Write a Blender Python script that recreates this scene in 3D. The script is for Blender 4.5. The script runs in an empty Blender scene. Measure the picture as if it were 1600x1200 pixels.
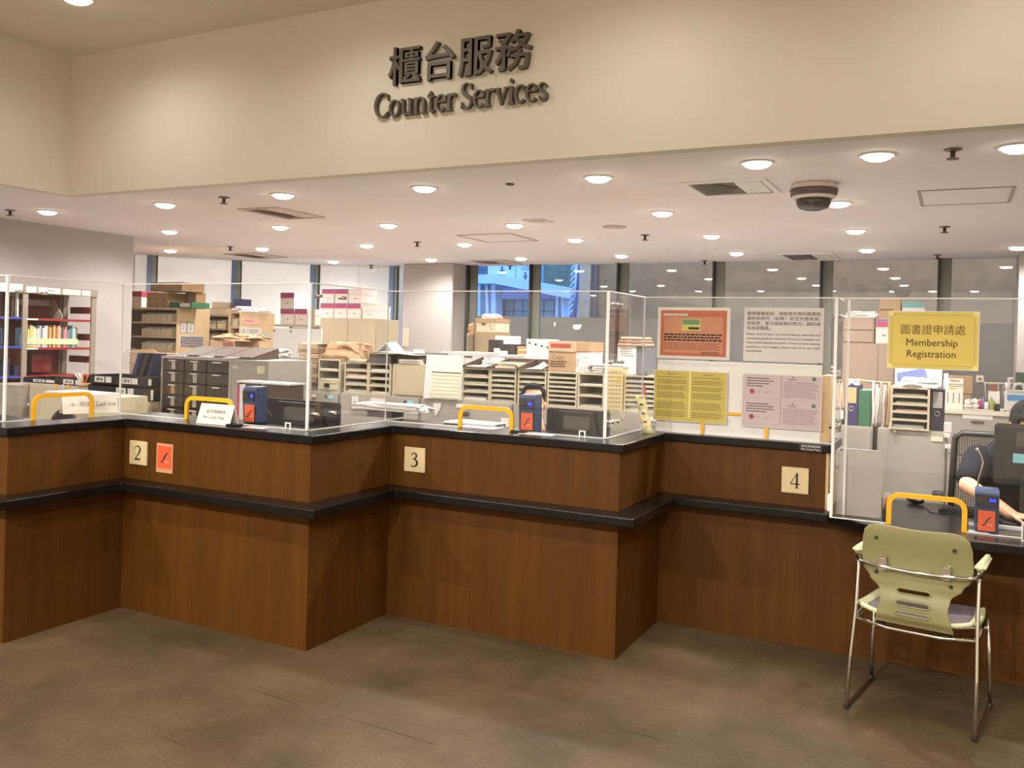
import bpy, bmesh, math, random
from mathutils import Vector, Matrix, noise
PI = math.pi
R_ = random.Random(7)
SC = bpy.context.scene
COL = SC.collection

# ------------------------------------------------------------------ camera, world, exposure
FPX, CYP, ROLL, YAW, EYE = 1368.5, 528.4, 0.0272, 0.47, 1.55
cam_d = bpy.data.cameras.new('camera')
cam_d.sensor_fit = 'HORIZONTAL'
cam_d.sensor_width = 36.0
cam_d.lens = 36.0 * FPX / 1600.0
cam_d.shift_y = -(600.0 - CYP) / 1600.0
cam_d.clip_start = 0.05
cam_d.clip_end = 200
cam = bpy.data.objects.new('camera', cam_d)
COL.objects.link(cam)
cam.matrix_world = (Matrix.Translation((0, 0, EYE)) @ Matrix.Rotation(YAW, 4, 'Z')
                    @ Matrix.Rotation(PI / 2, 4, 'X') @ Matrix.Rotation(ROLL, 4, 'Z'))
SC.camera = cam
SC.view_settings.view_transform = 'Standard'
SC.view_settings.look = 'None'
SC.view_settings.gamma = 1.0
SC.view_settings.use_curve_mapping = False
SC.view_settings.exposure = 0.5
try:
    SC.cycles.transparent_max_bounces = 40
    SC.cycles.max_bounces = 10
    SC.cycles.diffuse_bounces = 5
    SC.cycles.caustics_reflective = False
    SC.cycles.caustics_refractive = False
    SC.cycles.sample_clamp_indirect = 4.0
except Exception:
    pass
wd = bpy.data.worlds.new('dusk_sky')
wd.use_nodes = True
wd.node_tree.nodes['Background'].inputs[0].default_value = (0.17, 0.40, 1.0, 1)
wd.node_tree.nodes['Background'].inputs[1].default_value = 3.0
SC.world = wd
LAMP_COL = (1.0, 0.965, 0.93)     # warm white lamps
OFFICE_W = 86.0                  # watts of one downlight over the office
FOYER_W = 31.0                    # watts of one front-row foyer downlight; the added rear rows are stronger
SOFFIT, CEIL = 2.60, 3.71         # heights of the low ceiling and of the foyer ceiling
BULK_Y, BULK_X = 4.64, -6.39      # the two bulkhead walls
GLZ = 11.2                        # the back window wall
WALL_L = -8.46


def RAY(px, py):
    """direction of a photo pixel (1600 x 1200) in the world"""
    cr, sr = math.cos(ROLL), math.sin(ROLL)
    dx, dy = px - 800.0, py - CYP
    a, b = (cr * dx + sr * dy) / FPX, -(-sr * dx + cr * dy) / FPX
    return Vector((math.cos(YAW) * a - math.sin(YAW), math.sin(YAW) * a + math.cos(YAW), b))


def W(px, py, X=None, Y=None, Z=None):
    """the point of the plane X=, Y= or Z= seen at a photo pixel: used to survey the photograph"""
    d = RAY(px, py)
    t = X / d.x if X is not None else Y / d.y if Y is not None else (Z - EYE) / d.z
    return Vector((0, 0, EYE)) + d * t


def RC(x0, y0, x1, y1, Y):
    """X0, X1, Z0, Z1 of an upright rectangle on the plane Y seen at pixels"""
    ym, xm = (y0 + y1) / 2, (x0 + x1) / 2
    return W(x0, ym, Y=Y).x, W(x1, ym, Y=Y).x, W(xm, y1, Y=Y).z, W(xm, y0, Y=Y).z


# ------------------------------------------------------------------ materials
MATS = {}


def srgb(r, g, b):
    f = lambda v: (v / 255.0) / 12.92 if v <= 10 else ((v / 255.0 + 0.055) / 1.055) ** 2.4
    return (f(r), f(g), f(b), 1.0)


def M(name, col=None, rough=0.6, metal=0.0, var=0.0, scale=8.0, bump=0.0, spec=0.5, emit=None, estr=0.0, coat=0.0):
    if name in MATS:
        return MATS[name]
    m = bpy.data.materials.new(name)
    m.use_nodes = True
    nt = m.node_tree
    p = nt.nodes['Principled BSDF']
    c = srgb(*col)
    p.inputs['Base Color'].default_value = c
    p.inputs['Roughness'].default_value = rough
    p.inputs['Metallic'].default_value = metal
    p.inputs['Specular IOR Level'].default_value = spec
    p.inputs['Coat Weight'].default_value = coat
    if emit:
        p.inputs['Emission Color'].default_value = srgb(*emit)
        p.inputs['Emission Strength'].default_value = estr
    if var or bump:
        tc = nt.nodes.new('ShaderNodeTexCoord')
        n = nt.nodes.new('ShaderNodeTexNoise')
        n.inputs['Scale'].default_value = scale
        n.inputs['Detail'].default_value = 4
        nt.links.new(tc.outputs['Object'], n.inputs['Vector'])
        if var:
            r = nt.nodes.new('ShaderNodeValToRGB')
            r.color_ramp.elements[0].position = 0.3
            r.color_ramp.elements[1].position = 0.7
            r.color_ramp.elements[0].color = (*[v * (1 - var) for v in c[:3]], 1)
            r.color_ramp.elements[1].color = (*[min(1, v * (1 + var)) for v in c[:3]], 1)
            nt.links.new(n.outputs['Fac'], r.inputs[0])
            nt.links.new(r.outputs[0], p.inputs['Base Color'])
        if bump:
            b = nt.nodes.new('ShaderNodeBump')
            b.inputs['Strength'].default_value = bump
            b.inputs['Distance'].default_value = 0.01
            nt.links.new(n.outputs['Fac'], b.inputs['Height'])
            nt.links.new(b.outputs[0], p.inputs['Normal'])
    MATS[name] = m
    return m


def mat_wood():
    m = M('wood_veneer', (146, 96, 40), 0.5, spec=0.18)
    nt = m.node_tree
    p = nt.nodes['Principled BSDF']
    tc = nt.nodes.new('ShaderNodeTexCoord')
    mp = nt.nodes.new('ShaderNodeMapping')
    mp.inputs['Scale'].default_value = (9, 9, 0.7)
    n = nt.nodes.new('ShaderNodeTexNoise')
    n.inputs['Scale'].default_value = 1.6
    n.inputs['Detail'].default_value = 6
    n2 = nt.nodes.new('ShaderNodeTexNoise')
    n2.inputs['Scale'].default_value = 90
    mp2 = nt.nodes.new('ShaderNodeMapping')
    mp2.inputs['Scale'].default_value = (1, 1, 0.02)
    mx = nt.nodes.new('ShaderNodeMix')
    mx.inputs[0].default_value = 0.3
    r = nt.nodes.new('ShaderNodeValToRGB')
    r.color_ramp.elements[0].position = 0.32
    r.color_ramp.elements[1].position = 0.68
    r.color_ramp.elements[0].color = srgb(74, 43, 10)
    r.color_ramp.elements[1].color = srgb(91, 55, 14)
    L = nt.links.new
    L(tc.outputs['Object'], mp.inputs[0]); L(mp.outputs[0], n.inputs['Vector'])
    L(tc.outputs['Object'], mp2.inputs[0]); L(mp2.outputs[0], n2.inputs['Vector'])
    L(n.outputs['Fac'], mx.inputs[2]); L(n2.outputs['Fac'], mx.inputs[3])
    L(mx.outputs[0], r.inputs[0]); L(r.outputs[0], p.inputs['Base Color'])
    return m


def mat_floor():
    m = M('floor_stone', (165, 150, 125), 0.55, spec=0.3)
    nt = m.node_tree
    p = nt.nodes['Principled BSDF']
    tc = nt.nodes.new('ShaderNodeTexCoord')
    L = nt.links.new

    def ns(s, d, rough=0.6):
        n = nt.nodes.new('ShaderNodeTexNoise')
        n.inputs['Scale'].default_value = s
        n.inputs['Detail'].default_value = d
        n.inputs['Roughness'].default_value = rough
        L(tc.outputs['Object'], n.inputs['Vector'])
        return n
    a, b = ns(1.5, 7, .68), ns(70, 3)
    r = nt.nodes.new('ShaderNodeValToRGB')
    e = r.color_ramp.elements
    e[0].position, e[1].position = 0.33, 0.66
    e[0].color, e[1].color = srgb(74, 60, 41), srgb(106, 87, 61)
    L(a.outputs['Fac'], r.inputs[0])
    r2 = nt.nodes.new('ShaderNodeValToRGB')
    e = r2.color_ramp.elements
    e[0].position, e[1].position = 0.3, 0.6
    e[0].color, e[1].color = (0.72, 0.70, 0.68, 1), (1, 1, 1, 1)
    L(b.outputs['Fac'], r2.inputs[0])
    mx = nt.nodes.new('ShaderNodeMix')
    mx.data_type = 'RGBA'
    mx.blend_type = 'MULTIPLY'
    mx.inputs[0].default_value = 0.8
    L(r.outputs[0], mx.inputs[6]); L(r2.outputs[0], mx.inputs[7])
    L(mx.outputs[2], p.inputs['Base Color'])
    bp = nt.nodes.new('ShaderNodeBump')
    bp.inputs['Strength'].default_value = 0.15
    bp.inputs['Distance'].default_value = 0.004
    L(b.outputs['Fac'], bp.inputs['Height']); L(bp.outputs[0], p.inputs['Normal'])
    return m


def mat_clear(name, tint, refl, ior=1.45):
    """a clear sheet: light goes straight through, the surface reflects by Fresnel"""
    m = bpy.data.materials.new(name)
    m.use_nodes = True
    nt = m.node_tree
    nt.nodes.clear()
    o = nt.nodes.new('ShaderNodeOutputMaterial')
    mx = nt.nodes.new('ShaderNodeMixShader')
    t = nt.nodes.new('ShaderNodeBsdfTransparent')
    t.inputs[0].default_value = (*tint, 1)
    g = nt.nodes.new('ShaderNodeBsdfGlossy')
    g.inputs['Roughness'].default_value = 0.0
    g.inputs[0].default_value = (refl, refl, refl, 1)
    f = nt.nodes.new('ShaderNodeFresnel')
    ge = nt.nodes.new('ShaderNodeNewGeometry')          # the same Fresnel on either side of the sheet
    mi = nt.nodes.new('ShaderNodeMix')
    mi.inputs[2].default_value = ior
    mi.inputs[3].default_value = 1.0 / ior
    nt.links.new(ge.outputs['Backfacing'], mi.inputs[0])
    nt.links.new(mi.outputs[0], f.inputs[0])
    nt.links.new(f.outputs[0], mx.inputs[0])
    nt.links.new(t.outputs[0], mx.inputs[1])
    nt.links.new(g.outputs[0], mx.inputs[2])
    nt.links.new(mx.outputs[0], o.inputs[0])
    MATS[name] = m
    return m


def mat_film(name, col, trans, through=0.0):
    """frosted film on glass: diffuse plus translucent, a thin gloss on top"""
    m = bpy.data.materials.new(name)
    m.use_nodes = True
    nt = m.node_tree
    nt.nodes.clear()
    o = nt.nodes.new('ShaderNodeOutputMaterial')
    d = nt.nodes.new('ShaderNodeBsdfDiffuse'); d.inputs[0].default_value = srgb(*col)
    t = nt.nodes.new('ShaderNodeBsdfTranslucent'); t.inputs[0].default_value = srgb(*col)
    g = nt.nodes.new('ShaderNodeBsdfGlossy'); g.inputs['Roughness'].default_value = 0.02
    a = nt.nodes.new('ShaderNodeMixShader'); a.inputs[0].default_value = trans
    b = nt.nodes.new('ShaderNodeMixShader')
    f = nt.nodes.new('ShaderNodeFresnel'); f.inputs[0].default_value = 1.3
    L = nt.links.new
    L(d.outputs[0], a.inputs[1]); L(t.outputs[0], a.inputs[2])
    L(f.outputs[0], b.inputs[0]); L(a.outputs[0], b.inputs[1]); L(g.outputs[0], b.inputs[2])
    L(b.outputs[0], o.inputs[0])
    MATS[name] = m
    return m


WOOD, FLOORM = mat_wood(), mat_floor()
ACRYL = mat_clear('clear_acrylic', (0.985, 0.985, 0.98), 1.0, 1.42)
GLASS = mat_clear('window_glass', (0.90, 0.94, 0.93), 1.0, 1.5)
BLACK = M('black_laminate', (22, 19, 17), 0.25, spec=0.3, var=0.15, scale=30)
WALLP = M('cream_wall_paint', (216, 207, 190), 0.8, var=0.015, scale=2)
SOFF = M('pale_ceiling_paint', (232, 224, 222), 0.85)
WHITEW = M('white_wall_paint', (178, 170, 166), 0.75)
WHITE = M('white_paint', (200, 196, 191), 0.5)
PAPER = M('white_paper', (206, 202, 197), 0.8)
CREAMP = M('cream_paper', (206, 196, 172), 0.8)
KRAFT = M('kraft_paper', (168, 136, 102), 0.75, var=0.12, scale=14, bump=0.3)
CARD = M('brown_cardboard', (170, 138, 102), 0.8, var=0.05, scale=6)
GREYS = M('grey_steel', (154, 147, 137), 0.5, var=0.02, scale=3)
BEIGE = M('beige_steel', (178, 163, 138), 0.5, var=0.02, scale=3)
CREAM = M('cream_steel', (186, 175, 146), 0.5, var=0.02, scale=3)
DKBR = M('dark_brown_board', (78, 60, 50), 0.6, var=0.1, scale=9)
DARK = M('dark_plastic', (34, 31, 30), 0.4)
BLKP = M('black_plastic', (22, 21, 22), 0.35, spec=0.5)
SMOKE = M('smoked_plastic', (62, 54, 46), 0.3, var=0.15, scale=18)
CHROME = M('chrome', (225, 220, 212), 0.12, metal=1.0)
EDGE = M('acrylic_edge', (236, 232, 226), 0.25, spec=0.8)  # near-white colour stands in for light caught in the clear edges
YELLOW = M('yellow_tape', (236, 172, 20), 0.45)
INK = M('black_ink', (30, 26, 24), 0.7)
GINK = M('grey_ink', (112, 104, 98), 0.7)
BRONZE = M('dark_bronze_letters', (86, 76, 62), 0.5, metal=0.2, var=0.06, scale=20)
BLUEF = M('navy_file', (52, 48, 92), 0.5)
GREENF = M('green_file', (44, 96, 66), 0.5)
REDS = M('red_shelf', (140, 34, 30), 0.45)
BLUES = M('blue_shelf', (46, 62, 150), 0.45)
TAUPE = M('taupe_upright', (140, 128, 114), 0.5)
MAGENTA = M('magenta_print', (176, 62, 98), 0.6)
VIOLET = M('violet_print', (122, 88, 138), 0.6)
ORANGE = M('orange_sheet', (214, 88, 46), 0.6)
NAVY = M('navy_print', (32, 34, 70), 0.6)
LBLUE = M('light_blue_tag', (136, 196, 206), 0.6)
READER = M('slate_blue_casing', (44, 66, 104), 0.35)
LEDB = M('blue_display', (20, 30, 220), 0.4, emit=(40, 60, 255), estr=2.2)
MULL = M('grey_mullion', (112, 114, 106), 0.4, metal=0.3)
MULLD = M('dark_mullion', (44, 46, 48), 0.5)


# ------------------------------------------------------------------ mesh building
class MB:
    """collects shapes into one bmesh; build() links them as ONE mesh object"""
    def __init__(s):
        s.bm = bmesh.new()
        s.mats = []

    def mi(s, m):
        if m is None:
            return 0
        if m not in s.mats:
            s.mats.append(m)
        return s.mats.index(m)

    def _tag(s, geom, m):
        k = s.mi(m)
        for f in geom:
            if isinstance(f, bmesh.types.BMFace):
                f.material_index = k

    def box(s, x0, x1, y0, y1, z0, z1, m=None, bev=0.0, rot=0.0, seg=2):
        r = bmesh.ops.create_cube(s.bm, size=1.0)
        vs = r['verts']
        cx, cy, cz = (x0 + x1) / 2, (y0 + y1) / 2, (z0 + z1) / 2
        c, sn = math.cos(rot), math.sin(rot)
        for v in vs:
            a, b = v.co.x * abs(x1 - x0), v.co.y * abs(y1 - y0)
            v.co = Vector((cx + c * a - sn * b, cy + sn * a + c * b, cz + v.co.z * abs(z1 - z0)))
        fs = {f for v in vs for f in v.link_faces}
        s._tag(fs, m)
        if bev:
            es = {e for v in vs for e in v.link_edges}
            bev = min(bev, 0.45 * min(abs(x1 - x0), abs(y1 - y0), abs(z1 - z0)))
            bmesh.ops.bevel(s.bm, geom=list(es), offset=bev, segments=seg, affect='EDGES', clamp_overlap=True, material=-1)
        return s

    def prism(s, pts, a0, a1, axis='z', m=None):
        """polygon pts extruded from a0 to a1 along axis: 'z' pts=(x,y); 'y' pts=(x,z); 'x' pts=(y,z)"""
        def P(p, a):
            return {'z': (p[0], p[1], a), 'y': (p[0], a, p[1]), 'x': (a, p[0], p[1])}[axis]
        lo = [s.bm.verts.new(P(p, a0)) for p in pts]
        hi = [s.bm.verts.new(P(p, a1)) for p in pts]
        n = len(pts)
        fs = [s.bm.faces.new(lo), s.bm.faces.new(hi)]
        for i in range(n):
            j = (i + 1) % n
            fs.append(s.bm.faces.new((lo[i], lo[j], hi[j], hi[i])))
        s._tag(fs, m)
        return s

    def cyl(s, p, q, r0, r1=None, n=16, m=None, cap=True):
        p, q = Vector(p), Vector(q)
        r1 = r0 if r1 is None else r1
        d = (q - p).normalized()
        u = d.orthogonal().normalized()
        w = d.cross(u)
        A = [s.bm.verts.new(p + (u * math.cos(2 * PI * i / n) + w * math.sin(2 * PI * i / n)) * r0) for i in range(n)]
        B = [s.bm.verts.new(q + (u * math.cos(2 * PI * i / n) + w * math.sin(2 * PI * i / n)) * r1) for i in range(n)]
        fs = [s.bm.faces.new((A[i], A[(i + 1) % n], B[(i + 1) % n], B[i])) for i in range(n)]
        for f in fs:
            f.smooth = True
        if cap:
            fs += [s.bm.faces.new(A[::-1]), s.bm.faces.new(B)]
        s._tag(fs, m)
        return s

    def tube(s, pts, r, n=10, m=None, closed=False):
        pts = [Vector(p) for p in pts]
        rings, k, u = [], len(pts), None
        for i, p in enumerate(pts):
            a = pts[(i - 1) % k] if (closed or i) else p
            b = pts[(i + 1) % k] if (closed or i < k - 1) else p
            d = (b - a).normalized()
            u = d.orthogonal().normalized() if u is None else (u - d * u.dot(d)).normalized()
            w = d.cross(u)
            rr = r[i] if isinstance(r, (list, tuple)) else r
            rings.append([s.bm.verts.new(p + (u * math.cos(2 * PI * j / n) + w * math.sin(2 * PI * j / n)) * rr) for j in range(n)])
        fs = []
        for i in range(k if closed else k - 1):
            A, B = rings[i], rings[(i + 1) % k]
            fs += [s.bm.faces.new((A[j], A[(j + 1) % n], B[(j + 1) % n], B[j])) for j in range(n)]
        for f in fs:
            f.smooth = True
        if not closed:
            fs += [s.bm.faces.new(rings[0][::-1]), s.bm.faces.new(rings[-1])]
        s._tag(fs, m)
        return s

    def lathe(s, c, prof, n=24, m=None, up=1):
        """prof = (radius, height) list around the vertical through c"""
        c = Vector(c)
        rings = [[s.bm.verts.new(c + Vector((r * math.cos(2 * PI * i / n), r * math.sin(2 * PI * i / n), h * up))) for i in range(n)] for r, h in prof]
        fs = []
        for A, B in zip(rings, rings[1:]):
            fs += [s.bm.faces.new((A[i], A[(i + 1) % n], B[(i + 1) % n], B[i])) for i in range(n)]
        for f in fs:
            f.smooth = True
        fs += [s.bm.faces.new(rings[0][::-1]), s.bm.faces.new(rings[-1])]
        s._tag(fs, m)
        return s

    def ell(s, c, r, m=None, u=16, v=10, rot=None):
        res = bmesh.ops.create_uvsphere(s.bm, u_segments=u, v_segments=v, radius=1.0)
        mt = rot.to_4x4() if rot is not None else Matrix.Identity(4)
        for w in res['verts']:
            w.co = mt @ Vector((w.co.x * r[0], w.co.y * r[1], w.co.z * r[2])) + Vector(c)
        fs = {f for w in res['verts'] for f in w.link_faces}
        for f in fs:
            f.smooth = True
        s._tag(fs, m)
        return s

    def grid(s, fn, nu, nv, m=None, smooth=True):
        V = [[s.bm.verts.new(fn(i / nu, j / nv)) for j in range(nv + 1)] for i in range(nu + 1)]
        fs = [s.bm.faces.new((V[i][j], V[i + 1][j], V[i + 1][j + 1], V[i][j + 1])) for i in range(nu) for j in range(nv)]
        for f in fs:
            f.smooth = smooth
        s._tag(fs, m)
        return s

    def lump(s, x0, x1, y0, y1, z0, z1, m=None, seed=0, amt=0.2, n=8, taper=0.3):
        """a crumpled soft block: flat below, rounded and creased on top"""
        old = set(s.bm.verts)
        res = bmesh.ops.create_cube(s.bm, size=2.0)
        es = list({e for v in res['verts'] for e in v.link_edges})
        bmesh.ops.subdivide_edges(s.bm, edges=es, cuts=n, use_grid_fill=True)
        vs = [v for v in s.bm.verts if v not in old]
        for v in vs:
            p = v.co.copy()
            k = (p.z + 1) / 2
            nz = noise.noise_vector(p * 1.7 + Vector((seed * 7.1, seed * 3.3, 0)))
            p.x *= 1 - taper * k * k * 0.5
            p.y *= 1 - taper * k * k * 0.5
            p += Vector((nz.x, nz.y, nz.z * k)) * amt
            if k > 0.99:
                p.z -= amt * abs(noise.noise(p * 2.3 + Vector((seed, 0, 5)))) * 1.4
            v.co = Vector(((x0 + x1) / 2 + p.x * (x1 - x0) / 2, (y0 + y1) / 2 + p.y * (y1 - y0) / 2,
                           max(z0, (z0 + z1) / 2 + p.z * (z1 - z0) / 2)))
        s._tag({f for v in vs for f in v.link_faces}, m)
        return s

    def build(s, name, mat=None, parent=None, smooth=False, origin=None):
        me = bpy.data.meshes.new(name)
        bmesh.ops.recalc_face_normals(s.bm, faces=s.bm.faces[:])
        org = None
        if parent is None and s.bm.verts:
            xs = [v.co for v in s.bm.verts]
            org = Vector(origin) if origin else Vector(((min(v.x for v in xs) + max(v.x for v in xs)) / 2,
                        (min(v.y for v in xs) + max(v.y for v in xs)) / 2, min(v.z for v in xs)))
        elif parent is not None:
            org = WORLD_LOC(parent)
        bmesh.ops.translate(s.bm, verts=s.bm.verts[:], vec=-org)
        if smooth:
            for f in s.bm.faces:
                f.smooth = True
        s.bm.to_mesh(me)
        s.bm.free()
        ms = list(s.mats) if s.mats else []
        if mat is not None:
            if ms:
                ms = ms
            else:
                ms = [mat]
        for x in ms:
            me.materials.append(x)
        o = bpy.data.objects.new(name, me)
        COL.objects.link(o)
        if parent is not None:
            o.parent = parent
        else:
            o.location = org
        return o


LOCS = {}


def WORLD_LOC(o):
    v = Vector((0, 0, 0))
    while o is not None:
        v += Vector(o.location)
        o = o.parent
    return v


def tag(o, label=None, cat=None, group=None, kind=None):
    if label: o['label'] = label
    if cat: o['category'] = cat
    if group: o['group'] = group
    if kind: o['kind'] = kind
    return o


def thing(name, label, cat, loc=(0, 0, 0), group=None):
    o = bpy.data.objects.new(name, None)
    o.empty_display_size = 0.1
    COL.objects.link(o)
    o.location = loc
    return tag(o, label, cat, group)


def struct(name, mb, mat, parent=None):
    o = mb.build(name, mat, parent)
    if parent is None:
        o['kind'] = 'structure'
    return o


def bx(name, x0, x1, y0, y1, z0, z1, mat, parent=None, bev=0.0, rot=0.0):
    return MB().box(x0, x1, y0, y1, z0, z1, None, bev, rot).build(name, mat, parent)


def dup(root, off, label=None, group=None):
    """a copy of a thing with copies of its parts and sub-parts"""
    r = root.copy(); COL.objects.link(r)
    r.location = Vector(root.location) + Vector(off)
    if label: r['label'] = label
    if group: r['group'] = group
    for ch in list(root.children):
        c = ch.copy(); COL.objects.link(c); c.parent = r
        for g in list(ch.children):
            d = g.copy(); COL.objects.link(d); d.parent = c
    return r


ORD = ['first', 'second', 'third', 'fourth', 'fifth', 'sixth', 'seventh', 'eighth', 'ninth', 'tenth', 'eleventh', 'twelfth',
       'thirteenth', 'fourteenth', 'fifteenth', 'sixteenth', 'seventeenth', 'eighteenth', 'nineteenth', 'twentieth',
       'twenty-first', 'twenty-second', 'twenty-third', 'twenty-fourth', 'twenty-fifth', 'twenty-sixth', 'twenty-seventh', 'twenty-eighth',
       'twenty-ninth', 'thirtieth']


# ------------------------------------------------------------------ lettering
def text_mesh(body, bold=0.0, space=1.0, line=1.0, align='LEFT'):
    c = bpy.data.curves.new('lettering', 'FONT')
    c.body = body
    c.offset = bold
    c.space_character = space
    c.space_line = line
    c.align_x = align
    c.resolution_u = 2
    o = bpy.data.objects.new('lettering_source', c)
    COL.objects.link(o)
    bpy.context.view_layer.update()
    me = bpy.data.meshes.new_from_object(o.evaluated_get(bpy.context.evaluated_depsgraph_get()))
    bpy.data.objects.remove(o)
    bpy.data.curves.remove(c)
    return me


def bold_mesh(body, d, space=1.0):
    '''heavier characters: the outline repeated a little to each side'''
    me = text_mesh(body, 0, space)
    bm = bmesh.new()
    for k, (dx, dy) in enumerate(((-d, -d * .6), (d, -d * .6), (-d, d * .6), (d, d * .6), (0, 0))):
        n = len(bm.verts)
        bm.from_mesh(me)
        bm.verts.ensure_lookup_table()
        for v in bm.verts[n:]:
            v.co += Vector((dx, dy, k * .0005))
    bm.to_mesh(me)
    bm.free()
    return me


def lettering(name, body, parent, mat, origin, w, h, ux=(1, 0, 0), uz=(0, 0, 1), bold=0.0, thick=0.0, line=1.0, space=1.0, mesh=None, label=None):
    """flat lettering stretched into a w x h field whose lower left corner is origin, facing ux x uz reversed"""
    me = mesh or text_mesh(body, bold, space, line)
    if not len(me.vertices):
        return None
    xs = [v.co.x for v in me.vertices]; ys = [v.co.y for v in me.vertices]
    x0, x1, y0, y1 = min(xs), max(xs), min(ys), max(ys)
    ux, uz = Vector(ux).normalized(), Vector(uz).normalized()
    nrm = ux.cross(uz)                       # towards the reader
    O = Vector(origin) - WORLD_LOC(parent)
    bm = bmesh.new()
    bm.from_mesh(me)
    for v in bm.verts:
        a = (v.co.x - x0) / max(1e-6, x1 - x0) * w
        b = (v.co.y - y0) / max(1e-6, y1 - y0) * h
        v.co = O + ux * a + uz * b + nrm * v.co.z * .3
    if thick:
        r = bmesh.ops.extrude_face_region(bm, geom=bm.faces[:])
        for g in r['geom']:
            if isinstance(g, bmesh.types.BMVert):
                g.co += nrm * thick
    bmesh.ops.recalc_face_normals(bm, faces=bm.faces[:])
    me2 = bpy.data.meshes.new(name)
    bm.to_mesh(me2)
    bm.free()
    me2.materials.append(mat)
    o = bpy.data.objects.new(name, me2)
    COL.objects.link(o)
    o.parent = parent
    if label: o['label'] = label
    return o


def lines(parent, name, mat, origin, w, h, n, ux=(1, 0, 0), uz=(0, 0, 1), ragged=0.25, fill=0.42, seed=1, skip=()):
    """small print too fine to read: n rows of word-long dashes"""
    rr = random.Random(seed)
    ux, uz = Vector(ux).normalized(), Vector(uz).normalized()
    O = Vector(origin) - WORLD_LOC(parent)
    bm = bmesh.new()
    rh = h / n
    for i in range(n):
        if i in skip:
            continue
        x, end = 0.0, w * (1 - ragged * rr.random())
        while x < end - 0.004:
            ln = min(end - x, rr.uniform(0.03, 0.09) * w)
            b = h - rh * (i + 1) + rh * (1 - fill) / 2
            q = [bm.verts.new(O + ux * a + uz * c) for a, c in ((x, b), (x + ln, b), (x + ln, b + rh * fill), (x, b + rh * fill))]
            bm.faces.new(q)
            x += ln + 0.012 * w
    me = bpy.data.meshes.new(name)
    bm.to_mesh(me); bm.free()
    me.materials.append(mat)
    o = bpy.data.objects.new(name, me)
    COL.objects.link(o)
    o.parent = parent
    return o


# serif letters drawn as pen strokes: (points, widths) per stroke, x-height 0.46, cap height 0.70
def _arc(cx, cy, rx, ry, a0, a1, wt, wn, n=14, pw=1.0):
    pts, ws = [], []
    for i in range(n + 1):
        a = math.radians(a0 + (a1 - a0) * i / n)
        pts.append((cx + rx * math.cos(a), cy + ry * math.sin(a)))
        ws.append(wn + (wt - wn) * abs(math.cos(a)) ** pw)
    return pts, ws


T, N_ = 0.112, 0.046       # thick and thin pen widths


def _stem(x, y0, y1, foot=True, head=True):
    s = [([(x, y0), (x, y1)], [T, T])]
    if foot: s.append(([(x - 0.11, y0 + 0.016), (x + 0.11, y0 + 0.016)], [0.034, 0.034]))
    if head: s.append(([(x - 0.12, y1 - 0.055), (x - 0.02, y1 - 0.012)], [0.03, 0.05]))
    return s


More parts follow.
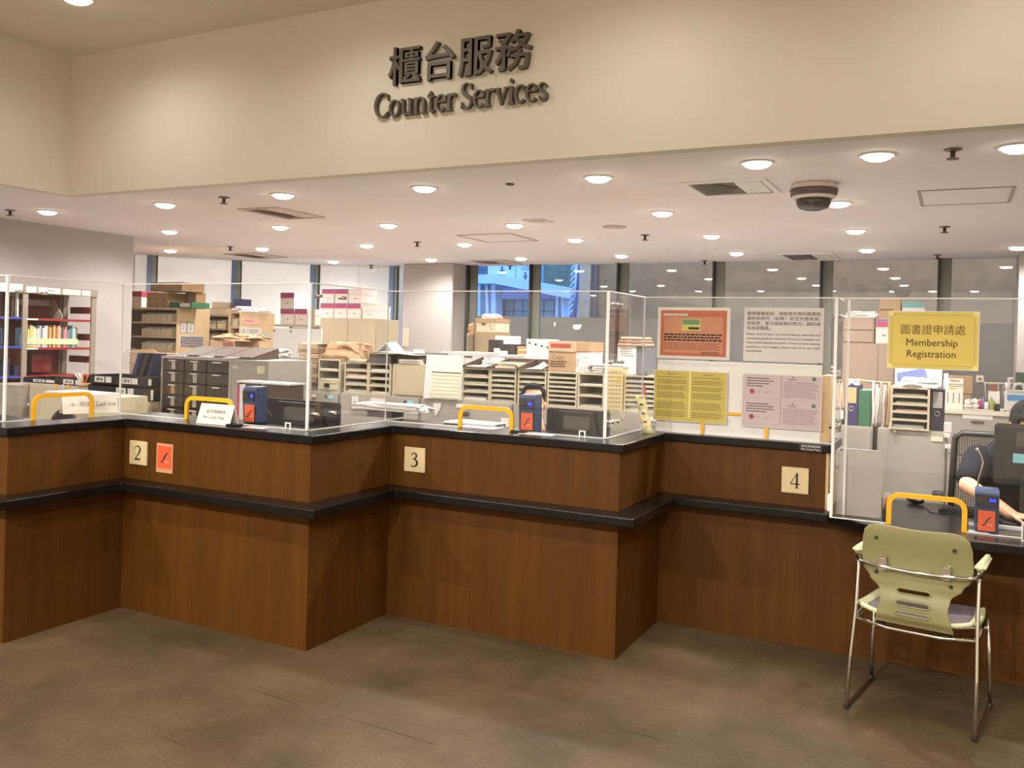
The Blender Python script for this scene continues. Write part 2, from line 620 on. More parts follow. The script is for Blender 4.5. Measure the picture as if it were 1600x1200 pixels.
GLYPH = {
    'C': (0.66, [_arc(0.37, 0.345, 0.31, 0.325, 48, 312, 0.115, 0.045), ([(0.575, 0.60), (0.60, 0.46)], [0.05, 0.02]), ([(0.58, 0.11), (0.63, 0.16)], [0.04, 0.015])]),
    'o': (0.52, [_arc(0.26, 0.23, 0.19, 0.215, 0, 360, 0.10, 0.042, 24)]),
    'u': (0.58, [([(0.13, 0.45), (0.13, 0.16), (0.16, 0.07), (0.24, 0.03), (0.33, 0.06), (0.42, 0.13)], [T, T, 0.1, 0.07, 0.05, 0.04]), ([(0.43, 0.0), (0.43, 0.45)], [T, T]),
                 ([(0.02, 0.43), (0.13, 0.445)], [0.03, 0.04]), ([(0.32, 0.43), (0.43, 0.445)], [0.03, 0.04]), ([(0.43, 0.016), (0.54, 0.03)], [0.04, 0.025])]),
    'n': (0.60, _stem(0.13, 0, 0.45) + [([(0.16, 0.34), (0.25, 0.42), (0.34, 0.43), (0.42, 0.38), (0.45, 0.28), (0.45, 0.0)], [0.04, 0.05, 0.07, 0.09, T, T]), ([(0.34, 0.016), (0.56, 0.016)], [0.034, 0.034])]),
    't': (0.38, [([(0.17, 0.58), (0.17, 0.12), (0.20, 0.05), (0.26, 0.025), (0.34, 0.06)], [0.04, T, 0.1, 0.06, 0.03]), ([(0.03, 0.435), (0.34, 0.435)], [0.042, 0.042]), ([(0.05, 0.44), (0.17, 0.56)], [0.03, 0.05])]),
    'e': (0.48, [_arc(0.25, 0.23, 0.185, 0.215, 10, 318, 0.098, 0.042, 20), ([(0.10, 0.265), (0.42, 0.265)], [0.036, 0.036])]),
    'r': (0.44, _stem(0.13, 0, 0.45) + [([(0.16, 0.32), (0.23, 0.41), (0.30, 0.43), (0.38, 0.40)], [0.04, 0.05, 0.08, 0.10])]),
    'S': (0.52, [([(0.42, 0.53), (0.37, 0.63), (0.27, 0.67), (0.16, 0.65), (0.09, 0.56), (0.10, 0.47), (0.18, 0.39), (0.30, 0.32), (0.40, 0.24), (0.42, 0.14), (0.36, 0.05), (0.24, 0.02), (0.13, 0.05), (0.07, 0.15)],
                 [0.025, 0.04, 0.045, 0.06, 0.09, 0.105, 0.12, 0.125, 0.115, 0.09, 0.06, 0.045, 0.04, 0.025]), ([(0.42, 0.66), (0.43, 0.50)], [0.05, 0.015]), ([(0.06, 0.02), (0.06, 0.19)], [0.05, 0.015])]),
    'v': (0.52, [([(0.09, 0.44), (0.26, 0.02)], [0.10, 0.09]), ([(0.43, 0.44), (0.27, 0.02)], [0.045, 0.04]), ([(0.0, 0.435), (0.19, 0.435)], [0.034, 0.034]), ([(0.35, 0.435), (0.51, 0.435)], [0.034, 0.034])]),
    'i': (0.27, _stem(0.14, 0, 0.45) + [_arc(0.14, 0.60, 0.028, 0.028, 0, 360, 0.06, 0.06, 10)]),
    'c': (0.45, [_arc(0.25, 0.23, 0.19, 0.215, 50, 312, 0.10, 0.045, 18), ([(0.36, 0.38), (0.38, 0.33)], [0.07, 0.05])]),
    's': (0.39, [([(0.32, 0.34), (0.27, 0.42), (0.19, 0.44), (0.10, 0.41), (0.08, 0.33), (0.14, 0.27), (0.24, 0.21), (0.32, 0.15), (0.31, 0.06), (0.22, 0.02), (0.12, 0.03), (0.06, 0.12)],
                 [0.025, 0.04, 0.045, 0.065, 0.085, 0.10, 0.105, 0.095, 0.075, 0.045, 0.04, 0.025])]),
    ' ': (0.20, []),
    '2': (0.50, [([(0.06, 0.50), (0.10, 0.61), (0.22, 0.67), (0.35, 0.61), (0.38, 0.49), (0.32, 0.34), (0.20, 0.18), (0.06, 0.04)], [0.03, 0.045, 0.05, 0.08, 0.105, 0.085, 0.055, 0.03]), ([(0.05, 0.04), (0.38, 0.04), (0.44, 0.15)], [0.08, 0.08, 0.02])]),
    '3': (0.48, [([(0.07, 0.54), (0.13, 0.63), (0.23, 0.67), (0.33, 0.61), (0.34, 0.50), (0.27, 0.41), (0.16, 0.37)], [0.03, 0.045, 0.05, 0.08, 0.095, 0.06, 0.035]), ([(0.16, 0.37), (0.30, 0.35), (0.38, 0.25), (0.37, 0.13), (0.27, 0.04), (0.15, 0.02), (0.06, 0.06)], [0.035, 0.06, 0.10, 0.105, 0.065, 0.05, 0.06])]),
    '4': (0.50, [([(0.34, 0.68), (0.03, 0.20)], [0.035, 0.035]), ([(0.02, 0.19), (0.46, 0.19)], [0.05, 0.05]), ([(0.33, 0.68), (0.33, 0.0)], [0.095, 0.095]), ([(0.22, 0.012), (0.44, 0.012)], [0.028, 0.028])]),
}


def serif_mesh(body, track=0.0):
    bm = bmesh.new()
    x = 0.0
    for k, ch in enumerate(body):
        adv, strokes = GLYPH[ch]
        for q, (pts, ws) in enumerate(strokes):
            P, Wd = [], []
            n = len(pts)
            for i in range(n - 1):              # smooth the pen path
                a, b = pts[max(0, i - 1)], pts[i]
                c, d = pts[i + 1], pts[min(n - 1, i + 2)]
                st = 4 if 4 < n < 15 else 1
                for j in range(st):
                    t = j / st
                    P.append(tuple(0.5 * (2 * b[e] + (c[e] - a[e]) * t + (2 * a[e] - 5 * b[e] + 4 * c[e] - d[e]) * t * t + (3 * b[e] - a[e] - 3 * c[e] + d[e]) * t ** 3) for e in (0, 1)))
                    Wd.append(ws[i] + (ws[i + 1] - ws[i]) * t)
            P.append(pts[-1]); Wd.append(ws[-1])
            prev = None
            for i, p in enumerate(P):
                a, b = P[max(0, i - 1)], P[min(len(P) - 1, i + 1)]
                if n > 14 and pts[0] == pts[-1] or (abs(P[0][0] - P[-1][0]) < 1e-6 and abs(P[0][1] - P[-1][1]) < 1e-6):
                    if i == 0: a = P[-2]
                    if i == len(P) - 1: b = P[1]
                dx, dy = b[0] - a[0], b[1] - a[1]
                l = math.hypot(dx, dy) or 1
                nx, ny = -dy / l * Wd[i] / 2, dx / l * Wd[i] / 2
                v = (bm.verts.new((x + p[0] + nx, p[1] + ny, q * .0004)), bm.verts.new((x + p[0] - nx, p[1] - ny, q * .0004)))
                if prev:
                    bm.faces.new((prev[0], prev[1], v[1], v[0]))
                prev = v
        x += adv + track
    me = bpy.data.meshes.new('serif')
    bm.to_mesh(me); bm.free()
    return me
# ------------------------------------------------------------------ lamps (recessed downlights): builder
LENS = M('lit_lens', (255, 250, 240), 0.5, emit=(255, 244, 226), estr=16.0)
TRIM = M('downlight_trim', (240, 236, 230), 0.4)


def downlight(x, y, z, watts, label, group, r=0.075, beam=168, blend=.75):
    t = thing('ceiling_downlight', label, 'downlight', (x, y, z), group)
    MB().lathe((x, y, z), [(r + .022, -.001), (r + .02, -.007), (r + .004, -.009), (r, -.003), (r, -.0015)], 28).build('trim_ring', TRIM, t, True)
    MB().lathe((x, y, z), [(r - .001, -.0016), (r - .001, -.008), (r * .9, -.020), (r * .6, -.030), (r * .2, -.034)], 28).build('lens', LENS, t, True)  # lens bulged downwards so its bright shape takes in the glare
    ld = bpy.data.lights.new('lamp', 'SPOT')
    ld.energy = watts
    ld.color = LAMP_COL
    ld.spot_size = math.radians(beam)
    ld.spot_blend = blend
    ld.shadow_soft_size = 0.06
    lo = bpy.data.objects.new('lamp', ld)
    COL.objects.link(lo)
    lo.location = (0, 0, -0.045)
    lo.parent = t
    return t


# ------------------------------------------------------------------ room shell
FX0, FX1, FY0, FY1 = -13.0, 3.0, -3.2, GLZ + 0.1
struct('floor', MB().prism([(FX0, FY0), (FX1, FY0), (FX1, 4.8), (-1.52, 4.8), (-1.52, 4.1), (-2.86, 4.1), (-2.86, 3.43), (-4.17, 3.43), (-4.17, 2.75), (FX0, 2.75)], -0.1, 0.0), FLOORM)
struct('floor_office', MB().prism([(FX0, 2.75), (-4.17, 2.75), (-4.17, 3.43), (-2.86, 3.43), (-2.86, 4.1), (-1.52, 4.1), (-1.52, 4.8), (FX1, 4.8), (FX1, FY1), (FX0, FY1)], -0.1, 0.0), M('pale_bounce_floor', (172, 164, 156), .5))  # hidden floor given an invented pale tone to bounce light onto the soffit
struct('ceiling', MB().box(BULK_X, FX1, FY0, BULK_Y, CEIL, CEIL + .1), WALLP)
struct('ceiling_low', MB().prism([(FX0, FY0), (BULK_X - .1, FY0), (BULK_X - .1, BULK_Y + .1), (FX1, BULK_Y + .1), (FX1, FY1), (FX0, FY1)], SOFFIT, SOFFIT + .03), SOFF)
struct('wall_bulkhead', MB().box(BULK_X - .1, FX1, BULK_Y, BULK_Y + .1, SOFFIT + .0, CEIL + .1), WALLP)
struct('wall_bulkhead_left', MB().box(BULK_X - .1, BULK_X, FY0, BULK_Y, SOFFIT + .0, CEIL + .1), WALLP)
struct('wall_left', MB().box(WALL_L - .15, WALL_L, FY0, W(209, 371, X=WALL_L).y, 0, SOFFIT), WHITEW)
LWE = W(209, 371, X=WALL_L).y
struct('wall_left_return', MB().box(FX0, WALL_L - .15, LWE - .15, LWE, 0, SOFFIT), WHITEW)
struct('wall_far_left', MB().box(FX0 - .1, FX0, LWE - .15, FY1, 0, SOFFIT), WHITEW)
struct('wall_right', MB().box(FX1, FX1 + .1, FY0, FY1, 0, CEIL + .1), WALLP)
struct('wall_rear', MB().box(WALL_L - .15, FX1 + .1, FY0 - .1, FY0, 0, CEIL + .1), WALLP)

# white column beside the windows and the pale column at the far right
cx0, cx1 = W(628, 500, Y=GLZ - .45).x, W(704, 500, Y=GLZ - .45).x
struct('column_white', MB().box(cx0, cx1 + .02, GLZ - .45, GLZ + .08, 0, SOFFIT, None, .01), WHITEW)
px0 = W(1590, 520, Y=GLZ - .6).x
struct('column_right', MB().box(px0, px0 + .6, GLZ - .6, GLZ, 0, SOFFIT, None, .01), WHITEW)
noteb = bx('paper_strip', *RC(629, 513, 639, 542, GLZ - .455)[:2], GLZ - .456, GLZ - .452, *RC(629, 513, 639, 542, GLZ - .455)[2:], CREAMP)
tag(noteb, 'narrow cream paper with handwriting taped to edge of the white column', 'note')

# ------------------------------------------------------------------ glazing: clear panes right of the column, frosted panes left of it
FROST_L = mat_film('white_frosted_pane', (240, 238, 234), 0.5)
FROST_R = mat_film('grey_frosted_film', (176, 174, 172), 0.72)
FILMZ = 1.55 + (W(840, 495, Y=GLZ).z - 1.55)
SH = GLZ / 12.8


def mullion(x, y, rot, parent):
    c, s = math.cos(rot), math.sin(rot)
    m = MB()
    m.box(x - .012, x + .012, y - .09, y + .0, 0, SOFFIT, MULLD, 0, 0)
    m.box(x + .012, x + .13, y - .02, y + .01, 0, SOFFIT, MULL, .004)
    o = m.build('mullion', None, parent)
    return o


mx = [W(735, 420, Y=GLZ).x, W(832, 440, Y=GLZ).x, W(968, 440, Y=GLZ).x, W(1117, 440, Y=GLZ).x, W(1284, 440, Y=GLZ).x, W(1467, 440, Y=GLZ).x]
mx += [mx[-1] + (mx[-1] - mx[-2]), FX1]
for i in range(len(mx) - 1):
    t = thing('window_%d' % (i + 1), None, None, ((mx[i] + mx[i + 1]) / 2, GLZ, 0))
    t['kind'] = 'structure'
    bx('glass_pane', mx[i], mx[i + 1], GLZ + .012, GLZ + .022, 0, SOFFIT, GLASS, t)
    bx('frosted_film', mx[i] + .005, mx[i + 1] - .005, GLZ + .006, GLZ + .0105, 0, FILMZ, FROST_R, t)
    mullion(mx[i], GLZ, 0, t)

gp = [(210, 397), (235, 399), (367, 407), (493, 414), (560, 415.3), (630, 416)]
gw = [W(a, b, Z=SOFFIT) for a, b in gp]
gw = [Vector((FX0, LWE + .1, 0))] + gw
for i in range(len(gw) - 1):
    a, b = Vector((gw[i].x, gw[i].y, 0)), Vector((gw[i + 1].x, gw[i + 1].y, 0))
    d = (b - a); ln = d.length; d.normalize()
    nrm = Vector((-d.y, d.x, 0))
    t = thing('window_%d' % (i + 8), None, None, (a + b) / 2)
    t['kind'] = 'structure'
    MB().prism([(a.x, a.y), (b.x, b.y), (b.x + nrm.x * .02, b.y + nrm.y * .02), (a.x + nrm.x * .02, a.y + nrm.y * .02)], 0, SOFFIT).build('frosted_pane', FROST_L, t)
    if i in (2, 3, 4, 5):
        m = MB()
        o = a
        if i == 4:
            o = a - d * .02
        if i == 5:
            o = a + d * (ln * .78)
        def q(u0, u1, v0, v1):
            return [(o.x + d.x * u + nrm.x * v, o.y + d.y * u + nrm.y * v) for u, v in ((u0, v0), (u1, v0), (u1, v1), (u0, v1))]
        m.prism(q(-.045, .03, -.05, -.001), 0, SOFFIT, 'z', M('blue_mullion', (116, 140, 178), .4))
        m.prism(q(.031, .085, -.03, -.001), 0, SOFFIT, 'z', M('green_glass_edge', (150, 166, 158), .3))
        m.prism(q(.086, .10, -.06, -.001), 0, SOFFIT, 'z', MULLD)
        m.build('mullion', None, t)

# ------------------------------------------------------------------ outside the windows
STONE = M('brown_stone', (142, 112, 78), 0.8, var=0.16, scale=5, bump=0.2)
STONE2 = M('pale_brown_stone', (176, 156, 130), 0.8, var=0.1, scale=6)
PAVE = M('outside_paving', (120, 116, 110), 0.8, var=0.1, scale=3)
BLUEW = M('pale_bridge_paint', (214, 220, 228), 0.6)
struct('ground_outside', MB().box(-30, 12, GLZ + .2, 40, -.12, -.02), PAVE)
YW = 15.0
sx = W(931, 440, Y=YW).x
struct('wall_stone', MB().box(sx, 12, YW, YW + .3, -.02, 5.5), STONE)
for zz in (2.35, 3.1):
    pass
s1, s2 = W(912, 440, Y=YW - .1).x, W(922, 440, Y=YW - .1).x
struct('trim_stone_edge', MB().box(W(905, 440, Y=YW - .1).x, s2, YW - .1, YW + .3, -.02, 5.5), STONE2)
struct('column_outside_dark', MB().box(s2, sx + .05, YW - .05, YW + .3, -.02, 5.5), M('dark_outside_column', (92, 84, 80), .7))
struct('roof_outside', MB().box(s2, 12, GLZ + .25, YW + .3, 5.5, 5.6), STONE2)
# added fill lamps, unseen, that warm and brighten the stone wall
for i in range(4):
    ld = bpy.data.lights.new('stone_fill_lamp', 'AREA')
    ld.energy = 62
    ld.color = (1.0, 0.84, 0.68)
    ld.shape = 'RECTANGLE'
    ld.size, ld.size_y = 2.6, .3
    lo = bpy.data.objects.new('stone_fill_lamp', ld)
    COL.objects.link(lo)
    lo.location = (-4.0 + i * 3.2, YW - 1.7, 5.3)
    lo.rotation_euler = (math.radians(28), 0, 0)

# added lamps, unseen, that brighten the white frosted panes from behind
for i, (tx, ty, lx, ly, e_) in enumerate(((-10.2, 9.0, -11.8, 10.9, 150), (-9.3, 10.1, -10.9, 12.0, 120), (-8.2, 10.9, -9.2, 13.0, 85))):
    ld = bpy.data.lights.new('frosted_fill_lamp', 'AREA')
    ld.energy = e_
    ld.color = (1.0, 0.96, 0.92)
    ld.shape = 'SQUARE'
    ld.size = 1.8
    lo = bpy.data.objects.new('frosted_fill_lamp', ld)
    COL.objects.link(lo)
    lo.location = (lx, ly, 2.2)
    lo.rotation_euler = (Vector((tx, ty, 1.7)) - lo.location).to_track_quat('-Z', 'Y').to_euler()

# the blue footbridge across the street
YB = 21.0
t = thing('footbridge', 'pale blue-lit footbridge on slanted legs seen through the windows', 'bridge', (W(820, 470, Y=YB).x, YB, -.02))


def at(px, py, Y):
    v = W(px, py, Y=Y)
    return (v.x, v.z)


MB().prism([at(742, 430, YB), at(780, 430, YB), at(900, 452, YB), at(898, 468, YB), at(780, 444, YB), at(742, 444, YB)], YB - .3, YB + 1.6, 'y').build('deck', BLUEW, t)
for (xa, xb) in ((746, 742), (757, 763), (768, 768), (868, 864), (876, 881)):
    yt = 444 if xa < 800 else 460
    wd_ = 4.2 if xa != 768 else 7
    MB().prism([at(xa - wd_ / 2, yt, YB), at(xa + wd_ / 2, yt, YB), at(xb + wd_ / 2, 640, YB), at(xb - wd_ / 2, 640, YB)], YB + .1, YB + .5, 'y').build('leg', BLUEW, t)
MB().prism([at(903, 400, YB), at(910, 400, YB), at(907, 640, YB), at(900, 640, YB)], YB - .2, YB + .3, 'y').build('post', BLUEW, t)
# road sign panels with arrows above the bridge
for k, (a, b, l) in enumerate(((764, 806, 'blue-lit white direction panel with one down arrow above the footbridge, nearer the white column'),
                               (808, 838, 'blue-lit white direction panel with characters and a down arrow above the footbridge'))):
    s = thing('direction_panel', l, 'sign', (W((a + b) / 2, 420, Y=YB).x, YB, W(a, 430, Y=YB).z), 'direction panels over the bridge')
    X0, X1, Z0, Z1 = RC(a, 396, b, 429 + (6 if k else 0), YB)
    dy_ = lambda x: 429.5 if x < 780 else 429.5 + (x - 780) * 22 / 120
    MB().prism([at(a, 396, YB), at(b, 396, YB), at(b, dy_(b), YB), at(max(a, 780), dy_(a), YB), at(a, dy_(a), YB)] if a < 780 else [at(a, 396, YB), at(b, 396, YB), at(b, dy_(b), YB), at(a, dy_(a), YB)], YB - .06, YB, 'y').build('panel', BLUEW, s)
    ax, az = at(*((786, 423), (822.5, 432))[k], YB)
    MB().prism([(ax - .025, az + .11), (ax + .025, az + .11), (ax + .025, az + .0), (ax + .075, az + .02), (ax, az - .10), (ax - .075, az + .02), (ax - .025, az + .0)], YB - .075, YB - .061, 'y').build('arrow', M('dark_blue_sign', (70, 84, 120), .6), s)
    if k:
        lettering('lettering', '入口匯', s, M('dark_blue_sign'), (ax - .14, YB - .07, az + .16), .34, .14)
# tiled wall and dark frontage beyond the bridge
YT = 25.0
struct('wall_tiled_outside', MB().box(W(790, 480, Y=YT).x, W(905, 480, Y=YT).x + 2, YT, YT + .3, -.02, 12.0), M('teal_tile', (132, 168, 170), .35, var=.04, scale=2))
tj = MB()
X0, X1 = W(790, 480, Y=YT).x, W(905, 480, Y=YT).x
for px in (803, 817, 831, 850, 866, 882):
    x = W(px, 480, Y=YT).x
    tj.box(x - .015, x + .015, YT - .012, YT, 0, 4.2)
for py in (464, 486):
    z = W(820, py, Y=YT).z
    tj.box(X0, X1, YT - .012, YT, z - .015, z + .015)
struct('trim_tile_joints', tj, M('dark_joint', (74, 92, 96), .7))
struct('wall_dark_frontage', MB().box(-26, W(790, 480, Y=YT).x, YT - .5, YT, -.02, 12.0), M('dark_frontage', (92, 98, 112), .6, var=.2, scale=2))
struct('wall_upper_frontage', MB().box(W(775, 480, Y=YT).x, X1 + .3, YT - .9, YT - .4, W(800, 470, Y=YT).z, W(800, 447, Y=YT).z), M('violet_frontage', (120, 116, 140), .6))
struct('wall_mesh_frontage', MB().box(W(848, 480, Y=23.5).x, W(899, 480, Y=23.5).x, 23.5, 23.8, W(870, 450, Y=23.5).z, 6.0), M('olive_frontage', (110, 116, 92), .7, var=.3, scale=6))
# diagonal striped stair beside the post
st = thing('outside_staircase', 'blue and white striped outdoor stair rising beside the bridge post', 'staircase', (W(893, 480, Y=20).x, 20, -.02))
for k in range(9):
    y0 = 418 + k * 9
    MB().prism([at(892 - k * .6, y0 + 1, 20), at(898 - k * .6, y0 - 7, 20), at(898 - k * .6, y0 - 4, 20), at(892 - k * .6, y0 + 4, 20)], 20, 20.06, 'y').build('tread', BLUEW, st)
MB().prism([at(888, 500, 20.1), at(892, 500, 20.1), at(899, 412, 20.1), at(896, 412, 20.1)], 20.4, 20.5, 'y').build('stringer', M('dark_blue_sign'), st)
MB().cyl((W(888, 490, Y=20.1).x, 20.3, -.02), (W(888, 490, Y=20.1).x, 20.3, W(888, 470, Y=20.1).z), .05).build('stair_post', M('dark_blue_sign'), st)

# ------------------------------------------------------------------ downlights
k = (SOFFIT - EYE) / 1.2
rows = [('row beside the bulkhead', [74, 258, 442, 663, 935, 1183, 1371, 1590], [330, 319, 304, 293, 277, 254, 242, 229]),
        ('second row back from the bulkhead', [265, 438, 607, 804, 1035, 1310], [361, 354, 351, 351, 332, 317]),
        ('third row back from the bulkhead', [266, 410, 573, 726, 899, 1112, 1337], [391, 388, 383, 381, 374, 368, 360]),
        ('row along the windows', [521, 674, 814, 971, 1151, 1355, 1590], [408, 405, 403, 399, 395, 390, 386])]
for rn, xs, ys in rows:
    for i, (a, b) in enumerate(zip(xs, ys)):
        v = W(a, b, Z=SOFFIT)
        downlight(v.x, v.y, SOFFIT, OFFICE_W, 'round downlight, %s from left in the ceiling %s' % (ORD[i], rn), 'office downlights')
v = W(120, -3, Z=CEIL)
FL = []
for i, (fx, fy) in enumerate(((v.x, v.y), (v.x + 1.9, 3.75), (v.x + 3.7, 3.75), (v.x + 5.5, 3.75), (v.x + 7.3, 3.75),
                              (-5.2, 1.2), (-3.0, 1.2), (-.9, 1.2), (1.2, 1.2), (-5.4, -2.0), (-3.4, -2.0), (-1.4, -2.0), (.6, -2.0))):  # unseen rear rows, added and overdriven to light the notices and board
    downlight(fx, fy, CEIL, FOYER_W * (1 if fy > 3 else 3.5 if fy > 0 else 13.5), 'round downlight in the high foyer ceiling by the corner' if i == 0 else
              'unseen round downlight in the high foyer ceiling, %s along from the corner' % ORD[i], 'foyer downlights', .085, *((168, .75) if fy > 3 else (128, .5) if fy > 0 else (160, .22)))
for i, (fx, fy) in enumerate(((-7.5, 3.6), (-7.4, 1.6))):
    downlight(fx, fy, SOFFIT, OFFICE_W * .8, 'round downlight in the low ceiling by the left wall, %s from the bulkhead' % ORD[i], 'office downlights')

# ------------------------------------------------------------------ other ceiling fittings
FIT = M('sprinkler_brass', (120, 108, 96), .4, metal=.5)
sp = [(16, 332, 'beside the left wall'), (350, 312, 'between second and third bulkhead row lights'), (360, 389, 'near the left windows'),
      (652, 382, 'before the white column'), (1008, 371, 'in the middle of the ceiling'), (1489, 237, 'large and near, beside the bulkhead edge'),
      (1476, 358, 'beyond the square access panel'), (1101, 411, 'at the windows over the notices'), (580, 418, 'at the left windows near the column'), (797, 419, 'at the windows over the footbridge'), (1465, 402, 'at the windows over the yellow notice')]
for a, b, l in sp:
    v = W(a, b - 4, Z=SOFFIT)
    t = thing('sprinkler_head', 'small metal sprinkler head on the ceiling ' + l, 'sprinkler', (v.x, v.y, SOFFIT), 'ceiling sprinklers')
    MB().lathe((v.x, v.y, SOFFIT), [(.045, 0), (.045, -.006), (.02, -.01)], 16).build('flange', FIT, t)
    MB().lathe((v.x, v.y, SOFFIT), [(.014, -.008), (.012, -.045), (.03, -.048), (.032, -.054), (.01, -.056)], 14).build('deflector', FIT, t)


def vent(pix, label, name='air_vent', slats=9, group='ceiling air vents', mat=None, bevel_in=True):
    ps = [W(a, b, Z=SOFFIT) for a, b in pix]
    x0, x1 = (ps[0].x + ps[3].x) / 2, (ps[1].x + ps[2].x) / 2
    y0, y1 = (ps[0].y + ps[1].y) / 2, (ps[2].y + ps[3].y) / 2
    t = thing(name, label, 'vent', ((x0 + x1) / 2, (y0 + y1) / 2, SOFFIT), group)
    f = MB()
    w = .045
    z0, z1 = SOFFIT - .012, SOFFIT
    for q in ((x0, x1, y0, y0 + w), (x0, x1, y1 - w, y1), (x0, x0 + w, y0 + w, y1 - w), (x1 - w, x1, y0 + w, y1 - w)):
        f.box(*q, z0, z1, None, .003)
    f.build('frame', mat or TRIM, t)
    bx('backing', x0 + w, x1 - w, y0 + w, y1 - w, SOFFIT - .003, SOFFIT - .001, M('vent_dark', (112, 101, 94), .8) if mat is None else M('vent_grey_back', (170, 154, 144), .8), t)
    n = slats
    # louvres: three sets that face three ways
    xa, xb, ya, yb = x0 + w + .01, x1 - w - .01, y0 + w + .01, y1 - w - .01
    xm = xa + (xb - xa) * .58
    for i in range(n):
        d = (i + .5) / n
        s = MB()
        if i % 2 == 0 or True:
            yy = ya + (yb - ya) * d
            s.prism([(yy - .012, SOFFIT - .011), (yy - .009, SOFFIT - .012), (yy + .022, SOFFIT - .004), (yy + .019, SOFFIT - .003)], xa, xm - (xm - xa) * abs(d - .5) * .8, 'x')
            s.build('louvre', mat or TRIM, t)
    for i in range(5):
        xx = xm + .03 + (xb - xm - .03) * (i + .5) / 5
        s = MB().prism([(xx - .02, SOFFIT - .011), (xx - .017, SOFFIT - .012), (xx + .014, SOFFIT - .004), (xx + .011, SOFFIT - .003)], ya + (yb - ya) * .04, yb - (yb - ya) * .04, 'y')
        s.build('louvre', mat or TRIM, t)
    return t


vent([(1062, 286), (1200, 276), (1219, 301), (1096, 306)], 'square white air vent with angled louvres between two downlights near bulkhead')
vent([(1217, 397), (1305, 394), (1308, 405), (1232, 407)], 'square white air vent close to the windows above the yellow notice')
vent([(372, 327), (420, 322), (513, 338), (455, 342)], 'greyish square air vent over the counter at left, by the bulkhead', mat=M('vent_grey', (206, 190, 180), .6))
vent([(735, 407), (795, 405), (810, 412), (755, 412)], 'flat grey air vent beside the white column at the windows', mat=M('vent_grey'))
vent([(347, 396), (400, 395), (452, 402), (400, 403)], 'dull air vent near the angled left windows', mat=M('vent_grey'))


def panel_line(pix, label, group='ceiling access panels'):
    ps = [W(a, b, Z=SOFFIT) for a, b in pix]
    x0, x1 = (ps[0].x + ps[3].x) / 2, (ps[1].x + ps[2].x) / 2
    y0, y1 = (ps[0].y + ps[1].y) / 2, (ps[2].y + ps[3].y) / 2
    t = thing('access_panel', label, 'access panel', ((x0 + x1) / 2, (y0 + y1) / 2, SOFFIT), group)
    bx('panel', x0 + .03, x1 - .03, y0 + .03, y1 - .03, SOFFIT - .004, SOFFIT - .0005, SOFF, t)
    f = MB()
    w = .018
    for q in ((x0, x1, y0, y0 + w), (x0, x1, y1 - w, y1), (x0, x0 + w, y0 + w, y1 - w), (x1 - w, x1, y0 + w, y1 - w)):
        f.box(*q, SOFFIT - .006, SOFFIT - .0005)
    f.build('frame', M('panel_frame', (170, 156, 146), .6), t)


panel_line([(1434, 297), (1588, 291), (1578, 317), (1437, 320)], 'rectangular access panel with thin grey frame near the front of low ceiling')
panel_line([(715, 367), (800, 364), (835, 375), (762, 379)], 'outlined access panel beside the recessed light in mid ceiling')

v = W(1272, 288, Z=SOFFIT)
t = thing('dome_camera', 'white and smoked dome security camera hanging from low ceiling', 'camera', (v.x, v.y, SOFFIT))
DC = M('camera_white', (226, 214, 204), .35)
MB().lathe((v.x, v.y, SOFFIT), [(.135, 0), (.145, -.01), (.145, -.03), (.15, -.034)], 32).build('base', DC, t, True)
MB().lathe((v.x, v.y, SOFFIT), [(.148, -.034), (.152, -.04), (.146, -.075), (.138, -.08)], 32).build('lamp_ring', M('camera_smoke', (92, 78, 72), .2), t, True)
MB().lathe((v.x, v.y, SOFFIT), [(.138, -.08), (.135, -.092), (.118, -.098)], 32).build('collar', DC, t, True)
MB().lathe((v.x, v.y, SOFFIT), [(.112, -.096), (.108, -.13), (.09, -.155), (.05, -.168), (.01, -.17)], 32).build('dome', M('dome_smoke', (72, 62, 58), .1), t, True)
for (a, b, nm, lb, r, mt) in ((797, 287, 'ceiling_sensor', 'tiny dark ceiling sensor beside the bulkhead edge', .03, M('sensor_brown', (96, 72, 64), .5)),
                              (960, 354, 'ceiling_speaker', 'round pale speaker grille set in the low ceiling', .11, M('speaker_grey', (188, 174, 166), .7))):
    v = W(a, b, Z=SOFFIT)
    tag(MB().lathe((v.x, v.y, SOFFIT), [(r, -.0005), (r * .98, -.008), (r * .6, -.012), (.004, -.013)], 24).build(nm, mt, None, True), lb, nm.split('_')[1])
v = W(840, 345, Z=SOFFIT)
t = thing('smoke_detector', 'small square ceiling detector beside the recessed light', 'detector', (v.x, v.y, SOFFIT))
bx('plate', v.x - .11, v.x + .11, v.y - .11, v.y + .11, SOFFIT - .006, SOFFIT - .0005, M('vent_grey'), t, .002)
MB().lathe((v.x, v.y, SOFFIT), [(.06, -.006), (.055, -.03), (.02, -.035)], 20).build('sensor_head', TRIM, t, True)

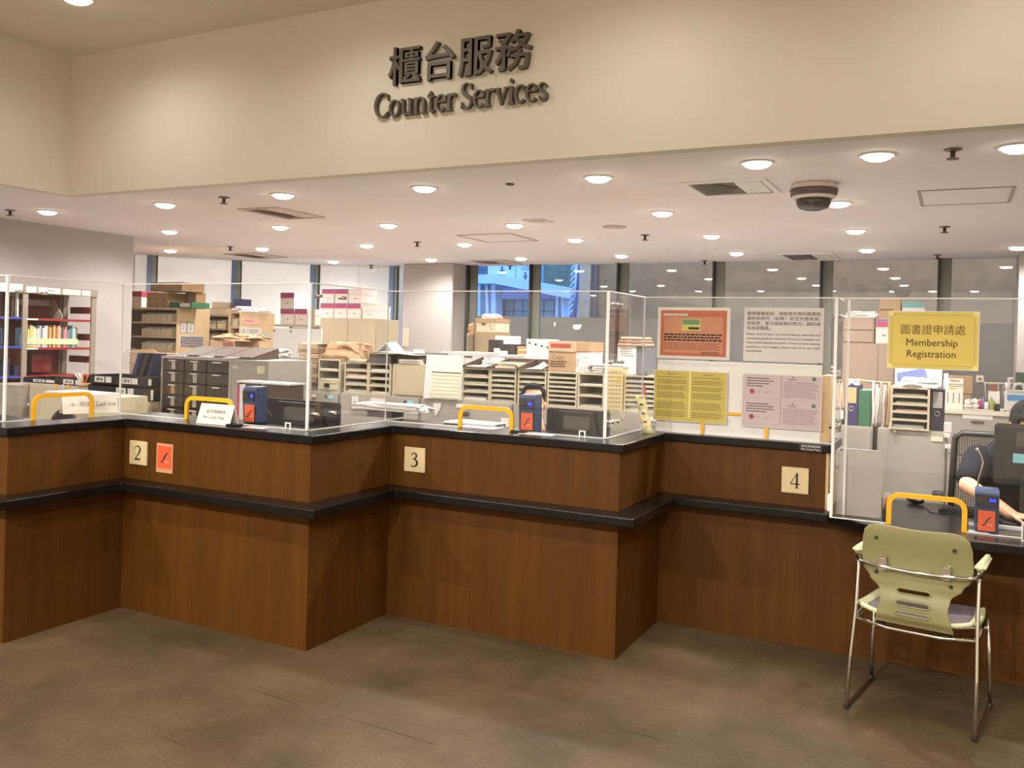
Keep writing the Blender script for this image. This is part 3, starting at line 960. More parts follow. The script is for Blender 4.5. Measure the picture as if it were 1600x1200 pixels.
# ------------------------------------------------------------------ raised lettering on the bulkhead
a, b = W(588, 186, Y=BULK_Y), W(858, 156, Y=BULK_Y)
t = thing('wall_sign', 'dark raised Chinese and English counter services lettering on the bulkhead', 'sign', ((a.x + b.x) / 2, BULK_Y, a.z))
zt = W(588, 150, Y=BULK_Y).z
lettering('english_lettering', '', t, BRONZE, (a.x, BULK_Y - .0005, (W(604, 186, Y=BULK_Y).z + W(735, 171, Y=BULK_Y).z) / 2), b.x - a.x, W(604, 147, Y=BULK_Y).z - W(604, 186, Y=BULK_Y).z, thick=.03, mesh=serif_mesh('Counter Services', -0.035))
c0, c1 = W(611, 108, Y=BULK_Y), W(834, 77, Y=BULK_Y)
lettering('chinese_lettering', '櫃台服務', t, BRONZE, (c0.x, BULK_Y - .0005, (W(611, 136, Y=BULK_Y).z + W(834, 106, Y=BULK_Y).z) / 2 - .004), c1.x - c0.x, W(611, 80, Y=BULK_Y).z - W(611, 136, Y=BULK_Y).z + .01, thick=.03, mesh=bold_mesh('櫃台服務', .012, 1.06))

# hairline cracks in the floor screed
for k, (p, q, w_) in enumerate((((385, 1075), (470, 1103), .004), ((525, 1118), (683, 1165), .004), ((250, 1152), (290, 1166), .003), ((978, 1142), (1042, 1159), .003))):
    a, b = W(*p, Z=0), W(*q, Z=0)
    d = (b - a).normalized(); n_ = Vector((-d.y, d.x, 0)) * w_ / 2
    mid = a.lerp(b, .5) + n_ * 3
    struct('trim_floor_crack_%d' % (k + 1), MB().prism([(a.x, a.y), (mid.x - n_.x, mid.y - n_.y), (b.x, b.y), (mid.x + n_.x, mid.y + n_.y)], .0002, .0008), M('crack_dark', (40, 33, 26), .9))
# ------------------------------------------------------------------ the stepped service counter
U0, U1, U2, U3 = -4.096, -2.789, -1.446, -0.579
V0, V1, V2, V3 = 2.69, 3.364, 4.039, 4.719
LEDGE, TOPZ = 0.72, 1.05
bays = [('counter bay at the left edge of the photo, brown wood, no number showing', -6.0, U0, V0, V1),
        ('brown wood counter bay carrying number plate 2 and the orange sheet', U0, U1, V1, V2),
        ('brown wood counter bay carrying number plate 3', U1, U2, V2, V3)]
for lb, xa, xb, y0, y1 in bays:
    t = thing('service_counter', lb, 'counter', ((xa + xb) / 2, y0, 0), 'stepped counter bays')
    for nm, z0, z1 in (('lower_panel', 0.0, LEDGE - .0455), ('upper_panel', LEDGE + .0005, TOPZ - .0405)):
        e = 0 if nm == 'lower_panel' else .002
        MB().prism([(xa - (.1 if xa > -5 else 0), y0 + e), (xb - e, y0 + e), (xb - e, y1 - .0005 + e), (xb - .13, y1 - .0005 + e), (xb - .13, y0 + .13), (xa - (.1 if xa > -5 else 0), y0 + .13)], z0, z1).build(nm, WOOD, t)
t = thing('service_counter', 'long brown wood counter bay carrying number plate 4, low desk at its right', 'counter', (.5, V3, 0), 'stepped counter bays')
bx('lower_panel', U2 - .1, 2.95, V3, V3 + .13, 0, LEDGE - .0455, WOOD, t)
bx('upper_panel', U2 - .1, U3 - .002, V3 + .002, V3 + .30, LEDGE + .0005, TOPZ - .0405, WOOD, t)
bx('end_panel', U3 - .002, U3 + .012, V3 + .004, V3 + .30, LEDGE, TOPZ - .04, M('pale_wood_edge', (206, 172, 122), .5, var=.08, scale=20), t)


def zig(d, xl=-6.0, dx=None):
    """the stepped line moved d towards the public side"""
    e = d if dx is None else dx
    return [(xl, V0 - d), (U0 + e, V0 - d), (U0 + e, V1 - d), (U1 + e, V1 - d), (U1 + e, V2 - d), (U2 + e, V2 - d), (U2 + e, V3 - d)]


top = zig(.022) + [(U3 + .03, V3 - .022), (U3 + .03, V3 + .40)] + zig(-.36, dx=-.165)[::-1]
top[-7] = (U2 - .165, V3 + .40)
tp = MB().prism(top, TOPZ - .04, TOPZ).build('stepped_worktop', BLACK)
bv = tp.modifiers.new('bevel', 'BEVEL'); bv.width = .004; bv.segments = 2; bv.limit_method = 'ANGLE'
tag(tp, 'black stepped upper worktop running over all the counter bays', 'worktop')
led = zig(.12)
cv = [(-.554, 4.541 + .058), (-.47, 4.535), (-.384, 4.46), (-.30, 4.385), (-.225, 4.345), (-.094, 4.322), (.033, 4.329), (.157, 4.338), (.274, 4.34), (.7, 4.36), (1.2, 4.42), (1.7, 4.52), (2.2, 4.6), (2.95, 4.6)]
led = led + cv + [(2.95, 5.05), (.12, 5.05), (.12, 5.27), (U3 + .014, 5.27), (U3 + .014, V3 + .03)] + [(U2 - .03, V3 + .03), (U2 - .03, V2 + .03), (U1 - .03, V2 + .03), (U1 - .03, V1 + .03), (U0 - .03, V1 + .03), (U0 - .03, V0 + .03), (-6, V0 + .03)]
lo = MB().prism(led, LEDGE - .045, LEDGE).build('counter_ledge', BLACK)
bv = lo.modifiers.new('bevel', 'BEVEL'); bv.width = .006; bv.segments = 2; bv.limit_method = 'ANGLE'
tag(lo, 'black lower ledge along the counter widening into a curved desk at right', 'ledge')

# staff desks behind the worktop
DESK = M('staff_desk', (150, 138, 120), .5)
for lb, xa, xb, y0 in (('plain staff desk behind counter 2', -4.4, U1 - .14, V1 + .14), ('plain staff desk behind counter 3', -2.6, U2 - .14, V2 + .14)):
    t = thing('staff_desk', lb, 'desk', ((xa + xb) / 2, y0 + .3, 0), 'staff desks')
    bx('desktop', xa, xb, y0, y0 + .56, .69, .72, DESK, t, .004)
    for x in (xa + .03, xb - .03):
        bx('leg', x - .02, x + .02, y0 + .3, y0 + .54, 0, .69, GREYS, t)
lg = thing('desk_pedestal', 'grey pedestal holding up the curved desk behind counter 4', 'pedestal', (.6, 5.1, 0))
bx('body', .9, 1.3, 4.865, 5.02, 0, LEDGE - .046, GREYS, lg)
bx('drawer', .92, 1.28, 4.851, 4.864, .35, .64, GREYS, lg)

# number plates
PLATE = M('brass_plate', (206, 184, 140), .45, var=.03, scale=12)
for n, x0, x1, z0, z1, y in (('2', -4.045, -3.910, .802, .932, V1), ('3', -2.689, -2.556, .806, .939, V2), ('4', -.796, -.662, .788, .921, V3)):
    t = thing('number_plate', 'square cream counter plate reading %s on the brown wood' % n, 'number plate', ((x0 + x1) / 2, y, z0), 'counter number plates')
    bx('plate', x0, x1, y - .012, y - .0005, z0, z1, PLATE, t, .002)
    w = .048
    lettering('numeral', '', t, INK, ((x0 + x1) / 2 - w / 2, y - .0125, z0 + .026), w, .08, mesh=serif_mesh(n))


def swoosh(parent, x0, x1, z0, z1, y, mat=NAVY):
    """the dark brush mark on the orange sheets: a slim diagonal stroke with a round foot"""
    w, h = x1 - x0, z1 - z0
    P = [(.20, .28), (.34, .25), (.46, .36), (.55, .48), (.66, .60), (.80, .72), (.72, .72), (.58, .63), (.50, .56), (.44, .46), (.40, .37), (.30, .31)]
    MB().prism([(x0 + a * w, z0 + b * h) for a, b in P], y - .0012, y, 'y').build('emblem', mat, parent)
    lines(parent, 'small_print', PAPER, (x0 + .55 * w, y - .0013, z0 + .26 * h), .34 * w, .10 * h, 2, seed=3)


t = thing('orange_sheet', 'orange sheet with dark swoosh in clear film taped beside plate 2', 'poster', (-3.785, V1, .79))
bx('plastic_film', -3.845, -3.722, V1 - .0022, V1 - .0006, .775, .932, M('clear_film_white', (200, 150, 110), .2), t)
bx('sheet', -3.836, -3.731, V1 - .0035, V1 - .0024, .798, .92, ORANGE, t)
swoosh(t, -3.836, -3.731, .798, .92, V1 - .0036)
# white print on the worktop edge at its right end
x0, x1, z0, z1 = RC(1252, 696, 1282, 706, V3 - .022)
pt = thing('edge_notice', 'tiny white next-counter print on the black worktop edge above plate 4', 'notice', (x0, V3 - .022, z0))
bx('strip', x0 - .01, x1 + .01, V3 - .0245, V3 - .0225, TOPZ - .038, TOPZ - .003, M('black_strip', (26, 22, 20), .4), pt)
lettering('chinese_lettering', '請往旁邊櫃檯', pt, PAPER, (x0, V3 - .025, TOPZ - .018), x1 - x0, .012)
lettering('english_lettering', 'Next Counter Please', pt, PAPER, (x0, V3 - .025, TOPZ - .033), x1 - x0, .011)

# ------------------------------------------------------------------ clear acrylic screens
AT = 1.80
TH = .008


def pane_x(parent, xa, xb, y, z0, z1, hole=None, edges=True, left=True, right=True):
    m = MB()
    if hole:
        h0, h1, hz = hole
        m.box(xa, h0, y, y + TH, z0, z1); m.box(h1, xb, y, y + TH, z0, z1); m.box(h0, h1, y, y + TH, hz, z1)
    else:
        m.box(xa, xb, y, y + TH, z0, z1)
    m.build('clear_pane', ACRYL, parent)
    if edges:
        bx('polished_edge', xa, xb, y - .0015, y + TH + .0015, z1, z1 + .005, EDGE, parent)
        for p_, q_ in ((xa, hole[0]), (hole[1], xb)) if hole else ((xa, xb),):
            bx('foot_edge', p_, q_, y - .001, y + TH + .001, z0, z0 + .004, EDGE, parent)
    if hole:
        h0, h1, hz = hole
        r = .035
        P = [(h0, z0), (h0, hz - r)] + [(h0 + r - r * math.cos(a), hz - r + r * math.sin(a)) for a in [math.radians(q) for q in (15, 30, 45, 60, 75)]] + [(h0 + r, hz)]
        P = [(p[0], y + TH / 2, p[1]) for p in P]
        P += [(h0 + h1 - p[0], p[1], p[2]) for p in P[::-1]]
        q = MB()
        wv = .022
        # flat tape around the opening: a rectangular band swept along the path
        prev = None
        C = Vector(((h0 + h1) / 2, y, z0))
        for i, p in enumerate(P):
            a, b = Vector(P[max(0, i - 1)]), Vector(P[min(len(P) - 1, i + 1)])
            d = (b - a).normalized()
            n = Vector((-d.z, 0, d.x))            # outward
            vs = [q.bm.verts.new(Vector(p) + n * u + Vector((0, v, 0))) for u, v in ((0, -.0065), (wv, -.0065), (wv, .0065), (0, .0065))]
            if prev:
                for k in range(4):
                    q.bm.faces.new((prev[k], prev[(k + 1) % 4], vs[(k + 1) % 4], vs[k]))
            prev = vs
        q.build('yellow_trim', YELLOW, parent)


def pane_y(parent, x, ya, yb, z0, z1, hole=None):
    m = MB()
    if hole:
        h0, h1, hz = hole
        m.box(x, x + TH, ya, h0, z0, z1); m.box(x, x + TH, h1, yb, z0, z1); m.box(x, x + TH, h0, h1, hz, z1)
    else:
        m.box(x, x + TH, ya, yb, z0, z1)
    m.build('clear_pane', ACRYL, parent)
    bx('polished_edge', x - .0015, x + TH + .0015, ya, yb, z1, z1 + .005, EDGE, parent)
    bx('foot_edge', x - .001, x + TH + .001, ya, yb if not hole else hole[0], z0, z0 + .004, EDGE, parent)
    if hole:
        h0, h1, hz = hole
        q = MB()
        r, wv = .035, .022
        P = [(h0, z0), (h0, hz - r)] + [(h0 + r - r * math.cos(math.radians(a)), hz - r + r * math.sin(math.radians(a))) for a in (15, 30, 45, 60, 75)] + [(h0 + r, hz)]
        P += [(h0 + h1 - p[0], p[1]) for p in P[::-1]]
        prev = None
        for i, p in enumerate(P):
            a, b = Vector(P[max(0, i - 1)]), Vector(P[min(len(P) - 1, i + 1)])
            d = (b - a).normalized()
            n = Vector((-d.y, d.x))
            vs = [q.bm.verts.new((x + TH / 2 + v, p[0] + n.x * u, p[1] + n.y * u)) for u, v in ((0, -.0065), (wv, -.0065), (wv, .0065), (0, .0065))]
            if prev:
                for k_ in range(4):
                    q.bm.faces.new((prev[k_], prev[(k_ + 1) % 4], vs[(k_ + 1) % 4], vs[k_]))
            prev = vs
        q.build('yellow_trim', YELLOW, parent)


def corner(parent, x, y, z0, z1, w=.007):
    bx('corner_edge', x - w, x + w, y - w, y + w, z0, z1, EDGE, parent, .002)


def studs(parent, pts, ax='y'):
    for p in pts:
        p = Vector(p)
        d = Vector((0, .022, 0)) if ax == 'y' else Vector((.022, 0, 0))
        MB().cyl(p - d, p + d, .009, None, 12).build('fixing_stud', CHROME, parent)


XA, XB, XC = -4.33, -2.94, -1.585
YA, YB1, YC, YD = 2.82, 3.51, 4.19, 4.76
Z0 = TOPZ + .001
t = thing('acrylic_screen', 'clear acrylic screen with yellow-edged opening at the left edge of the counter', 'screen', (XA, 3.1, TOPZ), 'clear counter screens')
pane_x(t, -6, XA, YA, Z0, AT)
pane_y(t, XA, YA + TH, YB1, Z0, AT, (W(56, 630, X=XA + .004).y, W(141, 630, X=XA + .004).y, W(100, 620, X=XA + .004).z))
corner(t, XA, YA, Z0, AT)
studs(t, [(XA - .0, YA + .06, 1.72), (XA, YA + .2, 1.72)], 'x')
t = thing('acrylic_screen', 'clear acrylic screen with yellow-edged opening standing over plate 2', 'screen', (-3.6, YB1, TOPZ), 'clear counter screens')
pane_x(t, XA + TH, XB, YB1, Z0, AT, (W(294, 640, Y=YB1 + .004).x, W(361, 643, Y=YB1 + .004).x, W(328, 627, Y=YB1 + .004).z))
corner(t, XA + .004, YB1, Z0, AT, .005)
corner(t, XB, YB1, Z0, AT)
pane_y(t, XB, YB1 + TH, YC, Z0, AT)
studs(t, [(XB, YB1 + .06, 1.74), (XB, YB1 + .26, 1.74), (XB, YB1 + .06, 1.13), (XB, YB1 + .2, 1.13)], 'x')
t = thing('acrylic_screen', 'clear acrylic screen with yellow-edged opening standing over plate 3', 'screen', (-2.2, YC, TOPZ), 'clear counter screens')
pane_x(t, XB + TH, XC, YC, Z0, AT, (W(722, 650, Y=YC + .004).x, W(797, 655, Y=YC + .004).x, W(760, 641, Y=YC + .004).z))
corner(t, XB + .004, YC, Z0, AT, .004)
corner(t, XC, YC, Z0, AT)
pane_y(t, XC, YC + TH, YD, Z0, AT)
studs(t, [(XC, YC + .08, 1.74), (XC, YC + .16, 1.74), (XC, YC + .08, 1.13), (XC, YC + .16, 1.13), (XC, YC + .03, 1.44), (XC, YC + .2, 1.44)], 'x')
t = thing('acrylic_screen', 'clear acrylic screen bearing four notices above plate 4', 'screen', (-1.1, YD, TOPZ), 'clear counter screens')
pane_x(t, XC + TH, U3 + .03, YD, Z0, AT)
corner(t, XC + .004, YD, Z0, AT, .004)
XE, YE = -.525, 4.505
t = thing('acrylic_screen', 'tall clear acrylic screen above the curved desk holding the yellow membership notice', 'screen', (.5, YE, LEDGE), 'clear counter screens')
pane_x(t, XE, 2.6, YE, LEDGE + .001, AT - .015, (W(1393, 790, Y=YE + .004).x, W(1503, 800, Y=YE + .004).x, W(1448, 781, Y=YE + .004).z))
pane_y(t, XE, YE + TH, YD, LEDGE + .001 if False else TOPZ + .06, AT - .015)
corner(t, XE, YE, LEDGE + .001, AT - .015)
studs(t, [(XE, YE + .03, 1.70), (XE, YE + .14, 1.70), (XE, YE + .02, 1.16), (XE, YE + .14, 1.16)], 'x')
bx('spacer', XE - .02, XE + .0, YE + .0, YE + .05, LEDGE + .03, LEDGE + .11, EDGE, t, .003)
bx('corner_rod', XE + .04, XE + .052, YE + .10, YE + .112, LEDGE + .001, AT - .015, EDGE, t)
# acrylic clips at the panes' feet
for x, y, l in ((-3.07, YB1 - .012, 'clear square acrylic clip at the foot of screen over plate 2'), (-1.72, YC - .012, 'clear square acrylic clip at the foot of screen over plate 3')):
    c = MB()
    for q in ((x, x + .006, TOPZ, TOPZ + .03), (x + .03, x + .036, TOPZ, TOPZ + .03), (x, x + .036, TOPZ + .03, TOPZ + .036)):
        c.box(q[0], q[1], y - .006, y, q[2], q[3])
    tag(c.build('pane_clip', EDGE), l, 'clip', 'acrylic clips')

# ------------------------------------------------------------------ notices on the screens
def FP(name, col):
    '''laminated paper: light from the office glows through it a little'''
    return MATS[name] if name in MATS else mat_film(name, col, .12)


NY = YD - .004


def sheet(name, label, pix, Y, mat, cat='notice', lam=True, group=None):
    ps = [W(a, b, Y=Y) for a, b in pix]
    x0, x1 = (ps[0].x + ps[3].x) / 2, (ps[1].x + ps[2].x) / 2
    z1, z0 = (ps[0].z + ps[1].z) / 2, (ps[2].z + ps[3].z) / 2
    t = thing(name, label, cat, ((x0 + x1) / 2, Y, z0), group)
    if lam:
        bx('laminate', x0 - .004, x1 + .004, Y - .0008, Y + .0008, z0 - .004, z1 + .004, FP('laminate_edge', (232, 226, 216)), t)
    bx('sheet', x0, x1, Y - .0016, Y - .0009, z0, z1, mat, t)
    return t, x0, x1, z0, z1


PEACH = FP('peach_paper', (204, 142, 110))
t, x0, x1, z0, z1 = sheet('notice_sheet', 'orange laminated notice with squared border and a green card picture', [(1030, 480), (1141, 483), (1138, 563), (1027, 557)], NY, FP('laminate_edge', (232, 226, 216)))
w, h = x1 - x0, z1 - z0
bx('orange_field', x0 + .014, x1 - .014, NY - .0022, NY - .0017, z0 + .012, z1 - .012, FP('grid_orange', (196, 118, 88)), t)
gl = MB()
for i in range(34):
    x = x0 + .02 + (w - .04) * i / 33
    if .06 < (x - x0) < w - .06 and i % 1 == 0:
        gl.box(x - .0008, x + .0008, NY - .0025, NY - .0022, z1 - .045, z1 - .014)
        gl.box(x - .0008, x + .0008, NY - .0025, NY - .0022, z0 + .014, z0 + .03)
    else:
        gl.box(x - .0008, x + .0008, NY - .0025, NY - .0022, z0 + .014, z1 - .014)
for i in range(22):
    z = z0 + .016 + (h - .032) * i / 21
    gl.box(x0 + .016, x0 + .06, NY - .0025, NY - .0022, z - .0008, z + .0008)
    gl.box(x1 - .06, x1 - .016, NY - .0025, NY - .0022, z - .0008, z + .0008)
gl.build('grid_lines', M('grid_red', (190, 92, 62), .6), t)
bx('text_field', x0 + .034, x1 - .034, NY - .003, NY - .0026, z0 + .03, z1 - .05, PEACH, t)
lines(t, 'heading', PAPER, (x0 + .03, NY - .0032, z1 - .045), .14, .016, 1, ragged=0, fill=.8)
lines(t, 'heading_print', M('red_ink', (190, 70, 50), .6), (x0 + .175, NY - .0032, z1 - .042), .17, .012, 1, ragged=0)
cxa, cza = x0 + .135, z1 - .125
bx('card_picture', cxa, cxa + .105, NY - .0036, NY - .0031, cza, cza + .066, M('card_olive', (196, 186, 96), .5), t)
bx('card_band', cxa + .003, cxa + .1, NY - .0041, NY - .0037, cza + .034, cza + .062, M('card_green', (98, 132, 88), .5), t)
bx('card_strip', cxa + .038, cxa + .098, NY - .0041, NY - .0037, cza + .008, cza + .02, INK, t)
lines(t, 'chinese_print', INK, (x0 + .035, NY - .0032, z0 + .092), w - .07, .046, 3, ragged=.05, fill=.6)
lines(t, 'english_print', M('dark_red_ink', (120, 62, 50), .7), (x0 + .035, NY - .0032, z0 + .045), w - .07, .042, 5, ragged=.1, fill=.4)
lines(t, 'signature_print', INK, (x1 - .15, NY - .0032, z0 + .022), .1, .018, 2, ragged=.1)

WH = FP('white_laminated', (226, 216, 210))
t, x0, x1, z0, z1 = sheet('notice_sheet', 'white laminated notice asking readers to check borrowed library materials', [(1166, 482), (1287, 482), (1284, 567), (1161, 562)], NY, WH)
w, h = x1 - x0, z1 - z0
cl = ['離開圖書館前，請檢查外借的圖書館', '資料和附件（如有）是否完整無損，', '如缺頁、塗污或破損的情況，請即通', '知本館職員。']
for i, s in enumerate(cl):
    lettering('chinese_lettering', s, t, GINK, (x0 + .012, NY - .002, z1 - .038 - i * .026), (w - .024) * (.33 if i == 3 else 1), .021, mesh=bold_mesh(s, .008))
el = ['Please check if your borrowed library materials and', 'accompanying library materials (if any) are complete and', 'intact before leaving the library. If there are any missing,', 'marked or torn pages, please report to our staff', 'immediately.']
for i, s in enumerate(el):
    lettering('english_lettering', s, t, GINK, (x0 + .012, NY - .002, z1 - .146 - i * .0225), (w - .024) * (.22 if i == 4 else 1), .014, mesh=bold_mesh(s, .016))

# white board behind the lower notices, held with yellow tape
X0, X1 = -1.50, -.62
bb = thing('white_board', 'wide white board standing behind the acrylic, yellow tape at its foot', 'board', ((X0 + X1) / 2, YD + .012, TOPZ))
bx('board', X0, X1, YD + TH + .004, YD + TH + .016, TOPZ + .002, 1.452, M('display_board_white', (240, 236, 230), .5), bb, .002)
for a in (1097, 1197):
    x = W(a, 670, Y=NY).x
    bx('yellow_tape', x - .008, x + .008, NY - .001, NY - .0002, TOPZ + .004, TOPZ + .075, YELLOW, bb)
xa, xb = W(1136, 648, Y=NY).x, W(1162, 650, Y=NY).x
bx('yellow_tape', xa, xb, NY - .001, NY - .0002, 1.168, 1.182, YELLOW, bb)
bx('board_back', X0 + .88, X0 + .92, YD + .03, YD + .28, TOPZ + .002, 1.40, M('pale_wood_edge'), bb)

YP = FP('yellow_laminated', (204, 184, 100))
t, x0, x1, z0, z1 = sheet('notice_sheet', 'yellow pair of closely printed pages laminated together on the screen', [(1024, 577), (1137, 584), (1133, 662), (1021, 655)], NY, YP)
xm = (x0 + x1) / 2
bx('centre_fold', xm - .004, xm + .002, NY - .0022, NY - .0017, z0 + .02, z1 - .002, M('pale_yellow', (238, 222, 150), .3), t)
YI = M('olive_ink', (112, 96, 50), .7)
for q, (a, b) in enumerate(((x0 + .014, xm - .014), (xm + .012, x1 - .012))):
    lines(t, 'page_print', YI, (a, NY - .002, z0 + .02), b - a, z1 - z0 - .05, 26, ragged=.12, fill=.42, seed=5 + q, skip=(1, 5, 9, 14, 15, 21))
    lines(t, 'page_heading', YI, ((a + b) / 2 - .03, NY - .002, z1 - .022), .06, .01, 1, ragged=0)

PK = FP('mauve_laminated', (204, 186, 184))
t, x0, x1, z0, z1 = sheet('notice_sheet', 'greyish pink pair of printed pages with two red seals on the screen', [(1162, 585), (1285, 588), (1280, 672), (1158, 665)], NY, PK)
xm = (x0 + x1) / 2
w, h = x1 - x0, z1 - z0
DI = M('dark_print', (78, 66, 68), .7)
bx('page_frame', xm - .001, xm + .001, NY - .002, NY - .0017, z0 + .015, z1 - .003, DI, t)
for k_ in range(2):
    zb = z0 + .015 + (.135 if k_ == 0 else .0)
    bx('page_rule', x0 + .01, xm - .008, NY - .002, NY - .0017, zb - .001, zb, M('mauve_ink', (150, 130, 132), .7), t)
    lines(t, 'left_print', DI, (x0 + .022, NY - .002, zb + .058), .15, .055, 4, ragged=.5, fill=.4, seed=11 + k_)
    sx_ = x0 + .05
    MB().cyl((sx_, NY - .0022, zb + .036), (sx_, NY - .0017, zb + .036), .013, None, 18).build('red_seal', M('seal_red', (150, 62, 66), .6), t)
    lines(t, 'seal_print', M('rose_ink', (176, 120, 118), .6), (x0 + .07, NY - .002, zb + .028), .035, .012, 2, seed=2)
    lines(t, 'date_print', DI, (x0 + .115, NY - .002, zb + .03), .03, .006, 1, seed=2)
    zr = z0 + .01 + (.14 if k_ == 0 else 0)
    lines(t, 'right_print', M('mauve_ink'), (xm + .012, NY - .002, zr + .01), w / 2 - .024, .085, 9, ragged=.15, fill=.45, seed=20 + k_)
    MB().cyl((xm + .06, NY - .0022, zr + .118), (xm + .06, NY - .0017, zr + .118), .004, None, 12).build('small_crest', DI, t)
    MB().cyl((x1 - .035, NY - .0022, zr + .113), (x1 - .035, NY - .0017, zr + .113), .0105, None, 18).build('green_emblem', M('emblem_green', (92, 110, 98), .6), t)
    lines(t, 'right_heading', DI, (xm + .035, NY - .002, zr + .1), .055, .012, 2, ragged=.3, seed=3)

YN = YE - .004
YEL = FP('yellow_notice_paper', (226, 202, 108))
t, x0, x1, z0, z1 = sheet('notice_sheet', 'yellow laminated notice reading Membership Registration over the curved desk', [(1391, 487), (1531, 488), (1526, 578), (1386, 574)], YN, YEL)
w, h = x1 - x0, z1 - z0
f = MB()
i0 = .014
for q in ((x0 + i0, x1 - i0, z1 - i0 - .001, z1 - i0), (x0 + i0, x1 - i0, z0 + i0, z0 + i0 + .001), (x0 + i0, x0 + i0 + .001, z0 + i0, z1 - i0), (x1 - i0 - .001, x1 - i0, z0 + i0, z1 - i0)):
    f.box(q[0], q[1], YN - .002, YN - .0017, q[2], q[3])
f.build('border_line', M('olive_ink'), t)
for q in ((x0, z0), (x1 - .016, z0), (x0, z1 - .016), (x1 - .016, z1 - .016)):
    bx('corner_tape', q[0] - .003, q[0] + .018, YN - .0026, YN - .0021, q[1] - .003, q[1] + .018, M('clear_tape', (236, 222, 140), .2), t)
OI = M('brown_ink', (84, 64, 30), .7)
lettering('chinese_lettering', '圖書證申請處', t, OI, (x0 + w * .14, YN - .002, z0 + h * .60), w * .72, h * .175)
lettering('english_lettering', 'Membership', t, OI, (x0 + w * .205, YN - .002, z0 + h * .355), w * .575, h * .165, mesh=bold_mesh('Membership', .008))
lettering('english_lettering', 'Registration', t, OI, (x0 + w * .215, YN - .002, z0 + h * .155), w * .545, h * .165, mesh=bold_mesh('Registration', .008))

# ------------------------------------------------------------------ things on the worktop


def tent_card(label, x, y, w, h, rows, rot=0.0, z=TOPZ):
    t = thing('tent_card', label, 'card', (x, y, z), 'folded counter cards')
    CP = M('card_white', (232, 222, 206), .6)
    c, s = math.cos(rot), math.sin(rot)
    m = MB()
    d = .035
    pts = [(-d, 0), (-d + .002, 0), (.0, h - .003), (d - .002, 0), (d, 0), (0, h)]
    m.prism(pts, -w / 2, w / 2, 'x')
    for v in m.bm.verts:
        a, b = v.co.x, v.co.y
        v.co = Vector((x + c * a - s * b, y + s * a + c * b, z + .001 + v.co.z))
    m.build('card', CP, t)
    ux = Vector((c, s, 0))
    n = Vector((s, -c, 0))
    uz = (Vector((0, 0, h)) - n * d).normalized()
    o = Vector((x, y, z + .001)) + n * d + (ux.cross(uz)) * .0012
    for body, mt, fa, fb, ga, gb in rows:
        lettering('lettering', body, t, mt, o - ux * w / 2 + ux * w * fa + uz * h * ga, w * (fb - fa), h * (gb - ga), ux=ux, uz=uz)
    return t


tent_card('white folded card reading next counter please, inside the opening over plate 2', -3.50, YB1 - .055, .24, .105,
          [('請往其他櫃檯辦理', GINK, .22, .80, .56, .76), ('Next Counter Please', GINK, .16, .80, .28, .46)], 0.0)
v = W(172, 655, X=XA - .05)
tent_card('white folded card about cash payment standing behind the left screen', XA - .14, 3.42, .30, .10,
          [('現金', M('rose_ink'), .30, .52, .4, .72), ('Cash box', GINK, .6, .97, .42, .7), ('＋', M('seal_red'), .14, .22, .42, .66)], math.radians(70))


def reader(x, y, z, label, digits, rot=0.0):
    """a payment card reader: slate casing with raked black head, display and an orange sheet below"""
    t = thing('card_reader', label, 'card reader', (x, y, z), 'payment card readers')
    w, d, h = .098, .085, .20
    c, s = math.cos(rot), math.sin(rot)

    def tr(o):
        pass
    m = MB()
    prof = [(-d / 2, 0), (d / 2, 0), (d / 2 - .006, h), (-d / 2 + .004, h - .004), (-d / 2 - .0105, h - .022), (-d / 2 - .0105, h - .075), (-d / 2, h - .088)]
    m.prism([(y + a, z + .001 + b) for a, b in prof], x - w / 2, x + w / 2, 'x', READER)
    bmesh.ops.bevel(m.bm, geom=m.bm.edges[:], offset=.004, segments=2, affect='EDGES')
    m.build('casing', None, t)
    yf = y - d / 2
    bx('face', x - w / 2 + .006, x + w / 2 - .006, yf - .0155, yf - .011, z + h - .074, z + h - .024, DARK, t, .002)
    bx('display', x + .004, x + .040, yf - .0175, yf - .0156, z + h - .060, z + h - .036, M('display_dark', (16, 16, 60), .2), t)
    if digits:
        lettering('digits', digits, t, LEDB, (x + .008, yf - .0178, z + h - .056), .028, .016, mesh=bold_mesh(digits, .03))
    else:
        MB().cyl((x + .025, yf - .018, z + h - .048), (x + .025, yf - .0176, z + h - .048), .010, None, 16).build('display_spot', LEDB, t)
    bx('sensor_window', x - .040, x - .018, yf - .0168, yf - .0156, z + h - .056, z + h - .038, M('brown_window', (70, 50, 40), .3), t)
    bx('lower_face', x - w / 2 + .008, x + w / 2 - .008, yf - .0045, yf - .0005, z + .006, z + h - .1, DARK, t, .002)
    bx('orange_sheet', x - .035, x + .035, yf - .0056, yf - .0047, z + .010, z + h - .098, ORANGE, t)
    swoosh(t, x - .035, x + .035, z + .010, z + h - .098, yf - .0058)
    return t


reader(-3.395, 3.625, TOPZ, 'slate card reader with blue spot display beside the monitor over plate 2', '')
reader(-2.045, 4.275, TOPZ, 'slate card reader with blue digits in front of the seated clerk over plate 3', '00')
reader(.140, 4.60, LEDGE, 'slate card reader with blue digits on the curved desk', '00')


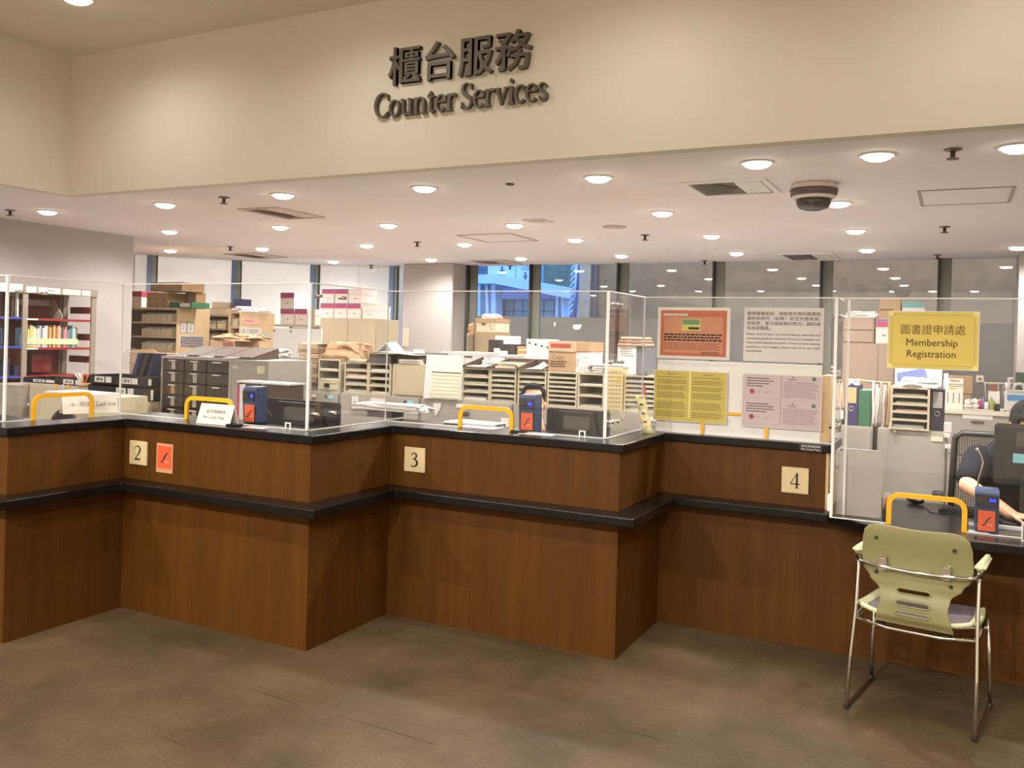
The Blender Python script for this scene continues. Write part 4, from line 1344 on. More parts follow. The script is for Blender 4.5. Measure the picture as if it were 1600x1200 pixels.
def monitor(label, x0, x1, zt, y, zdesk, h=.30, mat=DARK, tagx=.45, frontless=False):
    """flat screen seen from behind: thin panel, bulged back with a recessed handle, stand"""
    t = thing('computer_monitor', label, 'monitor', ((x0 + x1) / 2, y, zdesk), 'computer monitors')
    xm, w = (x0 + x1) / 2, x1 - x0
    bx('panel', x0, x1, y, y + .03, zt - h, zt, mat, t, .008)
    m = MB()
    m.prism([(xm - w * .32, zt - h * .86), (xm + w * .32, zt - h * .86), (xm + w * .36, zt - h * .42), (xm + w * .28, zt - .012), (xm - w * .28, zt - .012), (xm - w * .36, zt - h * .42)], y - .03, y + .002, 'y')
    m.build('back_shell', mat, t)
    bx('vent_recess', xm - w * .18, xm + w * .24, y - .034, y - .029, zt - h * .36, zt - h * .12, M('recess_grey', (78, 72, 66), .5), t, .003)
    bx('asset_tag', x0 + w * tagx - .026, x0 + w * tagx + .026, y - .0325, y - .0305, zt - h * .62, zt - h * .47, LBLUE, t)
    bx('screen', x0 + .015, x1 - .015, y + .0302, y + .032, zt - h + .02, zt - .015, M('screen_glow', (60, 70, 90), .2), t)
    bx('stand_neck', xm - .03, xm + .03, y - .035, y - .001, zdesk + .02, zt - h * .7, mat, t)
    MB().lathe((xm, y + .0, zdesk), [(.11, .0005), (.11, .012), (.04, .022)], 28).build('stand_base', mat, t, True)
    return t


yy = V1 + .42
x0, x1, z0, z1 = RC(413, 626, 537, 668, yy)
x1 = -2.957
monitor('black monitor seen from behind beside the card reader over plate 2', x0, x1, z1, yy, .72, .30, tagx=.26)
yy = V2 + .42
x0, x1, z0, z1 = RC(853, 640, 951, 684, yy)
monitor('black monitor seen from behind in front of the clerk over plate 3', x0, x1, z1, yy, .72, .30, tagx=.36)
yy = 4.90
x0, x1, z0, z1 = RC(1553, 664, 1660, 760, yy)
monitor('large black monitor cut by the right edge of the photo, on the curved desk', x0, x1, z1, yy, LEDGE, z1 - z0, tagx=.37)
# a brown carton with white and magenta papers behind the first reader
yy = V1 + .58
x0, x1, z0, z1 = RC(372, 597, 453, 640, yy)
t = thing('document_box', 'brown box topped with white papers behind the card reader over plate 2', 'box', ((x0 + x1) / 2, yy, .72))
bx('body', x0, x1, yy, yy + .02 + .1, .7205, z1 - .012, DKBR, t, .003)
bx('magenta_edge', x0 - .004, x0 + .012, yy - .004, yy + .12, .9, z1 - .012, MAGENTA, t)
bx('white_face', x0 + .014, x0 + .06, yy - .003, yy - .0005, .86, z1 - .02, PAPER, t)
bx('paper_sheets', x0 - .005, x1 + .01, yy - .01, yy + .125, z1 - .0115, z1, PAPER, t, .002)
# gooseneck mic cable by reader 2
P = [W(a, b, Y=V1 + .40) for a, b in ((410, 600), (408, 612), (411, 628), (420, 644), (428, 655), (433, 664))]
tag(MB().tube(P, .0028, 6).build('thin_cable', M('cable_grey', (120, 108, 98), .5)), 'thin grey cable drooping before the monitor over plate 2', 'cable')
# papers on the worktop
def papers(label, x0, x1, y0, y1, z, n=3, h=.003, mat=None, seed=0, cat='papers', group=None, name='paper_pile'):
    rr = random.Random(seed)
    m = MB()
    for i in range(n):
        a = rr.uniform(-.12, .12)
        dx, dy = rr.uniform(-.012, .012), rr.uniform(-.01, .01)
        m.box(x0 + dx, x1 + dx, y0 + dy, y1 + dy, z + .0006 + i * (h + .0004), z + .0006 + i * (h + .0004) + h, None, 0, a)
    return tag(m.build(name, mat or PAPER), label, cat, group)


papers('loose white forms spread on the staff desk left of the yellow opening over plate 3', -2.62, -2.30, YC + .12, YC + .3, TOPZ, 3, .004, seed=3)
papers('single white form lying on worktop at the yellow opening over plate 3', -2.48, -2.24, YC + .02, YC + .15, TOPZ, 1, .002, seed=8)
b_ = thing('paper_tray', 'grey open box with ruffled white papers behind screen left of plate 3', 'tray', (-2.75, YC + .2, TOPZ))
x0, x1, z0, z1 = RC(556, 649, 652, 661, YC + .22)
bx('tray', x0, x0 + .13, YC + .16, YC + .3, TOPZ + .0005, TOPZ + .042, GREYS, b_, .003)
bx('slate_box', x0 + .1305, x0 + .3, YC + .17, YC + .3, TOPZ + .0005, TOPZ + .04, M('slate_box', (84, 82, 92), .6), b_)
MB().lump(x0 + .02, x1 + .06, YC + .15, YC + .3, TOPZ + .0425, TOPZ + .085, None, 4, .22, 7, .3).build('ruffled_papers', PAPER, b_)
tag(MB().box(-3.395, -3.33, YB1 - .105, YB1 - .04, TOPZ + .0005, TOPZ + .012, None, .003).build('stamp_pad', BLKP), 'flat black pad on the worktop beside the folded next counter card', 'pad')
papers('white slip on the worktop under the screen by the blue spot reader', -3.30, -3.16, YB1 - .10, YB1 - .03, TOPZ, 1, .001, seed=5)
tag(MB().box(-2.10, -2.02, YC - .05, YC - .005, TOPZ + .0005, TOPZ + .014, None, .003).build('stamp_pad', BLKP), 'flat black pad beside the yellow opening over plate 3', 'pad')
papers('white slip on the worktop before the blue digit reader over plate 3', -2.05, -1.86, YC - .075, YC - .02, TOPZ, 1, .001, seed=6)
# leaflet and receipt at the corner of counter 3
lf = thing('leaflet', 'folded yellow and red leaflet leaning at the corner of the screens', 'leaflet', (-1.50, 4.62, TOPZ))
p0, p1 = W(1013, 668, Y=4.60), W(996, 618, Y=4.60)
m = MB()
m.grid(lambda u, v: Vector((p0.x + (p1.x - p0.x) * v + (u - .5) * .058, 4.60 + .012 * abs(u - .5) + .04 * v, TOPZ + .002 + (p1.z - TOPZ) * v)), 6, 8)
o = m.build('leaflet_sheet', M('leaflet_cream', (206, 196, 140), .4, var=.35, scale=40), lf)
sd = o.modifiers.new('thickness', 'SOLIDIFY'); sd.thickness = .002
for k_, (v_, mt) in enumerate(((.30, MAGENTA), (.52, VIOLET), (.75, GREENF))):
    xx = p0.x + (p1.x - p0.x) * v_
    zz = TOPZ + (p1.z - TOPZ) * v_
    bx('printed_mark', xx - .012, xx + .008, 4.597 + .04 * v_, 4.599 + .04 * v_, zz - .006, zz + .006, mt, lf)
m = MB()
q0, q1 = W(1010, 640, Y=4.66), W(1006, 603, Y=4.66)
m.grid(lambda u, v: Vector((q0.x + (q1.x - q0.x) * v + (u - .5) * .014, 4.66 + .01 * u, TOPZ + .002 + (q1.z - TOPZ) * v)), 3, 8)
o = m.build('red_slip', M('pink_slip', (200, 120, 110), .5), lf)
sd = o.modifiers.new('thickness', 'SOLIDIFY'); sd.thickness = .001
# rubber stamp at counter 4's end
sx0 = W(1299, 690, Y=V3 + .12)
st = thing('rubber_stamp', 'small blue-handled rubber stamp on the worktop end above plate 4', 'stamp', (sx0.x - .02, V3 + .12, TOPZ))
MB().cyl((sx0.x - .02, V3 + .12, TOPZ + .03), (sx0.x - .02, V3 + .12, TOPZ + .065), .009, .013, 14).build('handle', NAVY, st)
bx('foot', sx0.x - .035, sx0.x - .005, V3 + .105, V3 + .135, TOPZ + .0005, TOPZ + .03, PAPER, st, .003)

# ------------------------------------------------------------------ on the curved desk
x0, x1, z0, z1 = RC(1308, 705, 1378, 800, 4.62)
t = thing('file_holder', 'translucent white plastic folder stand beside the yellow opening of curved desk', 'holder', ((x0 + x1) / 2, 4.62, LEDGE))
fm = mat_film('milky_plastic', (214, 204, 198), .4)
m = MB()
m.box(x0, x1, 4.62, 4.624, LEDGE + .001, z1 - .005); m.box(x0, x0 + .004, 4.624, 4.78, LEDGE + .001, z1 - .003)
m.build('front_sheet', fm, t)
bx('inner_board', x0 + .01, x1 - .012, 4.70, 4.712, LEDGE + .001, z1, M('grey_board', (176, 168, 164), .6), t)
pn = thing('pen_holder', 'red and dark pens in a small cup behind the yellow opening', 'pens', (x1 + .02, 4.66, LEDGE))
bx('cup', x1 + .003, x1 + .035, 4.64, 4.68, LEDGE + .0005, LEDGE + .05, DARK, pn, .004)
MB().cyl((x1 + .015, 4.655, LEDGE + .05), (x1 + .022, 4.66, LEDGE + .10), .0055, .005, 10).build('red_pen', M('red_plastic', (200, 50, 44), .4), pn)
MB().cyl((x1 + .025, 4.668, LEDGE + .05), (x1 + .03, 4.67, LEDGE + .085), .004, .004, 10).build('dark_pen', DARK, pn)
bx('white_slip', x1 + .004, x1 + .034, 4.672, 4.674, LEDGE + .05, LEDGE + .125, PAPER, pn)
v = W(1430, 787, Z=LEDGE)
t = thing('computer_mouse', 'black computer mouse on the curved desk inside the yellow opening', 'mouse', (v.x, v.y, LEDGE))
MB().ell((v.x, v.y, LEDGE + .0200), (.032, .052, .0194), None, 20, 12, Matrix.Rotation(.9, 3, 'Z')).build('shell', BLKP, t)
MB().cyl((v.x + .02, v.y - .008, LEDGE + .036), (v.x + .012, v.y - .018, LEDGE + .0355), .004, None, 10).build('scroll_wheel', GREYS, t)
P = [v + Vector((.035, -.03, .004)), W(1455, 801, Z=LEDGE + .003), W(1475, 803, Z=LEDGE + .003), W(1492, 800, Z=LEDGE + .003), W(1506, 806, Z=LEDGE + .003)]
MB().tube(P, .0022, 6).build('cable', BLKP, t)
a_, b_ = W(1466, 800, Z=LEDGE), W(1520, 800, Z=LEDGE)
t = thing('keyboard', 'black computer keyboard behind the yellow opening post on the curved desk', 'keyboard', ((a_.x + b_.x) / 2 + .1, a_.y + .06, LEDGE))
bx('base', a_.x, a_.x + .40, a_.y, a_.y + .13, LEDGE + .0008, LEDGE + .016, BLKP, t, .004)
for r_ in range(4):
    km = MB()
    for c_ in range(14):
        km.box(a_.x + .012 + c_ * .027, a_.x + .034 + c_ * .027, a_.y + .012 + r_ * .028, a_.y + .034 + r_ * .028, LEDGE + .0162, LEDGE + .022, None, .002)
    km.build('key_row', DARK, t)
v = W(1465, 778, Z=LEDGE)
tag(MB().lump(v.x - .03, v.x + .03, v.y + .03, v.y + .09, LEDGE + .0005, LEDGE + .03, None, 9, .1, 5, .5).build('wrist_pad', BLKP), 'rounded black pad behind the yellow bar beside the mouse', 'pad')
# tangle of cables by the reader
for i, (pl, lb) in enumerate(((((1506, 808), (1530, 800), (1560, 798), (1585, 806), (1600, 800)), 'looped black cable lying behind the curved desk reader, upper'),
                              (((1510, 818), (1540, 806), (1575, 812), (1590, 820), (1570, 826)), 'looped black cable lying behind the curved desk reader, lower'))):
    P = [W(a, b, Z=LEDGE + .006) for a, b in pl]
    PP = []
    for q in range(len(P) - 1):
        for s_ in range(4):
            PP.append(P[q].lerp(P[q + 1], s_ / 4) + Vector((0, .012 * math.sin(s_ * PI / 2 + q), 0)))
    tag(MB().tube(PP, .0035, 6).build('desk_cable', BLKP), lb, 'cable')
bar = W(1560, 826, Z=LEDGE)
tag(MB().box(W(1512, 820, Z=LEDGE).x, 1.2, bar.y - .012, bar.y + .0, LEDGE + .0005, LEDGE + .02, None, .003).build('acrylic_bar', EDGE), 'clear acrylic bar lying on the curved desk before the reader', 'bar')
a_, b_ = W(1510, 826, Z=LEDGE), W(1542, 834, Z=LEDGE)
papers('white paper slip on front edge of the curved desk below the reader', a_.x, b_.x, b_.y, b_.y + .035, LEDGE, 1, .001, seed=1)
x0, x1, z0, z1 = RC(1596, 808, 1625, 833, 4.44)
t = thing('framed_card', 'small white framed card at the right edge of the curved desk', 'card', (x0, 4.44, LEDGE))
bx('frame', x0, x1, 4.44, 4.45, LEDGE + .0005, LEDGE + .085, PAPER, t)
bx('picture', x0 + .008, x1 - .008, 4.4385, 4.4398, LEDGE + .01, LEDGE + .075, DARK, t)
# gooseneck microphone
P = [W(a, b, Y=4.72) for a, b in ((1525, 812), (1526, 790), (1527, 768), (1529, 748), (1534, 732), (1536, 722), (1533, 712), (1528, 704), (1525, 700))]
P[0].z = LEDGE + .02
t = thing('gooseneck_microphone', 'slim silver gooseneck microphone rising behind the curved desk reader', 'microphone', (P[0].x, 4.72, LEDGE))
MB().tube(P, [.004] * 7 + [.007, .008], 8).build('stem', CHROME, t)
bx('base', P[0].x - .04, P[0].x + .04, 4.69, 4.76, LEDGE + .0005, LEDGE + .022, DARK, t, .005)
# ------------------------------------------------------------------ row of grey cabinets behind the counter
RA = 5.6
RT = 1.08
seams = [(-4.97, -4.377), (-4.371, -3.616), (-3.610, -2.833), (-2.827, -2.10), (-2.094, -1.40), (-1.394, -.66), (-.654, -.433)]
nm_ = ['first', 'second', 'third', 'fourth', 'fifth', 'sixth', 'seventh']
where = ['beyond the monitor over plate 2', 'under the cream organiser with a padlocked drawer', 'under the beige box with the calendar board', 'behind the yellow opening over plate 3',
         'behind the monitor over plate 3', 'hidden behind the notice board', 'ending beside the lever arch files']


def cabinet(label, x0, x1, y, d, h, rows, mat=GREYS, name='filing_cabinet', group='grey office cabinets', stick=True, cat='cabinet'):
    t = thing(name, label, cat, ((x0 + x1) / 2, y, 0), group)
    bx('body', x0, x1, y + .012, y + d, 0, h, mat, t, .003)
    n = rows
    z = h - .008
    hh = (h - .06) / n
    for i in range(n):
        dr = bx('drawer', x0 + .008, x1 - .008, y, y + .0115, z - hh + .008, z, mat, t, .003)
        xm = (x0 + x1) / 2
        if x1 - x0 > .5:
            bx('label_holder', xm - .07, xm + .07, y - .004, y - .0002, z - .045, z - .018, M('label_plastic', (214, 206, 200), .3), dr)
            bx('handle', xm - .045, xm + .045, y - .012, y - .0002, z - .10, z - .072, M('handle_dark', (86, 78, 70), .4), dr, .004)
            if i == 0 and stick:
                MB().cyl((x1 - .13, y - .003, z - .03), (x1 - .13, y - .0002, z - .03), .011, None, 14).build('lock', M('lock_blue', (70, 80, 100), .4, metal=.5), dr)
                bx('sticker', x1 - .105, x1 - .055, y - .002, y - .0002, z - .045, z - .018, LBLUE, dr)
        z -= hh
    return t


for (a, b), w_ in zip(seams, where):
    cabinet('low grey filing cabinet behind the counter, ' + w_, a, b, RA, .48, RT, 4)
cabinet('plain low grey cabinet with scuffed front beneath the tray organiser by the mesh chair', -.405, -.036, RA - .02, .5, RT, 1, stick=False)
bl = W(1464, 686, Y=RA - .02)
tag(bx('cabinet_label', bl.x - .03, bl.x + .03, RA - .023, RA - .0205, bl.z - .014, bl.z + .014, CREAMP), 'small cream label stuck on the scuffed cabinet by the mesh chair', 'label')
for a, b, l in ((1479, 680, 'upper'), (1480, 697, 'lower')):
    v = W(a, b, Y=RA - .02)
    tag(bx('cable_clip', v.x - .012, v.x + .018, RA - .035, RA - .0205, v.z - .012, v.z + .012, PAPER), l + ' white clip on the edge of the scuffed cabinet', 'clip', 'white clips')
for a, b, l in ((555, 627, 'white tag hanging on the grey cabinet left of the drawer label'), (683, 639, 'torn white paper stuck on the grey cabinet left of the yellow opening'), (789, 662, 'small white notice with black mark on the cabinet beside the clerk')):
    v = W(a, b, Y=RA)
    t = thing('paper_tag', l, 'paper', (v.x, RA - .003, v.z - .04), 'papers stuck on the cabinets')
    if 'torn' in l:
        MB().prism([(v.x - .035, v.z + .04), (v.x + .04, v.z + .045), (v.x + .03, v.z + .005), (v.x - .01, v.z - .055)], RA - .006, RA - .001, 'y', PAPER).build('sheet', None, t)
    else:
        bx('sheet', v.x - .032, v.x + .032, RA - .004, RA - .001, v.z - .05, v.z + .04, PAPER, t)
        bx('mark', v.x - .006, v.x + .006, RA - .0048, RA - .0042, v.z - .03, v.z, INK, t)

# ------------------------------------------------------------------ organisers on the cabinets
SLAT = M('organiser_cream', (180, 168, 142), .5)


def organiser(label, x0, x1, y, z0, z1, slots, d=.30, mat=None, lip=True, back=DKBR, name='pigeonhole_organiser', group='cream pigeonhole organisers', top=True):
    t = thing(name, label, 'organiser', ((x0 + x1) / 2, y, z0), group)
    mat = mat or SLAT
    c = MB()
    th = .012
    c.box(x0, x0 + th, y, y + d, z0 + .0005, z1); c.box(x1 - th, x1, y, y + d, z0 + .0005, z1)
    c.box(x0 + th, x1 - th, y, y + d, z0 + .0005, z0 + th)
    if top: c.box(x0 + th, x1 - th, y, y + d, z1 - th, z1)
    c.build('case', mat, t)
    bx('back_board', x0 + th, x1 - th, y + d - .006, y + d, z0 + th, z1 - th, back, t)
    h = (z1 - z0 - 2 * th) / slots
    for i in range(1, slots):
        z = z0 + th + i * h
        s = MB()
        s.box(x0 + th, x1 - th, y + .004, y + d - .007, z - .004, z)
        if lip: s.box(x0 + th, x1 - th, y - .002, y + .004, z - .006, z + .008)
        s.build('shelf', mat, t)
    return t, h, z0 + th


def slot_papers(x0, x1, y, zb, label, h=.02, mat=None, seed=0):
    m = MB()
    rr = random.Random(seed)
    n = max(2, int(h / .006))
    for i in range(n):
        a = rr.uniform(-.01, .01)
        m.box(x0 + .02 + a, x1 - .025 + a, y + .006 + rr.random() * .015, y + .25, zb + .0006 + i * h / n, zb + (i + .85) * h / n)
    return tag(m.build('paper_stack', mat or PAPER), label, 'papers', 'papers in the organisers')


OY = RA + .02
T_ = [PAPER, M('off_white_paper', (226, 222, 216), .8), M('green_tint_paper', (206, 214, 182), .8), M('rose_paper', (226, 198, 192), .8), CREAMP]
# cream organiser with padlocked drawer
x0, x1, z0, z1 = RC(497, 561, 532, 611, OY)
x1 = W(531, 590, Y=OY).x
t, h, zb = organiser('cream two-slot organiser with a padlocked drawer below, beside the brown stacks', x0, x1, OY, RT, z1, 3, lip=True)
dr = bx('drawer', x0 + .013, x1 - .013, OY - .004, OY + .02, RT + .014, RT + .012 + h - .008, CREAM, t, .003)
bx('hasp', x0 + .08, x1 - .03, OY - .007, OY - .0045, RT + .068, RT + .076, BEIGE, dr)
bx('padlock', x0 + .075, x0 + .125, OY - .022, OY - .0075, RT + .035, RT + .066, DARK, dr, .003)
for i in (1, 2):
    slot_papers(x0, x1, OY, zb + h * i + .0003, 'white papers in the %s slot of the padlocked cream organiser' % ('lower', 'upper')[i - 1], .014, T_[1], i)
# brown stacks left of it
xs0, xs1 = W(463, 580, Y=OY).x, x0 - .004
for i in range(9):
    z = RT + .001 + (0 if i == 0 else .062 + (i - 1) * .040)
    hgt = .058 if i == 0 else .036
    m = MB()
    rr = random.Random(i)
    a = rr.uniform(-.012, .012)
    for q in range(1 if i == 0 else 3):
        m.box(xs0 + a + rr.uniform(0, .012), xs1 - .012 + min(0, a), OY + .012, OY + .26, z + q * hgt / 3, z + (q + 1) * hgt / (1 if i == 0 else 3) - .0015)
    tag(m.build('folder_bundle', DKBR if i == 0 else (M('brown_folders', (150, 122, 96), .8, var=.12, scale=16) if i % 2 else M('tan_folders', (178, 152, 124), .8, var=.1, scale=16))),
        'brown folder bundle left of the padlocked cream organiser, %s from the bottom of its stack' % ORD[i], 'folders', 'stacked brown folders')
# side panel of dark board behind, then the two column organiser
x0, x1, z0, z1 = RC(538, 566, 575, 617, OY)
t, h, zb = organiser('cream four-slot organiser with rose and white papers, left of a matching pair', x0, x1, OY, RT, z1, 4)
for i in range(4):
    slot_papers(x0, x1, OY, zb + h * i + .0003, 'paper stack in the left organiser of the matching pair, %s slot from the bottom' % ORD[i], .016 + .006 * (i % 3), T_[(1, 0, 3, 1)[i]], i + 5)
x0b, x1b, z0, z1b = RC(575.5, 568, 610, 621, OY)
t, h, zb = organiser('cream four-slot organiser with green-tinted papers, right of a matching pair', x1 + .003, x1b, OY, RT, z1, 4)
for i in range(4):
    slot_papers(x1 + .003, x1b, OY, zb + h * i + .0003, 'paper stack in the right organiser of the matching pair, %s slot from the bottom' % ORD[i], .014 + .006 * (i % 2), T_[(4, 2, 4, 1)[i]], i + 15)
xr, zr = x1b, z1
# beige box cupboard
x0, x1, z0, z1 = RC(612, 569, 669, 622, OY)
t = thing('small_cupboard', 'plain beige steel box cupboard between the organiser pair and white calendar board', 'cupboard', ((x0 + x1) / 2, OY, RT))
bx('body', x0 + .02, x1, OY + .008, OY + .3, RT + .0005, z1, BEIGE, t, .003)
bx('door', x0 + .035, x1 - .006, OY, OY + .0075, RT + .01, z1 - .012, BEIGE, t, .004)
bx('side_strip', x0, x0 + .0195, OY + .01, OY + .3, RT + .0005, z1 - .004, CREAM, t)
# white calendar board leaning
x0, x1, z0, z1 = RC(668, 555, 726, 626, OY - .01)
t = thing('calendar_board', 'white board with a faint paper year planner leaning on the organisers', 'board', ((x0 + x1) / 2, OY - .02, RT))
m = MB()
m.prism([(OY - .03, RT + .0005), (OY - .02, RT + .0005), (OY + .012, z1), (OY + .002, z1)], x0 - .02, x1 - .02, 'x')
m.build('board', WHITE, t)
pz = W(690, 581, Y=OY - .02).z
m = MB()
f = lambda z: OY - .0315 + (z - RT) / (z1 - RT) * .0315
m.prism([(f(RT + .01) - .003, RT + .012), (f(RT + .01) - .001, RT + .012), (f(pz) - .001, pz), (f(pz) - .003, pz)], x0 + .045, x1 - .03, 'x')
m.build('planner_sheet', CREAMP, t)
m = MB()
for i in range(1, 4):
    x = x0 + .045 + i * (x1 - x0 - .075) / 4
    m.box(x - .001, x + .001, f(pz) - .008, f(pz) - .0032, RT + .03, pz - .012)
for i in range(1, 7):
    z = RT + .012 + (pz - RT - .012) * i / 7
    m.box(x0 + .05, x1 - .035, f(z) - .0045, f(z) - .0032, z - .001, z + .001)
m.build('planner_lines', M('planner_grey', (190, 180, 158), .8), t)
bx('planner_top_strip', x0 + .04, x1 - .028, f(pz) - .0045, f(pz) - .0032, pz - .008, pz, M('handle_dark'), t)

# long run of organisers behind the clerk
runs = [(722, 765, 4, 'first'), (765.5, 806, 6, 'second'), (808.5, 853, 6, 'third'), (855, 901.5, 7, 'fourth'), (902.5, 944, 3, 'fifth')]
ztop = W(790, 577, Y=OY).z
for a, b, n, o_ in runs:
    x0, x1 = W(a, 610, Y=OY).x, W(b, 610, Y=OY).x
    what = {4: 'four wide slots', 6: 'six slots', 7: 'seven narrow slots', 3: 'three tall slots'}[n]
    t, h, zb = organiser('cream pigeonhole organiser with %s, %s from left in the run behind the clerk' % (what, o_), x0, x1, OY, RT, ztop + (.0 if n != 3 else -.0), n)
    for i in range(n):
        if n == 7:
            continue
        slot_papers(x0, x1, OY, zb + h * i + .0003, 'papers in the %s organiser from left behind the clerk, %s slot from the bottom' % (o_, ORD[i]), .012 + .008 * ((i * 3 + n) % 3) * (n < 6), T_[(i * 2 + n) % 3], i + n * 7)
# mesh document case and organiser past the acrylic corner
x0, x1, z0, z1 = RC(945, 575, 973, 642, OY)
t = thing('wire_file_case', 'tall cream case with graph-like wire grid beside the acrylic corner', 'case', ((x0 + x1) / 2, OY, RT))
bx('body', x0, x1, OY, OY + .3, RT + .0005, z1, M('case_cream', (206, 190, 152), .6), t, .003)
m = MB()
for i in range(1, 6):
    x = x0 + (x1 - x0) * i / 6
    m.box(x - .001, x + .001, OY - .002, OY - .0003, RT + .01, z1 - .01)
for i in range(1, 10):
    z = RT + (z1 - RT) * i / 10
    m.box(x0 + .004, x1 - .004, OY - .002, OY - .0003, z - .001, z + .001)
m.build('wire_grid', M('wire_beige', (172, 156, 124), .5), t)
bx('yellow_note', x0 + .09, x0 + .105, OY - .004, OY - .0022, z1 - .09, z1 - .05, YELLOW, t)
x0, x1 = W(975, 610, Y=OY).x, W(1026, 612, Y=OY).x
t, h, zb = organiser('cream pigeonhole organiser half hidden behind the notice board, seven slots', x0, x1, OY, RT, ztop, 7)
for i in range(7):
    slot_papers(x0, x1, OY, zb + h * i + .0003, 'papers in the organiser half hidden by the notice board, %s slot from the bottom' % ORD[i], .012, T_[i % 2], i + 80)


# ---- sloped brown trays and clutter on top of the organisers
def slopetray(label, x0, x1, y, z, d=.30, h=.07):
    t = thing('sloped_tray', label, 'tray', ((x0 + x1) / 2, y, z), 'brown sloped trays')
    m = MB()
    m.prism([(y, z + .0005), (y, z + .018), (y + d, z + h), (y + d, z + .0005)], x0, x0 + .006, 'x')
    m.prism([(y, z + .0005), (y, z + .018), (y + d, z + h), (y + d, z + .0005)], x1 - .006, x1, 'x')
    m.box(x0 + .006, x1 - .006, y + d - .006, y + d, z + .0005, z + h)
    m.build('sides', DKBR, t)
    bx('tray_floor', x0 + .006, x1 - .006, y, y + d - .006, z + .0005, z + .006, DKBR, t)
    return t


zt = ztop
for (a, b, l) in ((724, 766, 'brown sloped tray with crumpled papers on the organiser right of the calendar board'), (767, 810, 'brown sloped tray with cream cards on the second organiser behind the clerk'), (811, 850, 'brown sloped tray tilted with a white sheet on third organiser behind the clerk')):
    x0, x1 = W(a, 570, Y=OY).x, W(b, 570, Y=OY).x
    slopetray(l, x0, x1, OY - .01, zt, .30, .075)
    if a == 724:
        tag(MB().lump(x0 + .1, x1 - .02, OY + .08, OY + .27, zt + .0065, zt + .075, None, 3, .3, 7, .4).build('crumpled_paper', PAPER), 'crumpled white papers in the brown tray right of the calendar board', 'papers')
        papers('flat white papers at the front of the brown tray right of calendar board', x0 + .04, x0 + .2, OY + .0, OY + .07, zt + .006, 3, .004, seed=4)
    elif a == 767:
        papers('cream cards stacked in the middle brown tray behind the clerk', x0 + .04, x1 - .02, OY + .02, OY + .2, zt + .006, 5, .008, CREAMP, 4, 'cards')
    else:
        m = MB().grid(lambda u, v: Vector((x0 + .05 + u * .16, OY + .0 + v * .14, zt + .012 + .05 * (1 - abs(2 * u - 1)) * v)), 6, 6)
        o = m.build('bent_sheet', PAPER); sd = o.modifiers.new('thickness', 'SOLIDIFY'); sd.thickness = .002
        tag(o, 'bent white sheet in the tray left of the copy paper carton', 'paper')
# copy paper carton
YC2 = OY + .0
x0, x1, z0, z1 = RC(857, 533, 896, 578, YC2)
t = thing('copy_carton', 'brown cardboard carton marked copy with a red printed band on its lid', 'carton', ((x0 + x1) / 2, YC2, zt))
bx('body', x0, x1, YC2, YC2 + .28, zt + .0005, z1 - .075, CARD, t, .002)
bx('lid', x0 - .004, x1 + .004, YC2 - .004, YC2 + .284, z1 - .0745, z1, M('carton_lid', (196, 160, 128), .8), t, .002)
bx('red_band', x0 + .018, x1 - .02, YC2 - .0055, YC2 - .0042, z1 - .045, z1 - .018, M('red_band', (168, 62, 58), .6), t)
lettering('handwriting', 'Copy', t, M('carton_ink', (120, 82, 54), .7), (x0 + .03, YC2 - .001, z1 - .14), .09, .045)
lines(t, 'print', M('carton_print', (74, 54, 40), .7), (x0 + .015, YC2 - .001, zt + .03), .13, .05, 3, ragged=.2, fill=.55)
# white printed side of the carton pile
x0, x1, z0, z1 = RC(896, 534, 921, 575, YC2 + .04)
t = thing('paper_carton', 'second carton beside the copy carton, brown lid over black and white print', 'carton', ((x0 + x1) / 2, YC2 + .04, zt))
bx('body', x0 + .012, x1, YC2 + .05, YC2 + .3, zt + .0005, z1 - .07, M('speckled_print', (224, 218, 214), .7, var=.5, scale=60), t, .002)
bx('lid', x0 + .012, x1 + .003, YC2 + .046, YC2 + .304, z1 - .0695, z1, CARD, t, .002)
papers('heap of grey-edged papers on the organiser right of the cartons', W(926, 575, Y=OY).x, W(945, 575, Y=OY).x, OY + .0, OY + .24, zt, 8, .005, T_[1], 12)
papers('white sheets sliding off the papers right of the cartons', W(918, 570, Y=OY).x, W(946, 570, Y=OY).x, OY + .02, OY + .2, zt + .046, 4, .003, None, 13)
# whiteboard pieces behind the carton
YB2 = OY + .36
for (a, b, c, d_, l) in ((822, 530, 862, 578, 'white pin board with black pins standing behind the copy carton'), (843, 534, 858, 575, 'narrow white strip panel standing left of the copy carton')):
    Y = YB2 + (0 if a == 822 else .35)
    x0, x1, z0, z1 = RC(a, b, c + (0 if a != 822 else 10), d_, Y)
    if a == 822:
        t = thing('pin_board', l, 'board', ((x0 + x1) / 2, Y, RT))
        bx('board', x0, x1, Y, Y + .012, RT + .0005, z1, M('pin_white', (222, 216, 206), .5), t)
        for k_ in range(4):
            MB().cyl((x0 + .03 + k_ * .05, Y - .012, z1 - .03 - .01 * k_), (x0 + .03 + k_ * .05, Y - .0002, z1 - .03 - .01 * k_), .007, None, 10).build('pin', DARK, t)
